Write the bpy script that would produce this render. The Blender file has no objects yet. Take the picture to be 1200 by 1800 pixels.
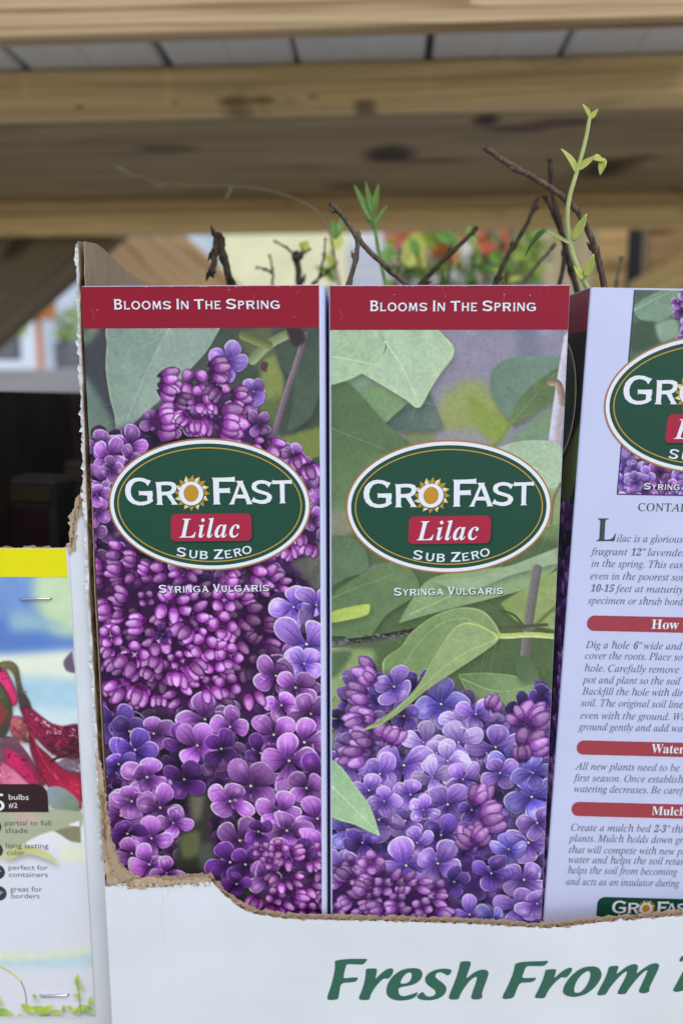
import bpy, math, random
import numpy as np
from mathutils import Matrix, Vector
from mathutils.geometry import tessellate_polygon

# ------------------------------------------------------------------ camera, sky, sun, exposure
CAM = np.array([0.0, -0.34, 1.25]); PITCH = math.radians(8.8); FPX = 1300.0
scene = bpy.context.scene
cam_data = bpy.data.cameras.new('camera'); cam = bpy.data.objects.new('camera', cam_data)
scene.collection.objects.link(cam); scene.camera = cam
cam.location = CAM.tolist(); cam.rotation_euler = (math.pi/2 - PITCH, 0, 0)
cam_data.sensor_fit = 'VERTICAL'; cam_data.sensor_height = 36.0; cam_data.lens = 36.0*FPX/1800.0
cam_data.clip_start = 0.01; cam_data.clip_end = 400
cam_data.dof.use_dof = True; cam_data.dof.focus_distance = 0.345; cam_data.dof.aperture_fstop = 4.3

SUN_EL, SUN_AZ = math.radians(54), math.radians(158)      # azimuth measured from +Y, clockwise: behind the camera, to its right
world = bpy.data.worlds.new('World'); scene.world = world; world.use_nodes = True
wn = world.node_tree.nodes; bg = wn['Background']
sky = wn.new('ShaderNodeTexSky'); sky.sky_type = 'NISHITA'; sky.sun_disc = False
sky.sun_elevation = SUN_EL; sky.sun_rotation = SUN_AZ
sky.air_density = 1.0; sky.dust_density = 1.2; sky.ozone_density = 1.0
world.node_tree.links.new(sky.outputs[0], bg.inputs[0]); bg.inputs[1].default_value = 0.15
sun_data = bpy.data.lights.new('sun', 'SUN'); sun = bpy.data.objects.new('sun', sun_data)
scene.collection.objects.link(sun)
sun_data.energy = 0.9; sun_data.angle = math.radians(40); sun_data.color = (1.0, 0.97, 0.92)
sd = Vector((math.sin(SUN_AZ)*math.cos(SUN_EL), math.cos(SUN_AZ)*math.cos(SUN_EL), math.sin(SUN_EL)))
sun.rotation_euler = sd.to_track_quat('Z', 'Y').to_euler(); sun.location = (0, -3, 5)
scene.view_settings.view_transform = 'Standard'; scene.view_settings.look = 'None'
scene.view_settings.exposure = 0.47; scene.view_settings.gamma = 1.0; scene.view_settings.use_curve_mapping = False

random.seed(7); rng = np.random.default_rng(11)
GLYPHS = {
 'bi': """L633|-50,0 -50,23 0,31 18,42 33,61 58,127 171,549 179,597 175,619 163,634 141,643 108,647 108,671 422,671 422,647 370,639 352,626 338,608 314,544 203,123 191,63 196,49 212,41 280,35 370,45 444,74 504,125 553,199 585,199 522,0
a500|79,-13 36,-5 2,20 -21,59 -28,109 -23,163 -8,219 16,274 48,327 84,373 125,411 188,449 246,461 281,454 306,432 319,395 335,451 442,451 340,83 344,66 355,60 385,78 424,130 446,116 395,44 344,1 293,-13 259,-6 238,15 231,51 241,112 204,57 166,18 125,-5/138,61 161,67 184,83 227,141 263,219 286,300 295,369 285,406 256,418 233,412 210,392 163,326 123,237 104,172 97,120 107,76
c412|138,-14 74,-3 26,28 -4,78 -14,145 -4,218 24,290 70,357 131,412 199,449 266,461 314,454 351,434 374,405 382,371 378,342 365,321 344,308 318,303 295,306 278,317 266,333 264,369 281,409 275,425 257,430 233,423 208,403 160,332 125,239 114,192 111,147 116,106 131,76 154,57 183,51 244,74 304,143 331,124 273,47 209,1
i289|196,553 170,558 149,572 135,593 130,619 135,645 149,666 170,680 196,685 221,680 242,666 257,645 262,619 257,593 242,572 221,558/73,-12 43,-7 20,8 6,31 1,61 79,378 69,399 29,406 28,431 223,461 133,127 125,82 129,68 141,63 170,81 211,134 231,120 180,47 127,3
l258|59,-14 28,-9 5,5 -10,28 -15,59 -3,126 115,553 129,617 119,638 78,645 77,670 272,700 108,80 112,66 124,61 154,79 195,132 215,117 175,59 138,18 101,-6""",
 'bd': """0559|280,-10 198,2 135,36 89,91 58,165 40,255 34,359 40,463 58,552 89,625 135,679 198,713 281,724 360,713 422,679 468,625 500,552 519,462 525,358 519,254 500,165 468,91 421,36 359,2/280,55 313,64 337,91 353,135 366,231 370,358 366,485 353,580 337,624 313,650 281,659 248,650 223,624 207,580 194,485 189,358 194,231 207,135 223,91 247,64
1559|97,0 97,53 202,57 217,67 226,87 229,619 160,544 130,522 100,515 78,520 59,535 46,558 42,589 110,613 196,666 266,718 378,718 380,90 388,70 403,57 429,53 510,53 510,0
2559|35,0 35,103 238,313 278,365 306,412 324,457 334,503 337,553 332,602 316,636 291,656 259,663 216,652 188,620 172,565 167,490 115,496 74,513 48,543 39,589 45,624 64,656 94,684 137,706 192,719 259,724 358,713 430,680 473,627 488,558 485,524 476,490 434,418 355,328 130,110 363,110 392,115 416,128 434,150 454,210 513,210 508,0
3559|243,-10 175,-6 121,7 79,27 50,52 34,80 28,110 34,144 54,168 81,183 113,188 122,132 147,92 186,68 236,60 268,63 297,73 322,91 342,118 355,156 359,207 349,259 319,301 270,329 204,338 142,338 142,400 208,400 264,410 304,441 327,487 335,547 330,595 314,632 288,655 252,663 220,657 198,640 182,615 173,583 166,508 111,513 70,530 44,557 36,597 50,646 92,687 161,715 257,724 353,713 426,682 472,630 488,561 477,499 444,448 395,409 335,381 416,355 454,331 485,300 506,258 513,206 507,150 491,104 464,66 430,37 389,16 343,1
4559|180,0 180,53 240,56 266,66 284,87 290,125 290,186 13,186 13,247 297,714 436,714 436,252 540,252 540,186 436,186 436,125 442,87 460,66 486,56 531,53 531,0/83,252 290,252 292,522 297,619 218,475
5559|245,-10 178,-6 125,8 86,28 60,53 45,81 40,111 46,142 62,163 88,176 120,180 130,124 144,98 165,78 193,65 230,60 262,64 291,74 316,94 336,124 349,166 353,220 344,285 318,332 275,359 217,368 154,362 106,350 60,368 92,714 470,714 475,532 418,532 410,566 397,594 384,602 156,604 140,419 188,430 250,434 355,421 436,381 475,339 498,285 506,220 500,160 483,111 455,71 420,40 380,18 336,2
6559|293,-10 224,-1 163,27 113,73 76,138 53,224 45,330 49,410 62,485 84,552 115,610 155,657 204,694 262,716 330,724 388,720 434,708 467,691 490,668 503,642 507,614 500,585 480,560 443,542 387,536 382,596 362,646 345,660 321,665 268,648 227,597 199,513 186,401 240,427 277,435 324,438 406,424 470,384 510,318 524,231 509,134 466,57 420,20 363,-3/296,56 330,66 357,96 373,147 379,221 373,291 355,340 325,368 287,377 259,373 203,346 186,329 195,205 218,121 254,72
7559|165,0 431,605 168,605 128,592 110,554 104,504 44,504 49,714 526,714 526,665 250,0
8559|273,-10 197,-4 136,16 89,46 56,86 36,131 30,182 40,241 70,288 117,326 177,361 124,398 85,440 61,488 53,542 58,588 75,630 104,668 148,698 208,718 285,724 378,712 445,675 485,618 498,549 489,495 462,454 419,420 363,387 440,343 491,297 520,247 529,189 522,131 499,82 462,42 381,3/302,421 334,444 356,472 368,507 372,551 362,606 349,630 330,649 307,662 279,666 243,658 216,634 200,598 194,554 201,508 222,474 256,446/278,47 324,56 360,82 382,122 390,172 381,217 356,254 310,287 244,321 213,296 188,265 171,226 165,178 173,125 196,84 232,56
9559|227,-10 173,-6 131,6 100,25 79,49 67,76 63,103 66,123 75,140 90,152 112,160 130,119 154,84 188,61 232,53 305,85 352,182 373,343 348,316 316,295 277,280 231,275 153,288 90,328 49,393 35,482 42,550 62,608 96,657 142,694 198,716 264,724 333,715 393,689 443,644 482,580 506,495 514,388 510,308 498,234 477,166 448,107 408,58 358,21 298,-2/274,347 306,352 334,366 356,387 373,414 365,524 344,600 312,643 270,657 232,646 204,615 186,562 180,488 190,410 222,363
H779|23,0 23,26 66,32 93,47 107,75 111,120 111,564 106,605 92,631 66,646 24,653 24,678 360,678 360,653 304,643 288,633 278,618 271,564 271,373 509,373 509,564 502,618 493,633 477,643 420,653 420,678 755,678 755,653 712,646 686,632 673,606 669,564 669,120 673,77 686,49 712,33 755,26 755,0 420,0 420,26 463,32 490,46 504,73 509,120 509,329 271,329 271,120 276,75 289,47 316,32 360,26 360,0
L635|23,0 23,26 66,32 93,47 107,75 111,120 111,564 106,606 92,633 66,647 24,653 24,678 372,678 372,653 310,646 291,636 280,620 271,564 271,123 276,70 284,55 298,46 348,41 414,46 469,59 513,83 551,119 582,167 609,230 636,230 598,0
M944|21,0 21,26 64,32 92,47 107,74 112,118 110,598 105,619 95,634 78,644 22,653 22,678 275,678 472,212 669,678 919,678 919,653 878,645 852,630 839,604 834,563 836,90 841,64 851,45 866,35 918,26 918,0 589,0 589,26 644,37 660,48 670,66 677,124 677,594 429,0 402,0 157,579 157,119 162,72 178,44 207,30 252,26 252,0
W910|254,-16 36,615 22,636 4,648 -23,653 -23,678 269,678 269,653 223,643 212,630 209,611 220,555 332,228 448,525 414,623 398,640 375,648 341,653 341,678 654,678 654,653 602,643 585,613 594,575 706,247 805,550 817,605 813,627 801,641 780,649 749,653 749,678 929,678 929,653 904,644 885,627 856,565 664,-16 637,-16 470,460 283,-16
a512|379,-15 337,-8 310,15 298,52 225,3 142,-13 96,-6 60,17 38,51 30,94 46,154 95,203 177,244 296,283 296,359 292,395 278,420 255,435 220,440 171,432 155,408 180,362 183,344 178,320 164,300 142,288 115,284 87,289 66,302 53,324 49,352 55,385 74,415 103,439 141,458 188,470 241,474 332,464 392,435 425,385 436,313 439,59 453,51 477,62 490,41 438,-1/225,50 259,61 296,94 296,252 229,225 189,183 176,125 181,83 198,58
c437|232,-15 178,-7 129,16 88,53 56,101 36,158 29,223 37,292 60,353 96,403 143,442 198,467 260,475 324,467 373,444 403,409 413,365 409,340 397,321 377,308 352,304 319,312 299,335 294,404 284,433 252,442 205,424 176,370 167,279 176,183 204,114 248,71 304,57 356,70 404,107 424,90 369,32 305,-3
e448|229,-15 174,-7 126,16 86,52 55,102 36,163 29,234 36,300 56,358 88,406 130,443 179,466 234,474 311,460 371,417 408,349 421,247 174,247 189,145 230,83 297,63 353,79 402,128 424,108 370,40 305,-1/173,286 300,286 297,375 288,413 269,435 240,442 203,427 180,380
h567|27,0 27,24 52,28 67,38 75,56 76,621 68,639 53,650 28,655 28,678 220,678 220,397 261,440 308,465 362,474 434,456 478,403 492,315 494,56 502,39 517,28 541,24 541,0 301,0 301,24 340,39 350,83 348,359 341,384 327,399 302,404 258,390 220,350 222,56 230,39 244,28 268,24 268,0
l297|27,0 27,24 52,29 68,38 75,55 76,620 70,639 56,650 30,654 30,678 221,678 223,56 230,39 244,29 268,24 268,0
o501|251,-15 189,-7 135,17 90,55 56,104 35,163 28,229 35,296 56,356 90,405 135,443 189,466 250,474 311,466 365,443 410,406 444,357 465,298 472,229 465,161 444,102 410,53 366,16 312,-7/251,17 287,27 311,58 324,121 327,229 322,338 309,403 286,435 251,445 214,434 191,403 178,338 174,230 183,84 191,58 215,27
r428|27,0 27,24 52,29 68,38 75,55 76,406 69,425 55,433 30,437 31,462 217,462 217,375 245,417 279,448 313,468 347,474 384,469 410,453 426,428 431,396 427,370 414,349 394,336 369,331 346,334 330,344 296,383 281,387 261,380 241,360 227,327 222,286 222,83 226,55 237,38 258,28 294,24 294,0
t340|184,-14 133,-7 98,16 79,53 72,106 72,415 30,415 30,446 131,550 192,631 215,631 215,462 309,462 309,415 215,415 217,95 223,76 233,64 250,60 282,73 307,111 331,98 294,36 245,-2
u558|195,-15 136,-5 97,26 75,75 68,144 66,399 59,420 43,433 17,438 17,462 211,462 211,110 214,87 225,69 241,57 263,53 305,64 340,98 337,401 329,422 312,434 282,438 282,462 482,462 485,76 493,58 509,48 536,44 536,19 446,11 340,-15 340,60 312,29 277,5 238,-10
w647|182,-15 25,394 9,424 -16,437 -16,462 206,462 206,437 178,431 170,411 178,376 248,189 314,350 282,430 250,439 250,462 481,462 481,437 450,430 440,411 443,390 500,210 569,381 576,410 573,422 566,430 530,439 530,462 663,462 663,439 645,435 633,424 613,384 453,-15 430,-15 332,293 208,-15""",
 'it': """A690|-126,0 -122,19 -58,35 0,83 530,707 550,707 525,86 529,55 545,36 572,24 612,19 609,0 329,0 333,19 381,24 406,39 419,68 429,235 184,232 97,134 60,83 47,53 51,36 64,26 117,19 112,0/213,272 431,272 443,546
B653|-50,0 -45,20 1,25 29,40 48,66 63,108 187,573 196,625 192,646 179,660 155,668 121,672 126,692 381,692 509,675 585,626 611,543 592,470 536,414 442,374 508,339 547,286 560,216 550,154 522,102 476,59 416,27 341,7 255,0/287,385 382,396 451,428 492,480 506,549 492,610 450,646 379,658 332,654 312,641 280,544 243,401 253,388/228,31 322,44 392,83 434,145 448,226 438,283 409,323 359,345 289,353 243,351 231,344 223,331 156,66 160,48 173,38
C701|325,-15 244,-6 174,19 116,60 74,117 47,186 38,266 46,339 69,411 104,479 152,543 207,599 270,645 372,692 478,707 541,700 641,675 660,681 675,700 695,700 654,495 633,495 634,526 624,589 596,636 550,664 488,674 427,666 367,641 310,602 260,551 217,489 184,418 163,341 156,260 169,163 209,90 271,43 352,28 438,42 519,84 594,153 613,136 549,69 482,22 408,-6
D755|-53,0 -47,20 -1,25 27,38 46,64 62,108 187,573 196,624 191,645 178,660 154,668 120,672 126,692 391,692 484,683 563,658 627,616 674,559 703,488 713,405 705,326 680,251 640,182 586,122 518,71 439,33 348,8 248,0/253,33 333,41 402,66 461,104 510,154 548,214 575,281 592,353 597,428 583,528 542,600 473,644 378,659 330,654 316,645 306,630 287,576 168,133 156,73 162,54 179,42
H775|-50,0 -45,20 9,27 26,37 40,53 62,108 187,573 196,624 192,645 179,660 155,668 121,672 126,692 402,692 397,672 354,668 326,654 306,626 289,580 243,403 251,390 276,386 532,386 556,390 567,408 611,573 620,624 616,645 602,660 579,668 544,672 550,692 826,692 820,672 775,667 748,654 729,627 713,584 579,67 584,46 597,32 620,24 655,20 650,0 374,0 379,20 434,27 451,37 465,53 486,108 544,331 536,345 256,348 232,344 221,327 155,67 160,46 173,32 196,24 231,20 226,0
I365|-46,0 -40,20 15,27 31,37 45,53 67,108 192,573 201,624 196,645 183,660 160,668 125,672 131,692 410,692 405,672 360,667 333,654 314,627 298,584 173,119 164,67 168,46 182,32 205,24 239,20 234,0
M878|-54,0 -48,20 5,27 23,37 37,53 59,108 190,573 199,624 194,645 181,660 158,668 123,672 129,692 316,692 388,161 739,692 929,692 923,672 878,667 851,654 832,627 816,584 682,67 686,46 700,32 724,24 758,20 753,0 479,0 484,17 535,27 553,39 567,58 591,123 715,584 326,0 312,0 234,585 103,106 99,71 103,47 117,32 140,23 175,19 170,0
N745|503,-16 229,555 104,89 101,64 106,42 119,30 181,20 176,0 -50,0 -45,20 -4,24 25,38 46,64 62,108 197,608 192,630 178,652 156,667 121,672 126,692 271,692 526,161 644,603 647,628 642,650 629,662 566,672 571,692 798,692 792,672 741,665 723,655 708,640 685,584 522,-16
O769|298,-15 222,-7 157,16 104,54 65,104 40,167 32,241 38,309 57,376 87,441 126,503 172,559 226,608 284,649 346,680 410,700 475,707 551,699 615,675 666,636 704,585 728,522 736,450 732,394 718,338 697,281 668,226 635,174 596,126 552,84 506,48 407,1/299,15 350,22 399,43 444,76 487,119 525,170 559,229 586,292 606,358 619,426 623,493 614,572 585,630 539,665 477,677 423,669 370,646 319,608 272,558 229,496 194,426 158,314 148,259 145,204 155,124 186,64 234,27
P600|-50,0 -45,20 0,24 27,37 46,63 62,108 187,573 196,624 192,646 179,660 155,668 121,672 126,692 398,692 515,675 585,623 608,537 599,480 574,431 532,389 477,358 408,338 225,328 219,319 156,68 161,44 177,30 246,20 240,0/287,361 377,373 443,409 482,466 495,542 487,596 463,633 422,655 363,662 338,659 321,652 308,634 237,376 245,364
S549|228,-14 161,-7 62,20 38,12 22,-12 4,-12 38,217 57,218 69,132 102,68 152,29 217,16 253,21 286,35 313,56 334,85 347,118 351,156 340,208 308,259 182,397 152,442 136,484 131,526 137,575 156,619 186,656 226,684 274,701 330,707 376,704 466,680 488,686 504,704 523,704 491,501 475,501 466,577 440,631 399,664 345,675 298,667 261,644 238,608 230,560 235,530 271,466 392,334 434,267 448,188 441,133 420,85 386,44 342,12 288,-7
T625|74,0 78,20 118,22 144,29 164,41 180,62 207,133 343,639 336,652 289,656 232,653 187,643 152,626 126,601 105,567 88,524 66,526 110,692 686,692 654,521 635,521 636,553 630,601 611,633 574,650 474,656 455,650 444,630 309,138 295,64 300,42 316,29 343,22 394,20 388,0
W882|123,-15 147,587 144,628 130,654 102,668 60,674 63,692 341,692 336,674 288,669 264,654 251,624 245,576 228,172 478,528 481,589 478,628 465,654 441,668 398,673 402,692 667,692 661,673 611,665 596,653 586,634 577,563 561,179 811,554 840,605 849,642 831,664 777,673 784,692 993,692 989,673 957,666 930,647 867,568 475,-15 456,-15 476,462 142,-15
a509|74,-12 39,-5 12,16 -4,49 -10,96 -1,178 28,261 73,340 134,408 203,455 273,471 323,458 346,417 359,460 435,460 344,134 330,66 334,56 347,52 376,69 420,119 434,107 382,41 334,1 291,-12 260,0 250,34 258,84 284,175 229,93 178,35 127,0/122,49 146,55 172,71 226,130 276,210 312,300 323,343 326,383 320,417 303,438 275,445 229,433 184,396 144,337 110,261 87,181 79,109 90,64
b507|122,-12 68,-7 28,8 2,30 -7,54 137,631 135,664 128,672 75,678 80,696 140,703 232,725 241,723 153,373 204,427 259,460 318,471 374,461 418,431 446,384 455,324 448,264 428,204 396,148 354,96 304,52 247,18 186,-5/141,14 197,25 250,59 297,111 334,177 359,248 367,314 361,359 343,394 314,415 277,422 231,411 188,378 151,324 123,248 81,99 74,57 91,25
c444|148,-12 86,0 39,34 9,89 -1,162 4,211 18,260 41,308 72,353 109,393 152,426 223,460 297,471 339,466 371,450 390,426 397,397 394,374 384,356 368,344 347,340 315,350 304,380 308,399 328,431 320,442 294,445 242,435 193,403 150,354 117,292 95,224 88,160 94,108 114,68 143,42 182,34 259,56 339,122 355,105 287,40 218,1
d528|91,-12 47,-4 15,20 -6,58 -13,109 -8,159 8,214 33,269 66,324 105,373 148,415 182,440 217,458 252,468 286,471 335,462 361,437 410,649 407,662 399,671 347,677 352,696 410,702 504,725 511,723 510,697 348,66 354,50 372,45 406,64 456,120 472,107 429,54 392,17 357,-5 323,-12 285,1 272,40 279,91 300,167 248,88 198,32 147,-1/135,41 162,47 190,65 246,127 296,212 332,304 345,386 342,412 332,431 316,443 295,447 246,435 196,399 151,341 112,265 85,184 76,116 80,85 92,61 111,46
e428|132,-10 75,0 31,31 3,80 -6,147 -1,196 14,246 37,296 69,344 107,386 150,422 220,459 291,471 331,466 360,452 378,428 384,396 366,336 310,282 218,239 91,212 84,146 94,86 125,50 177,38 250,59 329,121 344,106 295,54 245,18 191,-3/95,235 184,257 250,296 291,346 304,404 295,434 268,444 236,437 204,417 171,385 142,343 116,292
f296|-72,-228 -98,-224 -118,-212 -132,-194 -136,-173 -127,-140 -99,-129 -74,-137 -66,-161 -73,-189 -70,-197 -62,-200 -36,-190 -15,-161 3,-111 106,421 10,421 18,453 112,453 124,507 155,600 201,668 257,711 321,725 357,720 386,704 404,681 410,653 398,619 362,608 334,618 325,647 333,678 326,692 306,698 271,684 242,642 221,571 196,453 313,453 308,421 190,421 150,223 100,11 75,-67 49,-127 13,-183 -27,-217
g426|94,-228 23,-220 -31,-195 -66,-158 -77,-111 -63,-57 -19,-8 53,36 20,58 9,85 15,104 87,180 47,210 23,246 15,290 22,337 43,381 76,419 119,448 170,468 226,474 264,470 366,440 431,440 431,396 362,396 369,352 362,303 341,258 308,221 267,193 218,175 164,169 122,172 98,150 90,129 109,104 236,56 288,28 321,-9 332,-59 325,-106 302,-148 267,-182 220,-207 161,-223/166,192 197,198 225,217 248,246 268,283 280,326 284,371 280,405 266,430 245,445 219,450 190,444 162,425 137,395 117,358 103,316 99,271 106,227 129,201/112,-197 195,-185 245,-149 262,-89 257,-66 243,-46 196,-15 78,27 27,-10 -4,-51 -14,-95 0,-152 42,-186
h599|453,-10 415,-3 387,17 368,49 362,90 367,147 415,383 419,422 408,466 373,481 316,462 258,405 210,329 184,256 130,0 37,0 176,671 168,697 145,713 98,718 107,760 291,760 212,410 223,410 280,485 342,530 408,545 467,533 503,496 515,434 461,150 458,101 467,65 493,53 524,59 557,76 575,47 512,4
i264|182,586 163,590 146,601 135,618 131,637 135,656 146,673 163,685 182,689 202,685 218,674 230,657 234,637 230,617 219,601 202,590/49,-12 12,2 0,43 17,128 89,393 85,410 74,420 26,428 30,445 184,471 192,468 191,441 94,117 86,77 91,55 107,48 144,67 193,125 208,110 153,42 100,2
k505|324,-11 299,-5 279,14 239,94 179,239 116,192 61,0 -20,0 153,617 158,647 155,663 146,672 92,678 98,697 251,725 258,722 261,714 125,234 290,357 329,392 342,417 330,432 294,438 302,455 502,455 497,437 436,423 366,380 244,287 319,108 341,70 354,57 369,53 405,69 448,118 463,102 426,52 389,17 354,-4
l257|47,-11 26,-8 11,3 0,18 -3,39 20,148 151,644 148,664 138,675 87,683 89,701 243,725 252,723 255,716 93,125 83,74 88,57 101,51 135,69 182,122 198,107 156,55 115,18 78,-4
m819|610,-11 582,-5 566,14 560,46 572,116 631,325 641,379 634,402 612,409 585,403 553,384 519,353 484,312 416,204 373,107 340,0 261,0 361,348 365,383 358,402 338,409 318,405 293,392 232,342 169,266 128,192 94,104 60,0 -19,0 87,362 91,392 87,409 76,419 25,428 29,446 183,471 191,468 190,441 135,264 230,378 316,447 392,470 425,464 445,444 452,412 445,360 424,274 511,383 592,448 668,470 701,463 721,443 728,410 713,331 645,74 650,58 663,52 680,57 718,95 743,129 757,113 708,44 659,3
n542|331,-13 310,-10 295,1 284,18 281,41 291,97 351,322 361,378 354,401 335,409 314,405 290,392 237,346 183,282 138,211 100,123 63,0 -18,0 79,329 92,391 89,407 79,417 26,424 29,442 194,471 198,458 138,264 212,355 280,418 341,456 392,469 424,463 444,445 450,414 447,374 365,73 370,56 386,50 420,71 464,135 480,123 431,47 382,2
o522|157,-12 90,-1 39,33 5,85 -6,152 1,209 20,266 51,320 92,369 138,410 190,443 245,464 300,471 369,460 422,427 456,374 467,307 462,257 446,206 420,156 387,109 347,68 303,34 231,0/168,17 208,25 247,48 283,83 314,127 341,178 362,232 375,286 379,337 370,397 341,433 294,445 245,433 197,399 153,344 116,273 91,196 83,124 89,78 106,44 132,24
p507|-143,-222 -138,-204 -98,-199 -73,-187 -56,-165 -43,-129 89,390 86,408 77,418 24,425 29,443 184,470 192,468 191,445 167,372 221,427 278,460 337,471 387,462 426,435 450,392 458,336 452,276 432,215 402,156 362,103 316,56 264,20 208,-3 150,-11 107,-6 74,8 34,-169 39,-185 53,-197 114,-205 109,-222/150,14 191,22 231,44 268,79 301,122 329,173 351,228 364,284 369,339 364,376 350,404 327,420 297,426 248,414 202,376 164,317 136,241 93,59 107,25
r333|-19,0 68,311 83,386 80,405 70,415 19,423 22,442 176,471 185,468 133,267 205,380 263,448 309,471 327,468 341,458 350,442 353,421 349,396 337,376 319,362 298,358 268,369 258,382 253,399 175,297 111,164 61,0
s370|116,-12 78,-9 9,9 -6,5 -13,-6 -33,-6 -11,158 6,157 15,96 36,52 66,24 106,15 138,21 164,39 181,67 187,102 179,139 94,260 69,307 59,354 68,400 94,438 134,463 183,471 219,469 288,450 305,454 311,468 328,468 308,319 291,319 274,389 242,431 194,445 171,441 152,428 139,410 135,388 144,353 231,230 257,181 267,132 262,94 248,60 224,30 194,8 158,-7
t278|49,-12 13,1 1,39 10,92 98,421 29,421 33,442 93,465 149,513 202,584 225,584 187,453 272,453 264,421 179,421 98,116 89,67 94,51 107,46 138,64 185,118 200,101 148,38 98,1
u542|68,-12 42,-8 22,6 10,28 6,56 12,102 81,368 80,412 70,422 20,428 23,446 177,471 187,469 186,440 92,110 88,80 96,56 118,48 149,56 185,81 224,120 264,171 302,232 338,302 367,379 389,460 467,460 380,137 367,70 372,54 387,48 423,67 469,125 483,111 434,43 383,2 331,-12 294,1 281,40 296,121 327,228 255,122 189,48 128,3
v442|91,-12 66,344 53,395 32,418 -9,426 -5,445 118,470 138,422 152,280 163,87 244,174 305,253 345,317 358,356 314,415 314,447 324,461 339,469 358,472 377,468 392,455 403,435 406,409 387,336 331,242 237,127 112,-12
w664|72,-12 61,348 49,399 29,422 -5,430 -3,447 119,472 136,418 146,136 355,472 372,472 410,105 524,245 555,291 573,329 579,358 545,406 540,427 543,445 552,459 566,468 583,471 601,467 616,454 626,433 629,407 598,309 507,174 358,-12 342,-12 305,329 90,-12
y402|-65,-228 -86,-225 -102,-217 -112,-203 -115,-186 -112,-170 -103,-158 -89,-149 -72,-146 -13,-162 14,-147 51,-103 118,-10 43,363 31,391 16,411 -6,423 -36,428 -33,445 93,471 109,449 150,266 183,85 298,277 316,318 323,347 317,370 283,400 276,411 277,445 286,459 301,467 319,470 340,466 357,453 367,433 371,406 355,332 310,236 198,52 128,-50 58,-140 -9,-204 -38,-222""",
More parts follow.
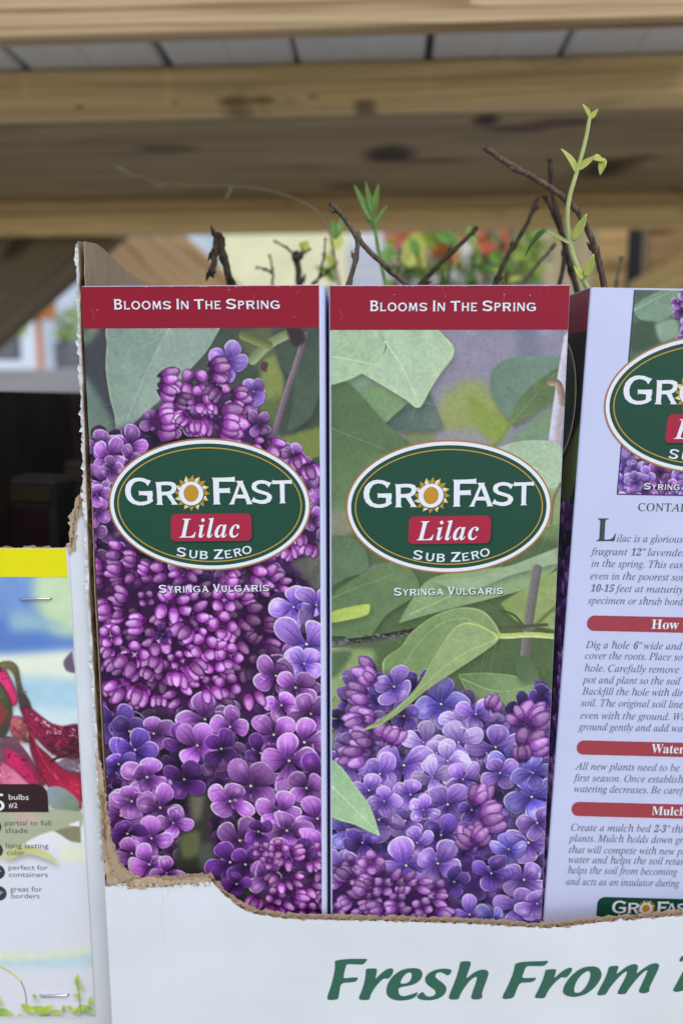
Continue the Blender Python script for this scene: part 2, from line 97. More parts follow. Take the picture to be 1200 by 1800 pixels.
 'sa': """#584|196,617 155,422 1,422 1,353 141,353 105,183 1,183 1,114 91,114 50,-81 122,-81 163,114 357,114 316,-81 388,-81 429,114 584,114 584,183 443,183 479,353 584,353 584,422 493,422 534,617 462,617 421,422 227,422 268,617/213,353 407,353 371,183 177,183
-323|283,267 40,267 40,174 283,174
.219|109,111 67,93 49,51 67,9 109,-9 151,9 169,51 151,93
2500|466,93 205,93 328,249 396,369 417,478 390,589 318,664 209,691 129,675 48,626 48,503 101,558 153,587 202,595 262,578 304,534 319,467 307,393 271,321 159,161 34,7 34,0 466,0
5500|404,682 101,682 101,327 230,331 311,285 340,207 321,145 270,101 199,84 124,97 50,134 50,33 132,1 215,-9 330,20 409,96 438,209 408,322 323,400 190,423 190,594 404,594
a427|411,80 383,62 364,56 351,61 347,79 347,310 325,394 267,442 184,458 98,443 35,397 35,300 80,342 128,366 177,374 222,366 249,340 258,295 258,271 107,214 50,172 26,101 40,47 78,7 136,-9 197,2 257,37 279,2 325,-9 363,-2 411,26/258,91 221,64 180,54 147,62 124,84 116,117 136,162 187,195 258,222
b500|148,682 59,682 59,25 137,0 226,-9 355,20 437,103 466,234 441,349 372,429 272,458 208,448 148,417/148,332 199,368 250,378 316,358 359,304 375,221 357,145 309,94 238,75 148,89
c438|393,427 331,450 263,458 145,428 68,345 41,216 70,99 150,20 269,-9 342,-1 403,17 403,105 341,82 284,75 204,93 151,144 132,224 150,304 197,357 269,376 326,367 393,332
d510|451,682 362,682 362,440 313,454 268,458 152,429 73,351 44,235 71,110 146,29 262,0 451,0/362,75 272,75 191,94 148,147 135,222 153,304 203,358 279,378 320,374 362,361
e479|438,130 360,90 281,76 207,91 156,136 130,211 446,211 422,349 354,431 251,458 141,429 68,350 41,230 66,113 140,25 259,-9 357,4 438,44/132,270 154,330 194,368 253,381 308,367 343,329 358,270
f250|296,682 226,691 172,679 129,648 98,609 79,556 72,449 9,449 9,369 72,369 72,0 161,0 161,369 242,369 242,449 161,449 161,492 170,551 199,590 256,603 296,595
g427|421,449 236,449 131,430 64,377 40,294 46,248 64,210 96,178 139,153 87,126 68,87 79,58 113,30 49,4 12,-37 0,-94 27,-164 100,-212 207,-230 321,-213 394,-164 419,-87 407,-34 365,10 289,38 187,64 152,96 186,127 260,142 334,181 363,226 376,282 366,332 329,380 421,380/296,293 285,249 255,220 210,209 163,219 131,248 120,291 132,332 164,361 209,372 252,361 284,333/333,-94 318,-129 276,-151 209,-159 141,-151 98,-128 84,-90 97,-55 133,-31 186,-22 249,-28 307,-50
h500|150,682 61,682 61,0 150,0 150,322 207,372 262,387 309,373 339,336 350,278 350,0 439,0 439,275 419,377 365,438 286,458 213,440 152,390
i219|154,449 65,449 65,0 154,0/163,585 147,622 110,638 73,622 57,585 73,548 110,532 147,548
l219|154,682 65,682 65,0 154,0
n500|150,449 61,449 61,0 150,0 150,322 207,372 262,387 309,373 339,336 350,278 350,0 439,0 439,277 418,379 363,438 286,458 213,440 152,390
o552|273,458 152,427 68,346 36,229 67,106 150,22 273,-9 400,21 485,104 516,229 484,347 399,428/272,378 351,358 405,306 425,228 406,144 353,90 272,71 196,91 145,146 127,229 146,306 197,358
p500|146,11 193,-4 236,-9 354,21 434,101 464,221 435,346 349,423 211,449 57,449 57,-230 146,-230/146,369 227,369 308,352 357,301 373,222 354,144 304,91 230,71 188,76 146,91
r396|69,449 69,0 158,0 158,235 173,305 212,354 267,373 306,361 350,329 397,406 343,445 290,458 248,447 204,410 160,346 158,449
s385|324,421 256,449 192,458 114,443 62,401 44,336 98,240 200,177 254,120 245,93 221,76 188,69 123,84 41,128 41,32 120,0 197,-9 273,8 326,54 345,123 335,165 303,205 160,304 135,339 151,368 194,380 253,369 324,333
t333|167,542 0,379 0,369 78,369 78,132 94,59 143,10 224,-9 277,0 332,21 332,104 280,79 231,71 203,77 178,98 167,139 167,369 309,369 309,449 167,449
u500|437,0 437,449 348,449 348,128 299,81 241,65 190,77 159,110 149,164 149,449 60,449 60,170 80,73 134,12 215,-9 284,9 348,57 348,0
”427|272,445 334,478 373,530 386,598 378,645 355,678 319,691 288,684 267,664 259,630 274,590 312,571 312,533 301,498 272,464/54,445 116,478 155,530 168,598 160,645 137,678 101,691 70,684 49,664 41,630 56,590 94,571 94,533 83,498 54,464""",
}
# ------------------------------------------------------------------ measuring helpers
#ART-BEGIN
def ray(px, py):
    dx = (px-600)/FPX; dy = (900-py)/FPX
    return np.array([dx, math.cos(PITCH)+dy*math.sin(PITCH), -math.sin(PITCH)+dy*math.cos(PITCH)])
def at(px, py, depth):
    d = ray(px, py); return CAM + d*(depth/d[1])
def rot(axis, deg):
    c, s = math.cos(math.radians(deg)), math.sin(math.radians(deg))
    return np.array({'x': [[1,0,0],[0,c,-s],[0,s,c]], 'y': [[c,0,s],[0,1,0],[-s,0,c]], 'z': [[c,-s,0],[s,c,0],[0,0,1]]}[axis])

class Face:
    """Front of an upright box: local x right, y away from the viewer, z up, origin at the base's middle."""
    def __init__(s, px, py, depth, w, h, yaw=0, tilt=0, lean=0):
        s.R = rot('z', -yaw) @ rot('y', tilt) @ rot('x', lean); s.w = w; s.h = h
        s.O = at(px, py, depth) + s.R @ np.array([w/2, 0, -h])
    def m(s, px, py):
        """point of the photo -> (x from the left edge, depth below the top edge), metres"""
        d = ray(px, py); n = s.R[:, 1]
        p = CAM + d*(np.dot(s.O-CAM, n)/np.dot(d, n)); q = s.R.T @ (p-s.O)
        return (q[0]+s.w/2, s.h-q[2])
    def ms(s, pts): return [s.m(*p) for p in pts]

BOX_W, BOX_H = 0.108, 0.39
F1 = Face(141, 503, .345, .1105, BOX_H, yaw=2.2)
F2 = Face(578, 501.5, .340, .1068, BOX_H, yaw=.8)
F3 = Face(1037, 505, .340, BOX_W, BOX_H, yaw=1.0, tilt=1.0, lean=1.6)
BOX_D = .085
F4 = Face(0, 0, 1, BOX_D, BOX_H)             # the left-hand side of the third box
F4.R = F3.R @ rot('z', -90); F4.O = F3.O + F3.R @ np.array([-F3.w/2, BOX_D/2, 0])
F5 = Face(-190, 963, .3495, at(118, 1030, .3495)[0]-at(-190, 1030, .3495)[0], 0.256)

# ------------------------------------------------------------------ printed pictures, painted stroke by stroke
def blur(a, r):
    if r < .3: return a
    n = int(math.ceil(r*2.5)); k = np.exp(-.5*(np.arange(-n, n+1)/r)**2); k /= k.sum()
    for ax in (0, 1):
        pad = [(0, 0)]*a.ndim; pad[ax] = (n, n); b = np.pad(a, pad, mode='edge')
        sl = lambda i: tuple(slice(i, i+a.shape[ax]) if j == ax else slice(None) for j in range(a.ndim))
        a = sum(k[i]*b[sl(i)] for i in range(2*n+1))
    return a
def chaikin(p, n=2, closed=True):
    p = [tuple(q) for q in p]
    for _ in range(n):
        q = [] if closed else [p[0]]
        m = len(p)
        for i in range(m if closed else m-1):
            a, b = p[i], p[(i+1) % m]
            q += [(a[0]*.75+b[0]*.25, a[1]*.75+b[1]*.25), (a[0]*.25+b[0]*.75, a[1]*.25+b[1]*.75)]
        if not closed: q.append(p[-1])
        p = q
    return p
def spline(p, n=5):
    p = [np.array(q, float) for q in p]; m = len(p); out = []; T = []
    for i in range(m):
        a, b, c = p[i-1], p[i], p[(i+1) % m]; u, v = b-a, c-b
        cs = (u@v)/(np.linalg.norm(u)*np.linalg.norm(v)+1e-9)
        T.append((c-a)/2*(1 if cs > -.1 else .12))
    for i in range(m):
        a, b = p[i], p[(i+1) % m]; L = np.linalg.norm(b-a)
        ta, tb = T[i], T[(i+1) % m]
        ta = ta*min(1, L/(np.linalg.norm(ta)+1e-9)); tb = tb*min(1, L/(np.linalg.norm(tb)+1e-9))
        for j in range(n):
            t = j/n; out.append(tuple((2*t**3-3*t*t+1)*a+(t**3-2*t*t+t)*ta+(3*t*t-2*t**3)*b+(t**3-t*t)*tb))
    return out
C = lambda *v: np.array(v, float)/255
def sstep(a, b, x): t = np.clip((x-a)/(b-a), 0, 1); return t*t*(3-2*t)

class Painting:
    def __init__(s, face, wcells, x0, d0, x1, d1, base):
        s.f = face; s.x0, s.d0 = x0, d0; s.k = wcells/(x1-x0)
        s.W = int(wcells); s.H = int(round((d1-d0)*s.k)); s.x1 = x1; s.d1 = d0+s.H/s.k
        s.img = np.ones((s.H, s.W, 3))*np.array(base)
        s.rng = np.random.default_rng(5)
    def P(s, p):
        x, d = s.f.m(*p); return ((x-s.x0)*s.k, (d-s.d0)*s.k)
    def sc(s, p, r=10):
        a = s.P(p); b = s.P((p[0]+r, p[1])); return math.hypot(b[0]-a[0], b[1]-a[1])/r
    def win(s, xa, ya, xb, yb):
        xa, ya, xb, yb = max(0, int(xa)), max(0, int(ya)), min(s.W, int(xb)+1), min(s.H, int(yb)+1)
        if xb-xa < 1 or yb-ya < 1: return None
        yy, xx = np.mgrid[ya:yb, xa:xb]; return xa, ya, xb, yb, xx+.5, yy+.5
    def put(s, w, mask, col):
        xa, ya, xb, yb = w[:4]; m = mask[..., None]; s.img[ya:yb, xa:xb] = s.img[ya:yb, xa:xb]*(1-m)+col*m
    def fill(s, pts, col, bl=.5, alpha=1, grad=None, smooth=2, noise=.03, raw=False):
        q = pts if raw else [s.P(p) for p in pts]
        if smooth: q = spline(q)
        a = np.array(q); pad = 3*bl+2
        w = s.win(a[:, 0].min()-pad, a[:, 1].min()-pad, a[:, 0].max()+pad, a[:, 1].max()+pad)
        if w is None: return
        xx, yy = w[4], w[5]; m = np.zeros(xx.shape)
        for ox, oy in ((-.25, -.25), (.25, -.25), (-.25, .25), (.25, .25)):
            ins = np.zeros(xx.shape, bool)
            for i in range(len(a)):
                x1, y1 = a[i-1]; x2, y2 = a[i]
                if y1 == y2: continue
                c = ((y1 > yy+oy) != (y2 > yy+oy))
                ins ^= c & (xx+ox < (x2-x1)*(yy+oy-y1)/(y2-y1)+x1)
            m += ins*.25
        m = blur(m, bl)
        cc = np.ones(xx.shape+(3,))*np.array(col)
        if grad:
            p0, p1, c2 = grad; p0 = np.array(s.P(p0)); p1 = np.array(s.P(p1)); v = p1-p0
            t = np.clip(((xx-p0[0])*v[0]+(yy-p0[1])*v[1])/(v@v), 0, 1)[..., None]
            cc = cc*(1-t)+np.array(c2)*t
        if noise: cc = cc*(1+noise*blur(s.rng.normal(size=xx.shape), 6)[..., None]*6)
        s.put(w, m*alpha, cc)
    def stroke(s, pts, wid, col, bl=.6, alpha=1, col2=None, taper=1.0, smooth=2, raw=False):
        q = pts if raw else [s.P(p) for p in pts]
        if smooth: q = chaikin(q, smooth, False)
        k = 1 if raw else s.sc(pts[0]); a = np.array(q); pad = wid*k+3*bl+2
        w = s.win(a[:, 0].min()-pad, a[:, 1].min()-pad, a[:, 0].max()+pad, a[:, 1].max()+pad)
        if w is None: return
        xx, yy = w[4], w[5]; best = np.full(xx.shape, 1e9); side = np.zeros(xx.shape); n = len(a)-1
        for i in range(n):
            v = a[i+1]-a[i]; L = v@v+1e-9
            t = np.clip(((xx-a[i, 0])*v[0]+(yy-a[i, 1])*v[1])/L, 0, 1)
            ex, ey = xx-a[i, 0]-t*v[0], yy-a[i, 1]-t*v[1]
            r = wid*k/2*(1+(taper-1)*(i+t)/n); d = np.hypot(ex, ey)-r
            up = d < best; best = np.where(up, d, best)
            side = np.where(up, (ex*-v[1]+ey*v[0])/math.sqrt(L)/np.maximum(r, .5), side)
        m = np.clip(.5-best/max(bl*2, 1), 0, 1)*alpha
        cc = np.ones(xx.shape+(3,))*np.array(col)
        if col2 is not None:
            t = np.clip(.5+.6*side, 0, 1)[..., None]; cc = cc*(1-t)+np.array(col2)*t
        s.put(w, m, cc)
    def petal(s, cx, cy, L, Wd, ang, pal, bud=False, dim=1.0, bl=.55, shadow=.35):
        """one petal in canvas cells, root at cx, cy"""
        dx, dy = math.cos(ang), math.sin(ang); R = L+4
        ex, ey = cx+dx*L/2, cy+dy*L/2; e = max(L, Wd)*.75+4
        w = s.win(ex-e, ey-e, ex+e, ey+e)
        if w is None: return
        xx, yy = w[4]-cx, w[5]-cy; bend, wob, ph, rimk, gs, ga = s.rng.normal()*.13, .035, s.rng.uniform(0, 6), s.rng.choice([.35, .8, 1.0, 1.0]), s.rng.uniform(-.5, .5), s.rng.choice([0, .1, .25, .5])
        def body(xx, yy, g=0):
            u = (xx*dx+yy*dy)/L; t = (-xx*dy+yy*dx)+(0 if bud else bend*L*u*u+wob*Wd*np.sin(u*7+ph))
            uu = np.clip(u, 0, 1)
            if bud: h = (Wd/2)*np.clip(np.sin(np.pi*uu**1.25), 0, 1)**.62+g
            else:
                h = np.where(uu > .6, np.sqrt(np.clip(1-((uu-.6)/.4)**2, 0, 1)), .2+.8*np.sin(np.pi/2*np.clip(uu/.6, 0, 1))**1.3)*(Wd/2)+g
            d = np.minimum(h-np.abs(t), np.minimum(u+.02+g/L, 1.0+g/L-u)*L)
            return u, t, h, d
        if shadow:
            _, _, _, d = body(xx-.8, yy-1.8, 1.5)
            m = np.clip(d/3.0, 0, 1)*shadow*.9
            xa, ya, xb, yb = w[:4]; s.img[ya:yb, xa:xb] *= (1-m[..., None]*np.array([.75, .8, .6]))
        u, t, h, d = body(xx, yy); m = np.clip(d/bl*.5+.5, 0, 1)
        hh = np.maximum(h, .6); tn = np.clip(np.abs(t)/hh, 0, 1); sg = t/hh
        dark, mid, light, rim = [np.array(c) for c in pal]
        if bud:
            v = np.clip(np.sqrt(np.clip(1-(tn*.95)**2, 0, 1)), 0, 1)*sstep(.05, .5, u)
            v = v*(1-.35*sstep(.85, 1, u))
            cc = dark+(mid-dark)*sstep(.15, .6, v)[..., None]
            hl = sstep(.62, 1.0, v)*sstep(.3, .62, u)
            hl = hl*np.clip(.75+.5*sg*(-dy*-.35+dx*-.94), 0, 1); cc = cc+(rim-cc)*(hl*.95)[..., None]*np.clip(.92+.1*np.sin(sg*14+u*4), .5, 1)[..., None]
        else:
            cc = mid+(dark-mid)*(sstep(.62, .03, u)*.92)[..., None]
            cc = cc+(light-cc)*(sstep(.35, 1.0, u)*.55)[..., None]
            nl = sg*(-dy*-.35+dx*-.94)                       # which half of the blade is turned to the light
            cup = np.clip(nl, -1, 1)*(.12+.16*abs(bend)*5)
            cc = np.where((cup > 0)[..., None], cc+(rim-cc)*np.abs(cup)[..., None]*1.1, cc*(1-np.abs(cup)[..., None]*.9))
            tipl = (dx*-.35+dy*-.94)*sstep(.5, 1, u)*.16
            cc = cc*(1+tipl[..., None])
            ray_ = np.sin(sg*11+ph)*.5+np.sin(sg*23+ph*2)*.5
            cc = cc*(1-.10*ray_*sstep(.05, .3, u)*sstep(1.05, .55, u))[..., None]
            cc = cc*(1-.16*np.exp(-(t/(.03*Wd+.3))**2)*sstep(0, .15, u)*sstep(.9, .4, u))[..., None]
            rw = sstep(.07*Wd+.75, .02*Wd+.2, d)*sstep(.28, .6, u)*np.clip(.6+.55*np.sign(nl)*np.abs(nl)+tipl*2, .12, 1)
            cc = cc+(rim*1.06-cc)*(rw*.95*rimk)[..., None]
            gx = np.exp(-((u-.66)**2/.03+(sg-gs)**2/.10)); cc = cc+(rim-cc)*(gx*ga)[..., None]
        cc = cc*dim*(1+.05*s.rng.normal())*(1+.05*s.rng.normal(size=u.shape))[..., None]
        s.put(w, np.clip(m, 0, 1), cc)
    def floret(s, p, r, pal, a0=None, dim=1.0, squash=None, eye=True, bl=.55):
        c = s.P(p); k = s.sc(p); r = r*k
        a0 = s.rng.uniform(0, math.pi/2) if a0 is None else a0
        ta = s.rng.uniform(0, 2*math.pi); tm = s.rng.uniform(.0, .42) if squash is None else squash
        order = [0, 2, 1, 3]
        if s.rng.random() < .5: order = [1, 3, 0, 2]
        for i in order:
            a = a0+i*math.pi/2+s.rng.normal()*.13
            fs = 1-tm*abs(math.cos(a-ta))+.12*math.cos(a-ta)*tm
            L = r*fs*s.rng.uniform(.92, 1.1); Wd = r*.86*s.rng.uniform(.85, 1.1)*(1-tm*.5*abs(math.sin(a-ta)))
            s.petal(c[0]+math.cos(a)*r*.06, c[1]+math.sin(a)*r*.06, L, Wd, a, pal, dim=dim*s.rng.uniform(.78, 1.14), bl=bl, shadow=.5)
        for _ in range(int(s.rng.integers(0, 4))):               # curled edges catching light, folds in shade
            a = s.rng.uniform(0, 6.28); d = r*s.rng.uniform(.5, .98); px_, py_ = c[0]+math.cos(a)*d, c[1]+math.sin(a)*d
            b = a+math.pi/2+s.rng.normal()*.5; L = r*s.rng.uniform(.14, .34); kk = L*s.rng.uniform(.2, .5)
            pts = [(px_-math.cos(b)*L-math.cos(a)*kk, py_-math.sin(b)*L-math.sin(a)*kk), (px_, py_), (px_+math.cos(b)*L-math.cos(a)*kk, py_+math.sin(b)*L-math.sin(a)*kk)]
            lit = s.rng.random() < .35+.35*(math.sin(a) < 0)
            s.stroke(pts, s.rng.uniform(1.0, 2.6)*r/28, np.minimum(np.array(pal[3])*1.05, 1)*min(1, dim*1.1) if lit else np.array(pal[0])*.75*dim, bl=.6, alpha=.5 if lit else .5, taper=.4, raw=True)
        if eye:
            q = [(c[0]+r*.09*math.cos(t), c[1]+r*.09*math.sin(t)) for t in np.linspace(0, 6.28, 9)[:-1]]
            s.fill(q, C(55, 30, 80)*dim, bl=.9, raw=True, smooth=0, alpha=.75)
            q = [(c[0]+r*.045*math.cos(t), c[1]+r*.045*math.sin(t)) for t in np.linspace(0, 6.28, 7)[:-1]]
            s.fill(q, C(225, 205, 150)*dim, bl=.5, raw=True, smooth=0)
    def bud(s, p, L, ang, pal, dim=1.0, front=False):
        c = s.P(p); k = s.sc(p); L = L*k
        if front:
            a0 = s.rng.uniform(0, 1.57)
            for i in range(4):
                a = a0+i*math.pi/2; s.petal(c[0]+math.cos(a)*L*.05, c[1]+math.sin(a)*L*.05, L*.56, L*.52, a, pal, bud=True, dim=dim, shadow=.25)
            return
        x0, y0 = c[0]-math.cos(ang)*L*.5, c[1]-math.sin(ang)*L*.5
        nx, ny = -math.sin(ang), math.cos(ang); o = s.rng.uniform(.12, .18)*L
        lobes = [(-1, -.2), (1, .2)]+([(s.rng.uniform(-.3, .3), 0)] if s.rng.random() < .55 else [])
        if s.rng.random() < .5: lobes[:2] = lobes[1::-1]
        for kx, da in lobes:
            s.petal(x0+nx*o*kx, y0+ny*o*kx, L*s.rng.uniform(.82, 1.08), L*s.rng.uniform(.44, .56), ang+da, pal, bud=True, dim=dim*s.rng.uniform(.8, 1.12), shadow=.55)
    def scatter(s, poly, dist, fn, tries=900):
        a = np.array(poly, float); got = []
        lo, hi = a.min(0), a.max(0)
        for _ in range(tries):
            p = lo+(hi-lo)*s.rng.random(2); ins = False
            for i in range(len(a)):
                x1, y1 = a[i-1]; x2, y2 = a[i]
                if (y1 > p[1]) != (y2 > p[1]) and p[0] < (x2-x1)*(p[1]-y1)/(y2-y1)+x1: ins = not ins
            if ins and all(math.hypot(p[0]-q[0], p[1]-q[1]) > dist for q in got): got.append(p)
        got.sort(key=lambda q: s.rng.random())
        for q in got: fn((q[0], q[1]))
    def leaf(s, pts, col, col2, rib=None, nv=5, bl=.6, rimc=None, veina=.5, noise=.045):
        a = pts[0]; b = pts[len(pts)//2]
        s.fill([(x+2, y+6) for x, y in pts], np.array(col)*.35, bl=4.5, alpha=.38, noise=0)
        if rimc is not None: s.fill(pts, rimc, bl=bl, smooth=2)
        c = np.mean(np.array(pts), 0)
        q = pts if rimc is None else [(p[0]+(c[0]-p[0])*.035, p[1]+(c[1]-p[1])*.035) for p in pts]
        s.fill(q, col, bl=bl, grad=(a, b, col2), smooth=2, noise=noise)
        if rib:
            lt = np.array(col2)*1.12+.03
            s.stroke(rib, 2.2, lt, bl=.8, alpha=veina*1.6, taper=.4)
            r = chaikin(rib, 1, False); r = np.array(r); n = len(r)
            tang = r[-1]-r[0]; L = math.hypot(*tang); tang = tang/L; nor = np.array([-tang[1], tang[0]])
            for i in range(nv):
                p = r[0]+(r[-1]-r[0])*(i+.6)/nv*.9
                p = r[min(n-1, int((i+.6)/nv*n*.9))]
                for sg in (1, -1):
                    e = p+tang*L*.22+nor*sg*L*.2
                    s.stroke([tuple(p), tuple((p+e)/2+tang*L*.02), tuple(e)], 1.3, lt, bl=.8, alpha=veina*.55, taper=.4, smooth=1)
    grain = .014; clarity = .8; mottle = .45
    def speckle(s, poly, n, cols, size, alpha=.7, ang=.5):
        a = np.array(poly, float); lo, hi = a.min(0), a.max(0)
        for _ in range(n):
            p = lo+(hi-lo)*s.rng.random(2); ins = False
            for i in range(len(a)):
                x1, y1 = a[i-1]; x2, y2 = a[i]
                if (y1 > p[1]) != (y2 > p[1]) and p[0] < (x2-x1)*(p[1]-y1)/(y2-y1)+x1: ins = not ins
            if ins:
                w = s.rng.uniform(*size); t = ang+s.rng.normal()*.6; L = w*s.rng.uniform(.6, 2.2)
                s.stroke([tuple(p), (p[0]+L*math.cos(t), p[1]+L*math.sin(t))], w, cols[int(s.rng.integers(len(cols)))], bl=.8, alpha=alpha*s.rng.uniform(.4, 1), smooth=0)
    def finish(s):
        grain = s.grain; sh = s.img.shape[:2]
        u = s.img-blur(s.img, 1.3); s.img = s.img+u*s.clarity
        lo = blur(s.rng.normal(size=sh), 9)*9*1.6*.05*s.mottle+blur(s.rng.normal(size=sh), 1.4)*1.4*3*.05*s.mottle
        s.img = np.clip(s.img*(1+lo[..., None]), 0, 1)
        g = s.rng.normal(size=s.img.shape[:2]+(1,))*grain+s.rng.normal(size=s.img.shape)*grain*.4
        return np.clip(s.img+g*(.35+s.img), 0.004, 1)

PUR = (C(64, 24, 86), C(142, 82, 164), C(186, 134, 204), C(230, 204, 240))
MAG = (C(66, 14, 72), C(132, 54, 142), C(168, 98, 172), C(226, 186, 228))
DKP = (C(34, 10, 52), C(80, 36, 108), C(106, 58, 136), C(150, 106, 180))
VIO = (C(78, 52, 140), C(144, 106, 194), C(178, 148, 222), C(226, 212, 244))
BLU = (C(70, 58, 150), C(118, 104, 196), C(154, 142, 220), C(204, 200, 242))
LIT = (C(120, 92, 176), C(178, 152, 218), C(202, 184, 234), C(236, 228, 248))
VDK = (C(42, 24, 86), C(88, 58, 144), C(122, 92, 176), C(178, 154, 216))

def paint_left():
    p = Painting(F1, 372, .0006, F1.m(350, 577)[1], .1078, .372, C(74, 84, 76))
    z = lambda x, y: (120+.4*x, 480+.4*y); q = lambda x, y: (140+.3833*x, 1040+.3834*y); e = lambda x, y: (140+.3833*x, 740+.3833*y)
    p.fill([(130, 560), (260, 560), (215, 700), (200, 790), (150, 760)], C(66, 66, 74), bl=6)
    p.fill([(130, 560), (185, 560), (160, 600), (130, 610)], C(104, 120, 104), bl=4)
    p.fill([(140, 650), (170, 690), (205, 760), (190, 800), (140, 790)], C(104, 124, 112), bl=5)
    p.fill([(380, 560), (600, 560), (600, 820), (440, 800), (400, 700)], C(66, 78, 66), bl=6)
    p.fill([z(740, 280), z(880, 240), z(930, 380), z(900, 470), z(800, 380)], C(92, 100, 74), bl=4)
    p.fill([z(850, 400), z(910, 360), z(945, 460), z(930, 560), z(840, 590)], C(128, 140, 78), bl=3)
    p.fill([z(840, 580), z(940, 540), z(900, 690), z(820, 720)], C(96, 110, 66), bl=4)
    p.leaf([z(900, 260), z(1090, 240), z(1110, 500), z(1060, 640), z(960, 700), z(990, 500), z(930, 400)], C(62, 78, 66), C(80, 96, 80), bl=2)
    p.fill([z(940, 760), z(1110, 680), z(1110, 790), z(1000, 830)], C(126, 142, 64), bl=1.2, grad=(z(940, 760), z(1110, 700), C(108, 124, 60)))
    p.fill([z(780, 720), z(900, 680), z(960, 800), z(830, 800)], C(104, 116, 84), bl=3)
    p.leaf([z(178, 230), z(420, 200), z(670, 230), z(610, 340), z(510, 450), z(400, 560), z(310, 640), z(250, 710), z(213, 790), z(206, 640), z(182, 540), z(166, 420), z(170, 320)],
           C(124, 146, 132), C(140, 160, 146), rib=[z(450, 235), z(370, 380), z(290, 560), z(218, 765)], nv=6, bl=.8, rimc=C(150, 168, 150))
    p.fill([z(450, 235), z(660, 235), z(590, 350), z(430, 540), z(300, 640), z(360, 420)], C(156, 174, 160), bl=3, alpha=.45)
    p.stroke([z(1040, 270), z(1010, 380), z(960, 520), z(895, 740)], 11, C(96, 84, 92), col2=C(136, 122, 130), bl=.9)
    p.stroke([z(810, 380), z(880, 310), z(960, 270), z(1010, 248)], 18, C(112, 126, 82), col2=C(150, 164, 118), bl=1, taper=.8)
    p.stroke([z(770, 275), z(830, 300), z(880, 318)], 15, C(92, 96, 58), col2=C(134, 138, 86), bl=1.2)
    p.fill([z(955, 240), z(1020, 235), z(1040, 300), z(990, 320)], C(52, 44, 40), bl=2)
    p.fill([z(850, 390), z(880, 395), z(870, 435), z(845, 425)], C(82, 60, 56), bl=1.2)
    # body of the flower head
    p.fill([(140, 800), (200, 760), (280, 730), (380, 690), (470, 740), (480, 800), (540, 830), (600, 880), (600, 1640), (140, 1640)], C(64, 28, 84), bl=6)
    p.fill([(500, 960), (600, 950), (600, 1050), (540, 1020)], C(96, 100, 92), bl=5)
    p.fill([(490, 770), (600, 740), (600, 800), (545, 800), (520, 790)], C(116, 130, 66), bl=3)
    p.scatter([(140, 790), (240, 750), (430, 740), (560, 830), (600, 900), (600, 1630), (140, 1630)], 27,
              lambda a: p.floret(a, p.rng.uniform(24, 36), DKP if p.rng.random() < .6 else PUR, dim=p.rng.uniform(.4, .85), eye=False), 1500)
    p.fill([(510, 985), (600, 960), (600, 1060), (555, 1040)], C(98, 102, 90), bl=4, alpha=.85)
    # upper cluster
    for a, r in (((345, 742), 30), ((410, 730), 30), ((270, 740), 26), ((440, 700), 28), ((300, 752), 28), ((455, 745), 24)):
        p.floret(a, r, PUR, dim=.85, eye=False)
    p.floret(z(700, 385), 40, VIO, a0=.2)
    p.floret(z(815, 520), 30, VIO, a0=.9, dim=.9)
    for a, L, an in ((z(445, 490), 46, .1), (z(665, 440), 46, .1), (z(755, 555), 38, .2), (z(435, 645), 50, -.2), (z(715, 665), 56, .25), (z(570, 668), 40, 1.6), (z(500, 640), 30, 2.4), (z(610, 590), 26, 1.2)):
        o_ = L*.2; p.bud((a[0]-math.sin(an)*o_, a[1]-math.cos(an)*o_), L*.92, an-.15, MAG, dim=.9); p.bud((a[0]+math.sin(an)*o_, a[1]+math.cos(an)*o_), L, an+.15, MAG, dim=1.05); p.bud(a, L*.8, an, MAG, dim=1.15)
    p.bud(z(555, 480), 46, 0, MAG, front=True); p.bud(z(573, 556), 40, 0, MAG, front=True); p.bud(z(500, 560), 30, .4, MAG, dim=.7); p.bud(z(640, 520), 32, 2.2, MAG, dim=.75)
    # left shoulder of the head and the right rim beside the emblem
    p.scatter([(140, 800), (200, 765), (245, 790), (200, 860), (190, 940), (150, 950)], 24, lambda a: p.floret(a, p.rng.uniform(26, 34), PUR, dim=1.02, eye=False), 200)
    p.scatter([(480, 775), (520, 790), (560, 830), (570, 900), (555, 960), (530, 860)], 24, lambda a: p.floret(a, p.rng.uniform(22, 30), PUR, eye=False), 150)
    for a, L, an in ((e(820, 105), 26, .3), (e(895, 115), 34, .5), (e(1000, 190), 36, 1.3), (e(1060, 230), 36, 1.2), (e(975, 590), 34, 1.1), (e(1050, 590), 34, 1.9), (e(1010, 540), 28, 1.5), (e(940, 600), 28, 2)):
        p.bud(a, L, an, MAG)
    p.scatter([(140, 960), (200, 950), (290, 1010), (480, 1000), (520, 1010), (500, 1040), (300, 1060), (150, 1060)], 24,
              lambda a: p.bud(a, p.rng.uniform(28, 38), math.atan2(a[1]-1000, a[0]-330)+p.rng.normal()*.4, MAG), 300)
    # tight buds, radiating
    reg = [(145, 1040), (420, 1030), (470, 1070), (485, 1130), (440, 1200), (380, 1240), (300, 1235), (210, 1250), (150, 1230)]
    p.fill(reg, C(44, 12, 54), bl=8, alpha=.9)
    p.scatter(reg, 24, lambda a: p.bud(a, p.rng.uniform(24, 42), math.atan2(a[1]-1080, a[0]-300)+p.rng.normal()*.6, MAG, dim=p.rng.uniform(.5, 1.15), front=p.rng.random() < .25), 1800)
    p.scatter([(170, 1060), (400, 1050), (420, 1150), (300, 1190), (190, 1160)], 44, lambda a: p.bud(a, p.rng.uniform(36, 46), math.atan2(a[1]-1070, a[0]-290)+p.rng.normal()*.6, MAG, dim=1.1, front=p.rng.random() < .4), 300)
    p.fill([(470, 1120), (500, 1160), (470, 1260), (420, 1260), (430, 1200)], C(52, 22, 66), bl=6, alpha=.7)
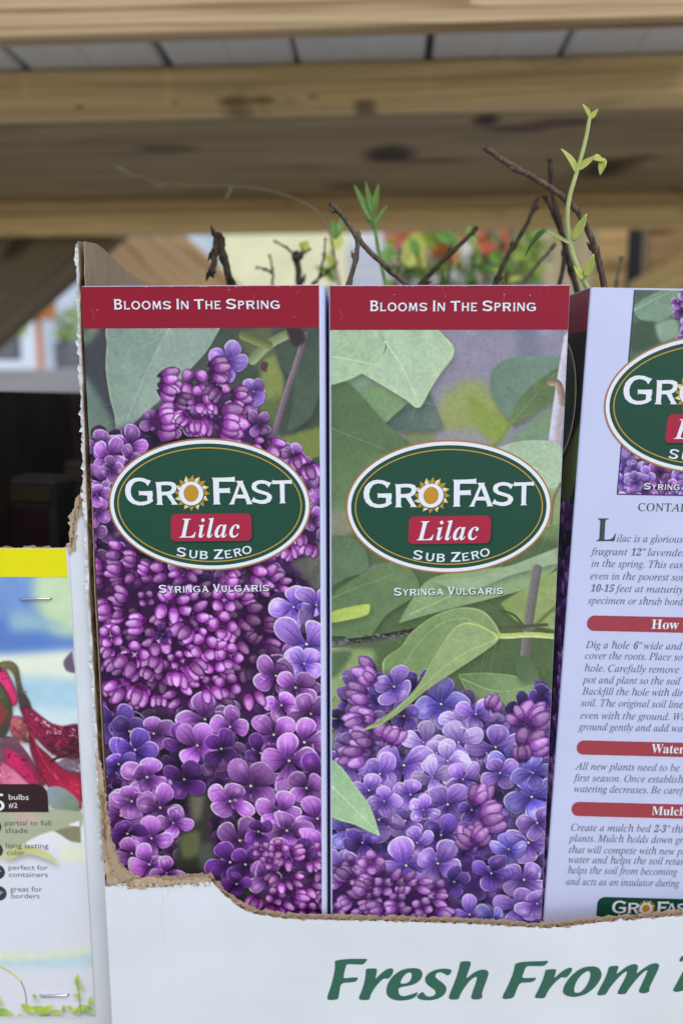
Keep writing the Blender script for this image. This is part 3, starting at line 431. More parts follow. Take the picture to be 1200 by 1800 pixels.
    p.fill([(330, 1390), (400, 1385), (392, 1420), (368, 1440), (378, 1500), (400, 1570), (420, 1640), (300, 1640), (308, 1500), (335, 1440)], C(50, 50, 44), bl=5)
    p.fill([(318, 1470), (350, 1460), (350, 1500), (322, 1510)], C(92, 98, 62), bl=4)
    p.fill([(335, 1400), (360, 1398), (352, 1440), (340, 1445)], C(104, 98, 82), bl=4)
    p.fill([(350, 1490), (372, 1480), (380, 1530), (355, 1530)], C(86, 96, 84), bl=4, alpha=.7)
    p.fill([(380, 1560), (470, 1570), (440, 1640), (360, 1640)], C(50, 46, 46), bl=6)
    fl = [((980, 70), 46, VIO), ((1085, 60), 40, VIO), ((1040, 240), 62, VIO), ((1030, 330), 40, VIO), ((900, 385), 46, PUR), ((990, 440), 44, PUR), ((925, 520), 40, PUR), ((1060, 560), 44, PUR),
          ((160, 600), 44, VDK), ((230, 640), 44, VDK), ((340, 650), 44, PUR), ((575, 585), 54, PUR), ((690, 620), 40, PUR), ((480, 690), 40, DKP), ((540, 705), 46, PUR), ((650, 720), 40, DKP),
          ((255, 725), 46, VDK), ((180, 790), 36, VDK), ((890, 655), 52, PUR), ((1030, 690), 54, PUR), ((830, 740), 40, DKP), ((310, 850), 52, PUR), ((480, 860), 40, DKP), ((960, 775), 54, PUR), ((1080, 850), 44, DKP),
          ((785, 890), 60, PUR), ((690, 960), 46, PUR), ((1040, 900), 46, PUR), ((190, 1025), 54, PUR), ((240, 960), 44, PUR), ((370, 990), 46, PUR), ((430, 1060), 34, PUR), ((915, 1005), 48, PUR),
          ((1090, 1040), 46, PUR), ((950, 1095), 50, PUR), ((735, 1140), 54, PUR), ((820, 1100), 34, DKP), ((690, 1240), 48, DKP), ((330, 1130), 44, PUR), ((220, 1110), 40, DKP), ((240, 1200), 40, PUR),
          ((320, 1250), 44, PUR), ((400, 1290), 34, PUR), ((1100, 1180), 44, PUR), ((900, 1210), 44, PUR), ((760, 1250), 42, DKP), ((855, 1300), 44, PUR), ((720, 1340), 34, DKP), ((1020, 1200), 34, DKP)]
    for (a, b), r, pal in fl:
        p.floret(q(a, b), r*.95, pal, dim=p.rng.uniform(.92, 1.26))
    p.scatter([q(830, 1180), q(1060, 1130), q(1140, 1160), q(1150, 1560), q(1000, 1560), q(880, 1480), q(900, 1350)], 24,
              lambda a: p.bud(a, p.rng.uniform(26, 34), 1.2+p.rng.normal()*.7, MAG, dim=p.rng.uniform(.8, 1.05), front=p.rng.random() < .35), 420)
    for a, an in ((q(800, 1425), 2.0), (q(880, 1465), 1.8), (q(600, 1490), 1.2), (q(720, 1450), 1.4), (q(980, 1500), 1.5)):
        p.bud(a, 34, an, MAG)
    p.floret(q(382, 195), 20, DKP, dim=.9)
    for a, an in ((q(215, 330), 2.2), (q(265, 470), 1.9), (q(165, 450), 2.4), (q(445, 400), 1.5), (q(530, 345), .8), (q(800, 490), 1.3), (q(605, 470), 1.2)):
        p.bud(a, 40, an, MAG, dim=1.1)
    return p

def paint_middle():
    p = Painting(F2, 372, .0009, F2.m(790, 580)[1], F2.w-.0004, .372, C(104, 124, 88))
    z = lambda x, y: (560+.4*x, 480+.4*y); q = lambda x, y: (560+.3833*x, 1040+.3834*y); e = lambda x, y: (560+.3833*x, 740+.3833*y)
    p.fill([(560, 560), (1040, 560), (1040, 800), (700, 830), (560, 760)], C(142, 138, 156), bl=8)
    p.fill([z(870, 240), z(960, 240), z(980, 380), z(880, 380)], C(112, 114, 136), bl=6, alpha=.7)
    p.fill([z(560, 520), z(700, 470), z(840, 600), z(830, 680), z(700, 740), z(540, 700), z(520, 620)], C(146, 156, 96), bl=8)
    p.fill([z(640, 530), z(700, 560), z(830, 650), z(800, 740), z(720, 720)], C(134, 152, 72), bl=4)
    p.fill([z(300, 690), z(520, 690), z(700, 690), z(740, 760), z(420, 780)], C(150, 144, 160), bl=6, alpha=.8)
    p.fill([z(360, 690), z(520, 680), z(500, 740), z(400, 760)], C(120, 132, 88), bl=4, alpha=.9)
    p.leaf([z(385, 568), z(440, 590), z(485, 515), z(520, 610), z(548, 682), z(300, 692), z(275, 660)], C(84, 102, 96), C(96, 114, 102), bl=1)
    p.leaf([z(120, 472), z(190, 440), z(245, 490), z(180, 545)], C(112, 140, 118), C(124, 150, 128), bl=.7)
    p.leaf([z(240, 488), z(390, 570), z(335, 620), z(275, 660), z(185, 545)], C(112, 144, 98), C(126, 152, 110), bl=.7)
    p.leaf([z(20, 482), z(118, 478), z(180, 530), z(290, 655), z(425, 765), z(320, 800), z(180, 870), z(20, 880)], C(84, 108, 72), C(96, 118, 84),
           rib=[z(50, 680), z(150, 720), z(260, 760), z(330, 800)], nv=4, bl=.8)
    p.leaf([z(20, 240), z(270, 240), z(295, 310), z(262, 390), z(190, 440), z(110, 476), z(20, 480)], C(156, 184, 148), C(168, 192, 158), rib=[z(20, 360), z(140, 380), z(230, 400)], nv=4, bl=.8, rimc=C(176, 196, 130))
    p.leaf([z(262, 240), z(500, 240), z(560, 285), z(592, 328), z(586, 372), z(535, 440), z(490, 510), z(440, 592), z(380, 555), z(290, 500), z(190, 440), z(262, 385), z(300, 318)],
           C(164, 190, 158), C(178, 200, 168), rib=[z(290, 300), z(350, 380), z(400, 480), z(438, 575)], nv=5, bl=.8, rimc=C(190, 208, 150))
    p.leaf([z(752, 470), z(768, 420), z(830, 375), z(960, 364), z(1075, 368), z(1050, 425), z(960, 490), z(890, 590), z(845, 650), z(790, 590), z(758, 520)], C(104, 130, 112), C(118, 142, 124), bl=1.2)
    p.leaf([z(1060, 410), z(1070, 480), z(1020, 570), z(930, 630), z(855, 672), z(843, 630), z(890, 540), z(980, 460)], C(92, 112, 72), C(104, 124, 84), rib=[z(850, 655), z(920, 570), z(1040, 440)], bl=1)
    p.fill([z(940, 640), z(1030, 580), z(1020, 700), z(960, 740), z(830, 740)], C(120, 146, 116), bl=4)
    p.stroke([z(845, 650), z(810, 720), z(770, 760)], 7, C(118, 142, 76), bl=1.4)
    p.stroke([z(1105, 290), z(1075, 460), z(1050, 620), z(1030, 780)], 24, C(176, 172, 196), col2=C(206, 202, 216), bl=1.4, taper=.9)
    p.stroke([z(1075, 560), z(1055, 660), z(1048, 760)], 9, C(176, 158, 150), bl=2, alpha=.7)
    p.stroke([z(1020, 480), z(1048, 480), z(1062, 520), z(1070, 570)], 13, C(120, 96, 82), col2=C(180, 158, 146), bl=1)
    # behind and beside the emblem
    p.leaf([(560, 790), (680, 800), (660, 880), (620, 910), (560, 905)], C(88, 112, 72), C(110, 134, 92), bl=1.4)
    p.fill([(560, 900), (630, 905), (640, 960), (560, 960)], C(134, 134, 112), bl=3)
    p.leaf([(850, 800), (900, 778), (955, 774), (985, 785), (990, 830), (982, 870), (930, 860), (880, 840)], C(160, 186, 154), C(172, 194, 164), rib=[(870, 810), (930, 815), (985, 850)], nv=3, bl=.8)
    p.fill([(930, 870), (985, 862), (990, 930), (950, 960)], C(142, 162, 112), bl=2)
    p.stroke([(985, 850), (970, 880), (968, 920)], 6, C(128, 120, 90), bl=1)
    p.leaf([(948, 935), (985, 920), (988, 970), (975, 1010), (950, 985)], C(108, 132, 88), C(122, 144, 100), bl=.8)
    # below the emblem
    p.fill([(560, 960), (1000, 960), (1000, 1260), (560, 1280)], C(84, 104, 68), bl=4)
    p.fill([(630, 1000), (690, 990), (680, 1020), (640, 1020)], C(142, 142, 150), bl=4)
    p.leaf([(560, 950), (615, 945), (640, 965), (645, 1000), (600, 1020), (560, 1050)], C(92, 116, 84), C(100, 124, 92), bl=1)
    p.leaf([(575, 1060), (610, 1025), (680, 990), (720, 1000), (735, 1040), (680, 1080), (640, 1125), (560, 1130)], C(96, 120, 80), C(108, 132, 92), rib=[(575, 1055), (620, 1035), (690, 1010)], nv=3, bl=1)
    p.leaf([(700, 1095), (745, 1025), (800, 1005), (900, 995), (960, 985), (985, 990), (935, 1030), (870, 1050), (760, 1078)], C(132, 158, 112), C(146, 168, 126), rib=[(720, 1080), (830, 1030), (960, 992)], nv=5, bl=.8)
    p.leaf([(760, 1020), (850, 1010), (985, 960), (990, 985), (900, 1010), (820, 1040)], C(146, 170, 132), C(156, 178, 142), bl=1)
    p.leaf([(880, 1060), (960, 1010), (990, 1000), (990, 1100), (940, 1100), (905, 1090)], C(138, 156, 94), C(150, 166, 108), bl=1.6)
    p.stroke([(943, 1000), (930, 1080), (922, 1150)], 17, C(104, 100, 100), col2=C(128, 124, 120), bl=1.2)
    p.stroke([(985, 1060), (960, 1080), (935, 1105)], 7, C(104, 126, 76), bl=1)
    p.stroke([(880, 1073), (905, 1080), (922, 1105)], 4, C(74, 90, 52), bl=.8)
    p.leaf([(575, 1080), (600, 1070), (640, 1062), (650, 1062), (646, 1080), (610, 1090), (580, 1094)], C(168, 188, 92), C(182, 200, 104), bl=1)
    p.fill([(560, 1140), (620, 1140), (660, 1150), (620, 1280), (560, 1330)], C(138, 158, 104), bl=4)
    p.stroke([(620, 1230), (600, 1270), (570, 1300)], 6, C(82, 100, 62), bl=2)
    p.fill([(570, 1150), (620, 1145), (600, 1180), (570, 1200)], C(86, 110, 78), bl=3)
    p.stroke([(560, 1134), (620, 1129), (680, 1119), (740, 1108)], 15, C(44, 44, 40), col2=C(92, 92, 84), bl=1, taper=.75)
    p.stroke([(560, 1128), (602, 1126)], 22, C(54, 60, 56), col2=C(100, 110, 106), bl=1.2, taper=.7)
    p.stroke([(850, 1104), (900, 1102), (960, 1098)], 6, C(84, 88, 66), bl=1.2)
    for _ in range(60):
        a = (p.rng.uniform(562, 740), 0); a = (a[0], 1131-(a[0]-570)*.125+p.rng.normal()*3.5)
        p.stroke([a, (a[0]+3, a[1]+1)], p.rng.uniform(1, 3), C(130, 140, 134) if p.rng.random() < .5 else C(28, 28, 26), bl=.7, alpha=.7, smooth=0)
    p.leaf([q(640, 380), q(760, 372), q(900, 385), q(1010, 420), q(930, 490), q(850, 540), q(760, 560), q(690, 480)], C(102, 128, 82), C(134, 156, 110), rimc=C(150, 170, 112), rib=[q(660, 400), q(820, 470), q(1000, 425)], nv=4, bl=.8)
    p.leaf([q(905, 310), q(950, 295), q(1000, 350), q(1010, 405), q(930, 410), q(905, 370)], C(84, 108, 74), C(96, 118, 86), bl=1)
    p.fill([q(1010, 420), q(1060, 350), q(1060, 520), q(960, 560), q(880, 540)], C(78, 102, 66), bl=2)
    p.leaf([q(290, 330), q(380, 250), q(420, 190), q(530, 110), q(650, 72), q(745, 85), q(805, 140), q(835, 205), q(700, 150), q(600, 240), q(540, 320), q(450, 480), q(330, 520)], C(118, 144, 92), C(136, 158, 108), rimc=C(160, 182, 120), rib=[q(820, 200), q(650, 100), q(480, 190), q(340, 420)], bl=.8)
    p.stroke([q(790, 200), q(860, 205), q(960, 195), q(1080, 205)], 10, C(172, 190, 100), col2=C(206, 216, 150), bl=.8)
    # flowers
    body = [(585, 1330), (600, 1240), (640, 1180), (720, 1200), (800, 1210), (880, 1250), (990, 1210), (1000, 1640), (560, 1640)]
    p.fill(body, C(84, 56, 128), bl=7)
    p.scatter(body, 26, lambda a: p.floret(a, p.rng.uniform(24, 34), VDK if p.rng.random() < .5 else VIO, dim=p.rng.uniform(.5, .95), eye=False), 1300)
    p.fill([q(620, 1270), q(740, 1250), q(760, 1400), q(640, 1430)], C(52, 30, 84), bl=6, alpha=.8)
    p.fill([q(780, 1090), q(850, 1060), q(840, 1200), q(760, 1180)], C(60, 40, 96), bl=5, alpha=.7)
    fl = [((345, 435), 50, VIO), ((560, 515), 56, BLU), ((390, 570), 34, VDK), ((640, 600), 46, LIT), ((720, 560), 44, VIO), ((810, 712), 54, VIO), ((870, 790), 40, BLU), ((480, 690), 46, LIT), ((640, 690), 48, LIT), ((540, 740), 40, LIT),
          ((390, 795), 62, VIO), ((280, 835), 50, VIO), ((590, 775), 48, LIT), ((520, 850), 40, LIT), ((660, 860), 40, VIO), ((830, 830), 44, VIO), ((150, 800), 40, VIO), ((230, 910), 46, VIO), ((420, 930), 46, VIO),
          ((590, 975), 56, VIO), ((395, 1050), 52, VIO), ((275, 1045), 46, VIO), ((975, 940), 60, BLU), ((980, 830), 42, BLU), ((700, 1000), 34, VDK), ((560, 1115), 44, VDK), ((450, 1150), 40, VIO), ((130, 1090), 46, BLU), ((200, 1150), 40, VDK), ((120, 1260), 44, VIO),
          ((400, 1255), 58, VIO), ((545, 1245), 56, VIO), ((960, 1150), 56, VIO), ((870, 1180), 44, BLU), ((940, 1320), 54, VIO), ((790, 1290), 42, VDK), ((910, 1450), 50, VIO), ((1000, 1430), 44, VIO), ((690, 1480), 44, VIO), ((800, 1500), 40, BLU), ((620, 1330), 36, VDK), ((1000, 1060), 40, VIO), ((300, 960), 36, VIO), ((480, 1000), 34, VIO)]
    for (a, b), r, pal in fl: p.floret(q(a, b), r*.9, pal, dim=p.rng.uniform(.95, 1.08))
    BM = (C(84, 40, 104), C(134, 76, 158), C(164, 110, 180), C(214, 178, 222))
    for (a, b), an, L in (((210, 350), 3.6, 42), ((225, 390), 3.9, 36), ((175, 470), 3.4, 42), ((190, 515), 3.2, 40), ((220, 580), 3.3, 40), ((170, 600), 2.8, 40), ((310, 640), 4.9, 44), ((340, 660), 5.3, 40), ((190, 670), 3.5, 44), ((210, 715), 3.1, 40), ((120, 750), 3.0, 40), ((170, 755), 2.9, 44),
                          ((740, 930), 5.0, 46), ((760, 960), 5.6, 40), ((790, 1040), 6.0, 52), ((700, 1110), 4.4, 48), ((680, 1140), 3.8, 40), ((740, 1120), 5.4, 40), ((980, 560), 5.4, 54), ((1010, 585), 5.7, 48), ((900, 570), 4.0, 36), ((960, 670), 5.2, 46), ((1000, 700), 5.8, 46), ((930, 740), 4.6, 38), ((800, 510), 5.2, 34)):
        p.bud(q(a, b), L, an, BM)
    reg = [q(65, 1290), q(180, 1230), q(320, 1280), q(480, 1330), q(590, 1370), q(600, 1560), q(65, 1560)]
    p.fill(reg, C(44, 18, 64), bl=6, alpha=.9)
    p.scatter(reg, 20, lambda a: p.bud(a, p.rng.uniform(27, 36), math.atan2(a[1]-1590, a[0]-690)+p.rng.normal()*.4, BM, dim=p.rng.uniform(.82, 1.04), front=p.rng.random() < .3), 700)
    p.bud(q(240, 1240), 40, 0, BM, front=True)
    p.leaf([q(190, 640), q(300, 575), q(440, 450), q(535, 290), q(620, 168), q(692, 140), q(790, 178), q(822, 218), q(760, 272), q(620, 365), q(500, 445), q(360, 560), q(270, 615)],
           C(136, 158, 102), C(152, 172, 122), rib=[q(820, 215), q(640, 290), q(480, 430), q(300, 590)], nv=6, bl=.7, rimc=C(186, 200, 120))
    p.leaf([q(40, 760), q(100, 800), q(160, 880), q(235, 985), q(280, 1120), q(170, 1070), q(40, 1010)], C(150, 188, 142), C(164, 198, 154), rib=[q(50, 880), q(160, 990), q(270, 1100)], nv=3, bl=.8, rimc=C(178, 206, 160))
    return p

def paint_back():
    """small picture on the information side"""
    x0 = F3.m(1115, 515)[0]; d1 = F3.m(1130, 869)[1]
    p = Painting(F3, 250, x0, .0008, BOX_W-.0008, d1, C(98, 122, 98)); p.grain = .006
    p.fill([(1090, 500), (1320, 500), (1320, 700), (1090, 700)], C(86, 106, 88), bl=4)
    p.leaf([(1113, 540), (1140, 520), (1190, 500), (1230, 500), (1190, 545), (1160, 565), (1125, 562)], C(120, 148, 124), C(134, 160, 136), rib=[(1115, 545), (1150, 525), (1195, 505)], nv=3, bl=.8)
    p.fill([(1100, 570), (1150, 566), (1160, 600), (1110, 620)], C(66, 86, 66), bl=2)
    p.fill([(1150, 570), (1185, 560), (1190, 590), (1160, 600)], C(140, 164, 140), bl=2)
    p.scatter([(1180, 550), (1200, 510), (1330, 505), (1330, 600), (1190, 600)], 14, lambda a: p.floret(a, 17, PUR, eye=False), 200)
    p.fill([(1080, 700), (1330, 700), (1330, 880), (1080, 880)], C(76, 44, 110), bl=4)
    p.scatter([(1085, 690), (1330, 690), (1330, 875), (1085, 875)], 17, lambda a: p.floret(a, p.rng.uniform(17, 25), PUR if p.rng.random() < .55 else VIO, dim=p.rng.uniform(.8, 1.1), eye=p.rng.random() < .3), 900)
    return p

def paint_behind():
    p = Painting(F4, 150, .0006, F3.m(1050, 581)[1], BOX_D-.0004, .36, C(14, 16, 12))  # near-black ground includes the shade of the gap between the boxes
    W, H = p.W, p.H; yy, xx = np.mgrid[0:H, 0:W]
    p.fill([(W*.5, 0), (W, 0), (W, H*.2), (W*.6, H*.22)], C(18, 18, 18), bl=8, raw=True)
    p.fill([(W*.7, H*.2), (W, H*.12), (W, H*.2), (W*.8, H*.26)], C(92, 108, 52), bl=2, raw=True)
    for i in range(260):
        cx, cy = p.rng.uniform(W*.4, W+6), p.rng.uniform(H*.24, H)
        for k in range(4): p.petal(cx, cy, 13, 9, k*1.57+p.rng.uniform(0, 1), DKP if i % 3 else PUR, dim=p.rng.uniform(.7, 1.2))
    return p

def paint_bulbs():
    d0 = F5.m(60, 1014)[1]
    p = Painting(F5, 300, .0004, d0, F5.w-.0002, F5.h-.0006, C(214, 220, 232)); p.grain = .004; p.mottle = .08; p.clarity = .3
    g = [(-60, 1000), (180, 1000), (180, 1150), (-60, 1150)]
    p.fill([(-250, 990), (200, 990), (200, 1170), (-250, 1170)], C(118, 152, 208), bl=5)
    p.fill([(-250, 1100), (120, 1090), (140, 1150), (-250, 1160)], C(92, 128, 196), bl=8)
    p.fill([(70, 1005), (140, 1000), (140, 1110), (90, 1110), (60, 1050)], C(196, 218, 178), bl=9)
    p.fill([(20, 1075), (60, 1080), (130, 1105), (20, 1110)], C(150, 186, 200), bl=8)
    p.fill([(-250, 1155), (10, 1150), (150, 1140), (150, 1200), (-250, 1205)], C(226, 236, 216), bl=7)
    p.fill([(-250, 1205), (160, 1198), (160, 1300), (-250, 1300)], C(168, 206, 222), bl=9)
    p.fill([(-250, 1260), (160, 1250), (160, 1350), (-250, 1350)], C(206, 226, 232), bl=9)
    p.fill([(-250, 1330), (160, 1330), (160, 1480), (-250, 1480)], C(222, 228, 232), bl=6)
    z = lambda x, y: (x/3.915, 940+y/3.915)
    p.fill([z(440, 870), z(500, 800), z(520, 950), z(460, 935)], C(104, 92, 112), bl=1.5)
    RED = C(196, 40, 84)
    # dark-edged red leaves, puckered and wet
    PINK, MAR, DRK, PALE = C(222, 58, 124), C(132, 28, 58), C(44, 22, 34), C(232, 190, 206)
    def lf(pts, c1, c2, n=40, rib=None, edge=True, cols=None, size=(1.5, 5), nz=.10, ang=.5):
        P = [z(*q) for q in pts]
        if edge: p.fill(P, DRK, bl=1.6, alpha=.8); m = np.mean(P, 0); Q = [(a[0]+(m[0]-a[0])*.04, a[1]+(m[1]-a[1])*.04) for a in P]
        else: Q = P
        p.leaf(Q, c1, c2, rib=rib, bl=2, noise=nz, nv=5)
        p.speckle(Q, n, cols or (MAR*.8, MAR*.6, PINK*.9, DRK), size, .6, ang)
    lf([(-320, 900), (-60, 880), (10, 892), (70, 980), (128, 1120), (100, 1175), (20, 1150), (-100, 1110), (-320, 1150)], C(228, 60, 128), C(216, 50, 110), 50, cols=(C(246, 130, 170), MAR, C(190, 40, 90)))
    lf([(-30, 900), (20, 873), (85, 874), (125, 915), (140, 1000), (160, 1070), (205, 1150), (218, 1215), (200, 1250), (150, 1215), (128, 1110), (105, 970), (70, 922), (20, 915)], C(120, 120, 66), C(58, 44, 56), 40, cols=(C(90, 92, 60), DRK, C(130, 120, 110)))
    lf([(-220, 960), (-40, 985), (30, 1050), (80, 1160), (86, 1260), (60, 1350), (10, 1400), (-220, 1420)], C(96, 108, 62), C(70, 66, 52), 60, cols=(C(60, 70, 44), C(150, 60, 60), C(120, 130, 90)))
    p.fill([z(-60, 1140), z(10, 1160), z(46, 1240), z(10, 1310), z(-60, 1300)], C(150, 56, 54), bl=3, alpha=.8)
    lf([(75, 1262), (140, 1250), (190, 1290), (230, 1350), (236, 1420), (170, 1425), (90, 1390)], C(214, 112, 126), C(100, 52, 52), 40, cols=(C(150, 150, 90), MAR, C(230, 140, 150)))
    curl = [(150, 1185), (215, 1195), (280, 1245), (350, 1295), (430, 1318), (560, 1318), (560, 1528), (450, 1538), (360, 1505), (280, 1430), (215, 1350), (165, 1270)]
    lf(curl, C(158, 38, 78), C(84, 22, 44), 150, cols=(C(200, 60, 100), C(60, 18, 36), C(110, 26, 56)), nz=.16, ang=.7)
    top_ = [z(*q) for q in [(190, 1200), (280, 1255), (360, 1305), (560, 1325), (560, 1400), (420, 1390), (320, 1350), (230, 1270)]]
    p.speckle(top_, 150, (PALE, C(214, 140, 170), C(240, 214, 226)), (1, 3.2), .8, .6)
    p.speckle([z(*q) for q in [(300, 1440), (560, 1440), (560, 1530), (420, 1530)]], 60, (DRK, C(60, 26, 30), C(90, 70, 60)), (2, 5), .7, .2)
    lf([(-160, 1420), (20, 1385), (100, 1400), (180, 1490), (270, 1620), (330, 1690), (240, 1760), (-160, 1780)], C(112, 104, 112), C(132, 40, 72), 120, cols=(C(150, 146, 152), C(80, 40, 60), C(180, 40, 90), DRK), nz=.14)
    lf([(40, 1470), (110, 1500), (190, 1590), (250, 1690), (180, 1730), (90, 1690), (50, 1590)], C(206, 40, 98), C(178, 36, 86), 40, rib=[z(60, 1490), z(140, 1600), z(210, 1710)], edge=False)
    lf([(205, 1330), (245, 1430), (330, 1510), (420, 1590), (560, 1650), (560, 1890), (420, 1805), (330, 1725), (255, 1600), (210, 1470)], C(110, 24, 50), C(190, 38, 72), 90, rib=[z(215, 1360), z(300, 1560), z(420, 1720), z(540, 1820)], cols=(C(240, 90, 120), MAR, C(190, 36, 76)))
    lf([(-160, 1570), (20, 1560), (130, 1640), (260, 1770), (-160, 1800)], C(184, 72, 112), C(214, 120, 152), 60, rib=[z(-100, 1600), z(60, 1680), z(200, 1770)], cols=(C(230, 170, 190), MAR, C(150, 90, 110)))
    lf([(395, 1572), (450, 1548), (560, 1540), (560, 1640), (470, 1625)], C(140, 134, 146), C(96, 70, 84), 24, cols=(C(214, 214, 222), C(90, 70, 84), C(160, 150, 164)))
    p.stroke([z(355, 1560), z(400, 1530), z(450, 1520)], 5, C(60, 36, 44), bl=1)
    y = lambda a, b: (a/4, 1350+b/4)
    p.leaf([y(330, 150), y(420, 130), y(540, 210), y(560, 310), y(440, 310), y(340, 250)], C(150, 160, 176), C(112, 132, 104), bl=1)
    # pale foliage band
    p.fill([y(-400, 305), y(560, 305), y(565, 420), y(380, 440), y(220, 500), y(60, 600), y(-400, 700)], C(168, 176, 148), bl=1.4)
    p.fill([y(380, 440), y(565, 400), y(570, 525), y(500, 515), y(430, 470)], C(134, 132, 104), bl=1.2)
    p.fill([y(60, 310), y(220, 310), y(300, 370), y(160, 400)], C(206, 172, 170), bl=6, alpha=.7)
    p.fill([y(480, 400), y(560, 370), y(560, 412)], C(238, 238, 238), bl=1, smooth=0)
    p.leaf([y(30, 640), y(120, 545), y(240, 555), y(340, 595), y(425, 685), y(330, 640), y(200, 605), y(80, 640)], C(186, 192, 130), C(206, 208, 150), bl=1)
    p.fill([y(-400, 560), y(60, 560), y(50, 640), y(-400, 760)], C(192, 196, 160), bl=5)
    p.fill([y(430, 560), y(600, 560), y(600, 640), y(440, 650)], C(226, 232, 200), bl=8)
    p.fill([y(-400, 1330), y(300, 1320), y(640, 1280), y(640, 1390), y(300, 1400), y(-400, 1410)], C(186, 214, 226), bl=6)
    p.fill([y(-400, 1290), y(300, 1300), y(640, 1260), y(640, 1300), y(300, 1340), y(-400, 1340)], C(218, 230, 196), bl=6)
    p.stroke([y(-60, 1370), y(60, 1420), y(150, 1500)], 5, C(196, 206, 84), bl=.8, taper=.4)
    p.stroke([y(150, 1500), y(185, 1580), y(190, 1680)], 2, C(110, 120, 110), bl=.6)
    G1, G2 = C(150, 190, 60), C(96, 150, 84)
    for (a, b), L, an in (((290, 1700), 34, .3), ((330, 1700), 30, -.6), ((400, 1715), 22, 0), ((200, 1690), 30, .5), ((250, 1610), 14, .9), ((545, 1490), 22, -1.5), ((570, 1540), 16, -.5), ((550, 1600), 18, .2), ((640, 1640), 20, -1.4),
                          ((600, 1690), 26, .4), ((560, 1700), 26, -.6), ((450, 1690), 16, -1.6), ((500, 1690), 18, .6), ((150, 1740), 14, 0), ((20, 1720), 40, .1), ((-60, 1600), 50, .6), ((640, 1700), 18, 1), ((-120, 1720), 40, -.3), ((-260, 1700), 50, .2)):
        c = y(a, b); dx, dy = math.cos(an)*L/2, math.sin(an)*L/2; nx, ny = -dy*.42, dx*.42
        p.leaf([(c[0]-dx, c[1]-dy), (c[0]+nx, c[1]+ny), (c[0]+dx, c[1]+dy), (c[0]-nx, c[1]-ny)], G1 if p.rng.random() < .65 else G2, C(196, 214, 110), bl=.9)
    p.stroke([y(545, 1490), y(560, 1600), y(570, 1720)], 2, C(120, 150, 70), bl=.7)
    return p
#ART-END
# ------------------------------------------------------------------ scene helpers
col = scene.collection
def tag(o, label=None, cat=None, group=None, kind=None):
    if label: o['label'] = label
    if cat: o['category'] = cat
    if group: o['group'] = group
    if kind: o['kind'] = kind
    return o
def empty(name, loc=(0, 0, 0), rz=0.0, M=None):
    o = bpy.data.objects.new(name, None); col.objects.link(o); o.empty_display_size = .02
    if M is not None: o.matrix_world = M
    else: o.location = loc; o.rotation_euler = (0, 0, rz)
    return o
def mesh_obj(name, verts, faces, mats, parent=None, fmat=None, smooth=False, colors=None):
    me = bpy.data.meshes.new(name); me.from_pydata([tuple(map(float, v)) for v in verts], [], faces)
    for m in (mats if isinstance(mats, (list, tuple)) else [mats]): me.materials.append(m)
    if fmat is not None: me.polygons.foreach_set('material_index', fmat)
    if smooth: me.polygons.foreach_set('use_smooth', [True]*len(me.polygons))
    if colors is not None:
        a = me.color_attributes.new('print', 'FLOAT_COLOR', 'CORNER'); buf = []
        for i, p in enumerate(me.polygons): buf += list(colors[i])*p.loop_total
        a.data.foreach_set('color', buf)
    me.update()
    o = bpy.data.objects.new(name, me); col.objects.link(o)
    if parent: o.parent = parent
    return o
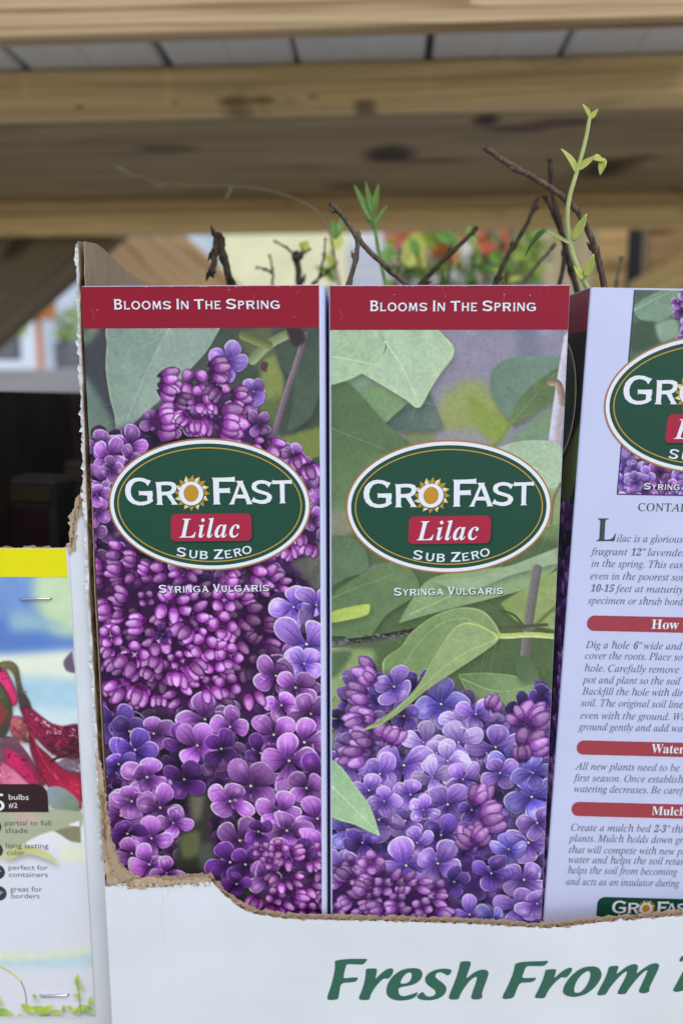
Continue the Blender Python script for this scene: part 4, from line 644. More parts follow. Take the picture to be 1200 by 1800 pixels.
class MB:
    """collects vertices and faces of one mesh"""
    def __init__(s): s.v = []; s.f = []; s.m = []; s.c = []
    def add(s, v, f, m=0):
        n = len(s.v); s.v += [tuple(map(float, p)) for p in v]; s.f += [tuple(i+n for i in q) for q in f]; s.m += [m]*len(f)
    def box(s, a, b, m=0):
        (x0, y0, z0), (x1, y1, z1) = a, b
        s.add([(x0,y0,z0),(x1,y0,z0),(x1,y1,z0),(x0,y1,z0),(x0,y0,z1),(x1,y0,z1),(x1,y1,z1),(x0,y1,z1)],
              [(0,3,2,1),(4,5,6,7),(0,1,5,4),(1,2,6,5),(2,3,7,6),(3,0,4,7)], m)
    def bevel_box(s, a, b, r, m=0):
        """box with chamfered edges: an octagon along every axis"""
        (x0, y0, z0), (x1, y1, z1) = a, b; vs = []; idx = {}
        for ix, x in enumerate((x0, x1)):
            for iy, y in enumerate((y0, y1)):
                for iz, z in enumerate((z0, z1)):
                    sx, sy, sz = (r if ix == 0 else -r), (r if iy == 0 else -r), (r if iz == 0 else -r)
                    for k, p in enumerate(((x, y+sy, z+sz), (x+sx, y, z+sz), (x+sx, y+sy, z))):
                        idx[(ix, iy, iz, k)] = len(vs); vs.append(p)
        g = lambda *q: idx[q]; f = []
        for i in (0, 1):
            q = [g(i,0,0,0), g(i,1,0,0), g(i,1,1,0), g(i,0,1,0)]; f.append(tuple(q if i else q[::-1]))
            q = [g(0,i,0,1), g(1,i,0,1), g(1,i,1,1), g(0,i,1,1)]; f.append(tuple(q if not i else q[::-1]))
            q = [g(0,0,i,2), g(1,0,i,2), g(1,1,i,2), g(0,1,i,2)]; f.append(tuple(q if i else q[::-1]))
        for i in (0, 1):
            for j in (0, 1):
                f.append((g(0,i,j,1), g(1,i,j,1), g(1,i,j,2), g(0,i,j,2)) if (i ^ j) else (g(0,i,j,2), g(1,i,j,2), g(1,i,j,1), g(0,i,j,1)))
                f.append((g(i,0,j,2), g(i,1,j,2), g(i,1,j,0), g(i,0,j,0)) if (i ^ j) else (g(i,0,j,0), g(i,1,j,0), g(i,1,j,2), g(i,0,j,2)))
                f.append((g(i,j,0,0), g(i,j,1,0), g(i,j,1,1), g(i,j,0,1)) if (i ^ j) else (g(i,j,0,1), g(i,j,1,1), g(i,j,1,0), g(i,j,0,0)))
        for i in (0, 1):
            for j in (0, 1):
                for k in (0, 1):
                    t = (g(i,j,k,0), g(i,j,k,1), g(i,j,k,2)); f.append(t if (i+j+k) % 2 else t[::-1])
        s.add(vs, f, m)
    def prism(s, pts, axis, a, b, m=0):
        """polygon pts (two coordinates) extruded along axis from a to b"""
        mk = {'y': lambda p, t: (p[0], t, p[1]), 'x': lambda p, t: (t, p[0], p[1]), 'z': lambda p, t: (p[0], p[1], t)}[axis]
        n = len(pts); v = [mk(p, a) for p in pts]+[mk(p, b) for p in pts]
        tri = tessellate_polygon([[Vector((p[0], p[1], 0)) for p in pts]])
        f = [tuple(t) for t in tri]+[tuple(n+i for i in t[::-1]) for t in tri]+[(i, n+i, n+(i+1) % n, (i+1) % n) for i in range(n)]
        s.add(v, f, m)
    def tube(s, pts, rad, n=8, m=0, cap=True):
        P = [Vector(p) for p in pts]; up = Vector((0.13, 0.97, 0.2)); v = []; f = []
        for i, p in enumerate(P):
            t = (P[min(i+1, len(P)-1)]-P[max(i-1, 0)]).normalized(); a = t.cross(up).normalized(); b = t.cross(a)
            r = rad[i] if hasattr(rad, '__len__') else rad
            for k in range(n):
                w = 2*math.pi*k/n; v.append(p+a*(r*math.cos(w))+b*(r*math.sin(w)))
        for i in range(len(P)-1):
            for k in range(n): f.append((i*n+k, i*n+(k+1) % n, (i+1)*n+(k+1) % n, (i+1)*n+k))
        if cap: f += [tuple(range(n))[::-1], tuple((len(P)-1)*n+k for k in range(n))]
        s.add(v, f, m)
    def build(s, name, mats, parent=None, smooth=False):
        return mesh_obj(name, s.v, s.f, mats, parent, s.m, smooth)

def lin(c):
    c = np.asarray(c, float); return np.where(c <= .04045, c/12.92, ((c+.055)/1.055)**2.4)
INK = np.array([0.86, 0.92, 1.00])          # the daylight's tint on paper, so inks keep the photographed hue
def ink(*rgb): return tuple(np.clip(lin(np.array(rgb)/255)/INK, 0.002, .86))+(1.0,)

# ------------------------------------------------------------------ materials
def mat(name, base=(.5, .5, .5), rough=.6, spec=.4):
    m = bpy.data.materials.new(name); m.use_nodes = True; b = m.node_tree.nodes['Principled BSDF']
    b.inputs['Base Color'].default_value = (*base, 1); b.inputs['Roughness'].default_value = rough
    b.inputs['Specular IOR Level'].default_value = spec
    return m, m.node_tree.nodes, m.node_tree.links, b
def noise_mat(name, c1, c2, scale=(20, 20, 20), rough=.6, spec=.3, bump=.0, detail=5, bdist=.001, lo=.35, hi=.65):
    m, n, l, b = mat(name, c1, rough, spec)
    tc = n.new('ShaderNodeTexCoord'); mp = n.new('ShaderNodeMapping'); mp.inputs['Scale'].default_value = scale
    nz = n.new('ShaderNodeTexNoise'); nz.inputs['Scale'].default_value = 1; nz.inputs['Detail'].default_value = detail; nz.inputs['Roughness'].default_value = .6
    rp = n.new('ShaderNodeValToRGB'); rp.color_ramp.elements[0].position = lo; rp.color_ramp.elements[1].position = hi
    rp.color_ramp.elements[0].color = (*c1, 1); rp.color_ramp.elements[1].color = (*c2, 1)
    l.new(tc.outputs['Object'], mp.inputs[0]); l.new(mp.outputs[0], nz.inputs['Vector']); l.new(nz.outputs['Fac'], rp.inputs[0]); l.new(rp.outputs[0], b.inputs['Base Color'])
    if bump:
        bp = n.new('ShaderNodeBump'); bp.inputs['Strength'].default_value = bump; bp.inputs['Distance'].default_value = bdist
        l.new(nz.outputs['Fac'], bp.inputs['Height']); l.new(bp.outputs[0], b.inputs['Normal'])
    return m
def wood_mat(name, light, dark, seed=0.0, ring=9.0, knots=True, spots=()):
    """softwood: long grain along x, growth rings, knots and stains"""
    m, n, l, b = mat(name, light, .62, .3)
    tc = n.new('ShaderNodeTexCoord')
    mp = n.new('ShaderNodeMapping'); mp.inputs['Scale'].default_value = (1.1, 26, 26); mp.inputs['Location'].default_value = (seed, seed*1.7, seed*.6)
    l.new(tc.outputs['Object'], mp.inputs[0])
    wob = n.new('ShaderNodeTexNoise'); wob.inputs['Scale'].default_value = 1.2; wob.inputs['Detail'].default_value = 2
    l.new(mp.outputs[0], wob.inputs['Vector'])
    add = n.new('ShaderNodeVectorMath'); add.operation = 'MULTIPLY_ADD'; add.inputs[1].default_value = (.0, 1.1, 1.1)
    l.new(wob.outputs['Color'], add.inputs[0]); l.new(mp.outputs[0], add.inputs[2])
    wv = n.new('ShaderNodeTexWave'); wv.wave_type = 'BANDS'; wv.bands_direction = 'Z'; wv.wave_profile = 'SAW'
    wv.inputs['Scale'].default_value = ring/10; wv.inputs['Distortion'].default_value = 3.2; wv.inputs['Detail'].default_value = 2; wv.inputs['Detail Scale'].default_value = .8
    l.new(add.outputs[0], wv.inputs['Vector'])
    mp2 = n.new('ShaderNodeMapping'); mp2.inputs['Scale'].default_value = (6, 260, 260); l.new(tc.outputs['Object'], mp2.inputs[0])
    fb = n.new('ShaderNodeTexNoise'); fb.inputs['Scale'].default_value = 1; fb.inputs['Detail'].default_value = 4; l.new(mp2.outputs[0], fb.inputs['Vector'])
    rp = n.new('ShaderNodeValToRGB'); e = rp.color_ramp.elements
    e[0].position = .0; e[0].color = (*light, 1); e[1].position = 1; e[1].color = (*dark, 1)
    x = e.new(.74); x.color = tuple(np.array(light)*.8+np.array(dark)*.2)+(1,); e[-1].position = .95
    l.new(wv.outputs['Fac'], rp.inputs[0])
    mx = n.new('ShaderNodeMix'); mx.data_type = 'RGBA'; mx.blend_type = 'MULTIPLY'; mx.inputs['Factor'].default_value = .55
    r2 = n.new('ShaderNodeValToRGB'); r2.color_ramp.elements[0].position = .3; r2.color_ramp.elements[0].color = (.55, .5, .45, 1); r2.color_ramp.elements[1].position = .6; r2.color_ramp.elements[1].color = (1, 1, 1, 1)
    l.new(fb.outputs['Fac'], r2.inputs[0]); l.new(rp.outputs[0], mx.inputs['A']); l.new(r2.outputs[0], mx.inputs['B'])
    out = mx.outputs['Result']
    # stains and knots with a shape of their own
    mp3 = n.new('ShaderNodeMapping'); mp3.inputs['Scale'].default_value = (7, 22, 22); mp3.inputs['Location'].default_value = (seed*2, seed, 3+seed); l.new(tc.outputs['Object'], mp3.inputs[0])
    st = n.new('ShaderNodeTexNoise'); st.inputs['Scale'].default_value = 1; st.inputs['Detail'].default_value = 6; l.new(mp3.outputs[0], st.inputs['Vector'])
    r3 = n.new('ShaderNodeValToRGB'); r3.color_ramp.elements[0].position = .64; r3.color_ramp.elements[0].color = (1, 1, 1, 1); r3.color_ramp.elements[1].position = .8; r3.color_ramp.elements[1].color = (.3, .27, .24, 1)
    l.new(st.outputs['Fac'], r3.inputs[0])
    m2 = n.new('ShaderNodeMix'); m2.data_type = 'RGBA'; m2.blend_type = 'MULTIPLY'; m2.inputs['Factor'].default_value = .8
    l.new(out, m2.inputs['A']); l.new(r3.outputs[0], m2.inputs['B']); out = m2.outputs['Result']
    if knots:
        mp4 = n.new('ShaderNodeMapping'); mp4.inputs['Scale'].default_value = (3.2, 9, 9); mp4.inputs['Location'].default_value = (seed*3+.4, seed, seed*.5+.2); l.new(tc.outputs['Object'], mp4.inputs[0])
        vo = n.new('ShaderNodeTexVoronoi'); vo.inputs['Scale'].default_value = 1; l.new(mp4.outputs[0], vo.inputs['Vector'])
        r4 = n.new('ShaderNodeValToRGB'); r4.color_ramp.elements[0].position = .09; r4.color_ramp.elements[0].color = (.2, .12, .07, 1); r4.color_ramp.elements[1].position = .17; r4.color_ramp.elements[1].color = (1, 1, 1, 1)
        l.new(vo.outputs['Distance'], r4.inputs[0])
        m3 = n.new('ShaderNodeMix'); m3.data_type = 'RGBA'; m3.blend_type = 'MULTIPLY'; m3.inputs['Factor'].default_value = .75
        l.new(out, m3.inputs['A']); l.new(r4.outputs[0], m3.inputs['B']); out = m3.outputs['Result']
    for (kx, ky, kz), (rx, ry, rz), kc in spots:              # single knots and stains, placed by hand
        sb = n.new('ShaderNodeVectorMath'); sb.operation = 'SUBTRACT'; sb.inputs[1].default_value = (kx, ky, kz); l.new(tc.outputs['Object'], sb.inputs[0])
        dv = n.new('ShaderNodeVectorMath'); dv.operation = 'MULTIPLY'; dv.inputs[1].default_value = (1/rx, 1/ry, 1/rz); l.new(sb.outputs[0], dv.inputs[0])
        ln_ = n.new('ShaderNodeVectorMath'); ln_.operation = 'LENGTH'; l.new(dv.outputs[0], ln_.inputs[0])
        jn = n.new('ShaderNodeMath'); jn.operation = 'MULTIPLY_ADD'; jn.inputs[1].default_value = .9; l.new(st.outputs['Fac'], jn.inputs[0]); l.new(ln_.outputs['Value'], jn.inputs[2])
        rk_ = n.new('ShaderNodeValToRGB'); ee = rk_.color_ramp.elements; ee[0].position = .55; ee[0].color = (*kc, 1); ee[1].position = 1.0; ee[1].color = (1, 1, 1, 1); x_ = ee.new(.75); x_.color = tuple(.35+.5*np.array(kc))+(1,)
        sh = n.new('ShaderNodeMath'); sh.operation = 'MULTIPLY'; sh.inputs[1].default_value = .62; l.new(jn.outputs[0], sh.inputs[0]); l.new(sh.outputs[0], rk_.inputs[0])
        mk_ = n.new('ShaderNodeMix'); mk_.data_type = 'RGBA'; mk_.blend_type = 'MULTIPLY'; mk_.inputs['Factor'].default_value = 1
        l.new(out, mk_.inputs['A']); l.new(rk_.outputs[0], mk_.inputs['B']); out = mk_.outputs['Result']
    l.new(out, b.inputs['Base Color'])
    bp = n.new('ShaderNodeBump'); bp.inputs['Strength'].default_value = .35; bp.inputs['Distance'].default_value = .0006
    l.new(fb.outputs['Fac'], bp.inputs['Height']); l.new(bp.outputs[0], b.inputs['Normal'])
    return m
def print_mat(name, rough=.38, spec=.28, bump=.05):
    """coated card printed with the inks stored on the mesh; a faint press screen and handling scuffs"""
    m, n, l, b = mat(name, (.5, .5, .5), rough, spec)
    at_ = n.new('ShaderNodeVertexColor'); at_.layer_name = 'print'
    tc = n.new('ShaderNodeTexCoord')
    mp = n.new('ShaderNodeMapping'); mp.inputs['Scale'].default_value = (1500, 1500, 1500); mp.inputs['Rotation'].default_value = (0, .7, 0)
    l.new(tc.outputs['Object'], mp.inputs[0])
    nz = n.new('ShaderNodeTexNoise'); nz.inputs['Scale'].default_value = 1; nz.inputs['Detail'].default_value = 1; l.new(mp.outputs[0], nz.inputs['Vector'])
    hsv = n.new('ShaderNodeHueSaturation'); l.new(at_.outputs['Color'], hsv.inputs['Color'])
    mr = n.new('ShaderNodeMapRange'); mr.inputs['To Min'].default_value = .94; mr.inputs['To Max'].default_value = 1.06; l.new(nz.outputs['Fac'], mr.inputs['Value']); l.new(mr.outputs[0], hsv.inputs['Value'])
    sc = n.new('ShaderNodeTexNoise'); sc.inputs['Scale'].default_value = 38; sc.inputs['Detail'].default_value = 8; l.new(tc.outputs['Object'], sc.inputs['Vector'])
    rr = n.new('ShaderNodeMapRange'); rr.inputs['To Min'].default_value = rough-.08; rr.inputs['To Max'].default_value = rough+.14; l.new(sc.outputs['Fac'], rr.inputs['Value']); l.new(rr.outputs[0], b.inputs['Roughness'])
    l.new(hsv.outputs[0], b.inputs['Base Color'])
    bp = n.new('ShaderNodeBump'); bp.inputs['Strength'].default_value = bump; bp.inputs['Distance'].default_value = .002
    b2 = n.new('ShaderNodeTexNoise'); b2.inputs['Scale'].default_value = 14; b2.inputs['Detail'].default_value = 3; l.new(tc.outputs['Object'], b2.inputs['Vector'])
    l.new(b2.outputs['Fac'], bp.inputs['Height']); l.new(bp.outputs[0], b.inputs['Normal'])
    return m
def board_mat(name, c, flute=130.0, axis=0):
    """white-lined corrugated board: the flutes telegraph through as faint ribs"""
    m, n, l, b = mat(name, c, .5, .35)
    tc = n.new('ShaderNodeTexCoord')
    wv = n.new('ShaderNodeTexWave'); wv.bands_direction = 'XYZ'[axis]; wv.inputs['Scale'].default_value = flute/6.283*3.14; wv.inputs['Distortion'].default_value = .4
    l.new(tc.outputs['Object'], wv.inputs['Vector'])
    mp = n.new('ShaderNodeMapping'); mp.inputs['Scale'].default_value = (14, 14, 20); l.new(tc.outputs['Object'], mp.inputs[0])
    nz = n.new('ShaderNodeTexNoise'); nz.inputs['Scale'].default_value = 1; nz.inputs['Detail'].default_value = 7; l.new(mp.outputs[0], nz.inputs['Vector'])
    rp = n.new('ShaderNodeValToRGB'); rp.color_ramp.elements[0].position = .3; rp.color_ramp.elements[1].position = .7
    rp.color_ramp.elements[0].color = tuple(np.array(c)*.93)+(1,); rp.color_ramp.elements[1].color = tuple(np.minimum(np.array(c)*1.03, .9))+(1,)
    l.new(nz.outputs['Fac'], rp.inputs[0]); l.new(rp.outputs[0], b.inputs['Base Color'])
    ad = n.new('ShaderNodeMath'); ad.operation = 'MULTIPLY_ADD'; ad.inputs[1].default_value = .10; l.new(wv.outputs['Fac'], ad.inputs[0]); l.new(nz.outputs['Fac'], ad.inputs[2])
    bp = n.new('ShaderNodeBump'); bp.inputs['Strength'].default_value = .07; bp.inputs['Distance'].default_value = .0012
    l.new(ad.outputs[0], bp.inputs['Height']); l.new(bp.outputs[0], b.inputs['Normal'])
    return m

PRINT = print_mat('printed coated card')
LETTER = print_mat('ink lettering', .4, .35, 0)
WHITE_BOARD = board_mat('white corrugated board', (.78, .80, .80))
WHITE_BOARD2 = board_mat('white carton board', (.77, .78, .77), 100, 2)
KRAFT = noise_mat('brown kraft paper', (.40, .28, .175), (.47, .34, .215), (160, 160, 60), .85, .15, .4, 6, .0006)
KRAFT_DARK = noise_mat('brown fluting', (.16, .10, .055), (.28, .185, .10), (200, 200, 60), .9, .1, .3, 5, .0005)
KRAFT_PALE = noise_mat('torn brown liner', (.40, .28, .17), (.58, .44, .29), (260, 260, 120), .9, .1, .5, 6, .0008)
FIBRE = noise_mat('torn white paper fibre', (.70, .70, .67), (.84, .84, .82), (300, 300, 300), .8, .2)
LAVENDER = noise_mat('lavender coated card', (.62, .63, .80), (.66, .67, .84), (30, 30, 30), .38, .4)
CARD_EDGE = noise_mat('pale card edge', (.62, .64, .80), (.72, .74, .86), (90, 90, 90), .5, .3)
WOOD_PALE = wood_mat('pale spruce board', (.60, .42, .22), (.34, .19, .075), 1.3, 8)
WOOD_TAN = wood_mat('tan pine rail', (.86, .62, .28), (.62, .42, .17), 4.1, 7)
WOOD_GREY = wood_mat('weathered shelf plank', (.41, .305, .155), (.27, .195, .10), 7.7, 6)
STEEL = mat('staple wire', (.62, .63, .64), .28, .5)[0]; STEEL.node_tree.nodes['Principled BSDF'].inputs['Metallic'].default_value = .9
SHADE_BOARD = noise_mat('black lined board', (.014, .010, .008), (.024, .018, .014), (30, 30, 30), .9, .1)  # near-black base colour carries the deep shade inside the bulb carton
SOIL = noise_mat('dark bag film', (.012, .01, .009), (.022, .018, .016), (40, 40, 40), .75, .2)
BARK = noise_mat('lilac bark', (.07, .045, .03), (.20, .14, .10), (700, 700, 160), .85, .2, .6, 6, .0006)
BARK_DARK = noise_mat('dark old bark', (.03, .02, .015), (.09, .06, .04), (600, 600, 160), .9, .15, .6, 6, .0006)
def leaf_mat(name, c1, c2, trans=.35, scale=(120, 120, 120)):
    m = noise_mat(name, c1, c2, scale, .45, .35, .1); b = m.node_tree.nodes['Principled BSDF']
    b.inputs['Subsurface Weight'].default_value = trans; b.inputs['Subsurface Radius'].default_value = (.002, .003, .001); b.inputs['Subsurface Scale'].default_value = .5
    return m
WOOD_DARK = wood_mat('shade-dark brace', (.22, .165, .10), (.13, .095, .055), 2.2, 6)  # brown darkened to hold the shade under the shelf
SHOOT = leaf_mat('pale green shoot', (.42, .46, .15), (.50, .55, .20), .2)
SHOOT_LEAF = leaf_mat('yellow green young leaf', (.40, .42, .07), (.52, .52, .13), .2)
LEAF_DARK = leaf_mat('fresh green leaf', (.10, .20, .03), (.17, .30, .05), .2)

# ------------------------------------------------------------------ printed picture on a panel: a fine sheet of card carrying the painted inks
def picture(name, p, parent, off=.0001):
    img = p.finish(); H, W = img.shape[:2]; L = np.clip(lin(img)/INK, .002, .9)
    vx = p.x0+np.arange(W+1)/p.k-p.f.w/2; vz = p.f.h-(p.d0+np.arange(H+1)/p.k)
    X, Z = np.meshgrid(vx, vz); V = np.stack([X, np.full(X.shape, -off), Z], -1).reshape(-1, 3)
    i = np.arange(H)[:, None]*(W+1)+np.arange(W)[None]
    F = np.stack([i+W+1, i+W+2, i+1, i], -1).reshape(-1, 4)
    me = bpy.data.meshes.new(name)
    me.vertices.add(len(V)); me.vertices.foreach_set('co', V.ravel())
    me.loops.add(F.size); me.loops.foreach_set('vertex_index', F.ravel().astype(np.int32))
    me.polygons.add(len(F)); me.polygons.foreach_set('loop_start', np.arange(len(F), dtype=np.int32)*4)
    me.update(calc_edges=True)
    pad = np.pad(L, ((0, 1), (0, 1), (0, 0)), mode='edge'); pad2 = np.pad(L, ((1, 0), (1, 0), (0, 0)), mode='edge')
    vc = (pad+pad2)/2; vc = np.concatenate([vc, np.ones(vc.shape[:2]+(1,))], -1).astype(np.float32)
    a = me.color_attributes.new('print', 'FLOAT_COLOR', 'POINT'); a.data.foreach_set('color', vc.ravel())
    me.materials.append(PRINT); me.validate()
    o = bpy.data.objects.new(name, me); col.objects.link(o); o.parent = parent
    return o

# ------------------------------------------------------------------ lettering
def load_glyphs():
    G = {}
    for k, t in GLYPHS.items():
        d = {}
        for ln in t.split('\n'):
            ch = ln[0]; adv, rest = ln[1:].split('|', 1)
            d[ch] = (float(adv)/1000, [[tuple(float(c)/1000 for c in q.split(',')) for q in lp.split(' ')] for lp in rest.split('/') if lp])
        G[k] = d
    return G
def ell(cx, cy, rx, ry, n=40): return [(cx+rx*math.cos(2*math.pi*i/n), cy+ry*math.sin(2*math.pi*i/n)) for i in range(n)]
# wide engraver's capitals with small serifs, drawn here; the logo's own letters are in hundredths of the badge drawing
LOGO = {
 'G': [[(390,115),(350,183),(330,150),(290,128),(235,120),(180,140),(148,190),(138,250),(150,310),(190,360),(250,380),(310,375),(348,362),(345,300),(258,292),(245,305),(240,238),(255,247),(408,243),(412,300),(405,335),(418,365),(370,400),(300,420),(230,420),(160,400),(105,355),(75,290),(70,230),(85,165),(125,115),(180,85),(240,78),(300,85),(350,105)]],
 'R': [[(443,130),(470,135),(560,128),(640,130),(690,150),(708,195),(695,245),(665,275),(640,285),(690,370),(725,412),(640,412),(652,395),(620,350),(580,295),(525,298),(528,370),(530,398),(545,414),(455,414),(470,395),(465,290),(458,200),(452,150)],[(515,172),(520,255),(590,252),(632,240),(652,205),(640,180),(600,170)]],
 'O': [ell(887,275,152,147), ell(887,272,92,105)],
 'F': [[(80,78),(110,80),(240,78),(345,72),(365,62),(372,135),(358,128),(172,128),(172,212),(285,210),(303,200),(312,275),(295,266),(178,268),(180,380),(192,408),(95,410),(110,395),(105,280),(100,130),(95,95)]],
 'A': [[(380,118),(475,118),(468,135),(530,280),(570,380),(588,405),(510,408),(518,395),(495,335),(380,333),(360,385),(365,408),(292,410),(315,390),(360,280),(405,160),(398,140)],[(432,180),(395,290),(478,288)]],
 'S': [[(830,130),(790,198),(775,175),(740,155),(690,150),(645,165),(632,192),(650,220),(710,240),(780,262),(822,295),(830,330),(800,380),(740,403),(680,402),(615,385),(572,375),(605,315),(618,340),(660,355),(710,358),(755,345),(770,318),(755,295),(700,280),(630,258),(585,225),(575,185),(590,145),(640,118),(700,108),(760,118),(805,138)]],
 'T': [[(832,105),(850,115),(950,113),(1060,108),(1075,98),(1072,162),(1055,152),(982,152),(985,370),(1000,393),(918,397),(932,380),(925,155),(845,158),(830,162)]]}
CAPS = {
 'I': [[(0,0),(5,8),(5,92),(0,100),(26,100),(21,92),(21,8),(26,0)]],
 'L': [[(0,100),(26,100),(20,90),(20,14),(55,14),(62,22),(66,22),(64,0),(0,0),(5,10),(5,90)]],
 'E': [[(0,100),(66,100),(66,80),(62,86),(20,87),(20,57),(48,57),(53,62),(53,38),(48,44),(20,44),(20,13),(64,13),(69,20),(68,0),(0,0),(5,10),(5,90)]],
 'H': [[(0,0),(4,8),(4,92),(0,100),(24,100),(20,92),(20,57),(62,57),(62,92),(58,100),(82,100),(78,92),(78,8),(82,0),(58,0),(62,8),(62,43),(20,43),(20,8),(24,0)]],
 'N': [[(0,0),(4,8),(4,92),(0,100),(22,100),(68,28),(68,92),(64,100),(86,100),(82,92),(82,0),(66,0),(16,76),(16,8),(20,0)]],
 'M': [[(0,0),(5,8),(10,92),(6,100),(28,100),(50,38),(72,100),(94,100),(90,92),(96,8),(100,0),(76,0),(80,8),(76,68),(53,5),(46,5),(22,68),(19,8),(23,0)]],
 'P': [[(0,0),(5,8),(5,92),(0,100),(45,100),(64,92),(70,73),(64,53),(46,44),(21,44),(21,8),(26,0)],[(21,86),(42,86),(52,80),(54,72),(50,62),(40,58),(21,58)]],
 'B': [[(0,0),(5,8),(5,92),(0,100),(48,100),(64,92),(68,76),(62,60),(54,54),(66,47),(73,29),(66,8),(48,0)],[(21,86),(42,86),(51,80),(52,74),(48,65),(40,61),(21,61)],[(21,47),(45,47),(55,40),(57,30),(53,19),(43,14),(21,14)]],
 'O': [ell(48,50,48,52,28), ell(48,50,31,37,28)],
 'U': [[(0,100),(24,100),(20,92),(20,35),(26,20),(40,13),(54,20),(60,35),(60,92),(56,100),(80,100),(76,92),(76,32),(66,10),(40,-2),(14,10),(4,32),(4,92)]],
 'Z': [[(2,100),(72,100),(72,92),(26,14),(66,14),(72,22),(74,0),(0,0),(0,8),(46,86),(10,86),(4,78)]],
 'Y': [[(0,100),(26,100),(24,92),(42,60),(60,92),(57,100),(80,100),(76,92),(50,46),(50,8),(54,0),(30,0),(34,8),(34,46),(5,92)]],
 'V': [[(0,100),(26,100),(23,92),(44,28),(64,92),(60,100),(84,100),(79,92),(50,0),(36,0),(5,92)]]}
def cap_from_logo(ch, y0, y1):
    lp = LOGO[ch]; x0 = min(p[0] for q in lp for p in q); k = 100/(y1-y0)
    return [[((p[0]-x0)*k, (y1-p[1])*k) for p in q] for q in lp]
for ch, a, b in (('G', 80, 420), ('R', 130, 412), ('A', 118, 408), ('S', 108, 403), ('T', 100, 396)): CAPS[ch] = cap_from_logo(ch, a, b)
def caps_run(text, small=.8, gap=14, space=42):
    """small-capital setting; returns loops in units of the capital height (=100) and the run's length"""
    x = 0; out = []
    for wd in text.split(' '):
        for i, ch in enumerate(wd):
            k = 1.0 if i == 0 else small; lp = CAPS[ch]; w = max(p[0] for q in lp for p in q)*k
            out.append((ch, x, w, [[(p[0]*k, p[1]*k) for p in q] for q in lp])); x += w+gap
        x += space-gap
    return out, x-space
FONT = load_glyphs()
class Decal:
    """flat printing in a face's own coordinates (x from the left, d from the top), stacked in films 25 microns apart"""
    STEP = .000025
    def __init__(s, x0=0.0, d0=0.0): s.v = []; s.f = []; s.c = []; s.x0 = x0; s.d0 = d0
    def add(s, loops, layer, color):
        loops = [l for l in loops if len(l) > 2]
        def inside(p, q):
            c = False
            for i in range(len(q)):
                (x1, y1), (x2, y2) = q[i-1], q[i]
                if (y1 > p[1]) != (y2 > p[1]) and p[0] < (x2-x1)*(p[1]-y1)/(y2-y1)+x1: c = not c
            return c
        if len(loops) > 1:
            host = [[j for j, q in enumerate(loops) if j != i and inside(l[0], q)] for i, l in enumerate(loops)]
            outer = [i for i, h in enumerate(host) if len(h) % 2 == 0]
            if len(outer) > 1:
                for i in outer: s.add([loops[i]]+[l for j, l in enumerate(loops) if i in host[j] and len(host[j]) % 2], layer, color)
                return
        n = len(s.v)
        tri = tessellate_polygon([[Vector((p[0]*1000, p[1]*1000, 0)) for p in l] for l in loops])
        flat = [p for l in loops for p in l]
        for x, d in flat: s.v.append((x-s.x0, -s.STEP*layer, -(d-s.d0)))
        for t in tri:
            a, b, c = [flat[i] for i in t]
            cr = (b[0]-a[0])*(c[1]-a[1])-(b[1]-a[1])*(c[0]-a[0])
            if abs(cr) < 1e-14: continue
            t = t if cr < 0 else t[::-1]
            s.f.append(tuple(n+i for i in t)); s.c.append(color)
    def text(s, font, txt, p0, p1, em, layer, color, fit=True, xs=1.0, slant=0.0, track=.0, prefix=None):
        """baseline from p0; stretched so that the run ends at p1 when fit"""
        F = FONT[font]; adv = []; x = 0; gl = []
        vis = None
        for j, ch in enumerate(txt):
            if prefix is not None and j == len(prefix): vis = x-track
            if ch == ' ': x += .26+track; continue
            fk = F.get(ch); kx = 1; sl = slant
            if fk is None: fk = FONT['bd'].get(ch) if ch.isdigit() else FONT['sa'][ch]; sl = .18 if font == 'it' else slant; kx = .86 if ch.isdigit() else .8
            gl.append((x, fk[1], kx, sl)); x += fk[0]*kx+track
        ux, ud = p1[0]-p0[0], p1[1]-p0[1]; L = math.hypot(ux, ud); ux, ud = ux/L, ud/L
        k = L/(vis or x-track) if fit else em*xs
        for j, (gx, lp, kx, sl) in enumerate(gl):
            s.add([[(p0[0]+(gx+(q[0]*kx)+q[1]*sl)*k*ux+q[1]*em*ud, p0[1]+(gx+q[0]*kx+q[1]*sl)*k*ud-q[1]*em*ux) for q in l] for l in lp], layer+.35*(j % 2), color)
        return k
    def caps(s, txt, p0, p1, cap, layer, color, small=.8, space=46):
        run, w = caps_run(txt, small, space=space); ux, ud = p1[0]-p0[0], p1[1]-p0[1]; L = math.hypot(ux, ud); k = L/w; ux, ud = ux/L, ud/L; h = cap/100
        for ch, x, gw, lp in run:
            s.add([[(p0[0]+(x+q[0])*k*ux+q[1]*h*ud, p0[1]+(x+q[0])*k*ud-q[1]*h*ux) for q in l] for l in lp], layer, color)
    def build(s, name, parent, loc, material=None):
        o = mesh_obj(name, s.v, s.f, material or LETTER, parent, [1 if c is GREEN and isinstance(material, list) else 0 for c in s.c], colors=s.c); o.location = loc; return o

def rrect(x0, y0, x1, y1, r, n=6, corners=(1, 1, 1, 1)):
    out = []
    for (cx, cy, a0), on in zip(((x1-r, y0+r, -90), (x1-r, y1-r, 0), (x0+r, y1-r, 90), (x0+r, y0+r, 180)), corners):
        if on: out += [(cx+r*math.cos(math.radians(a0+90*i/n)), cy+r*math.sin(math.radians(a0+90*i/n))) for i in range(n+1)]
        else: out.append({-90: (x1, y0), 0: (x1, y1), 90: (x0, y1), 180: (x0, y0)}[a0])
    return out

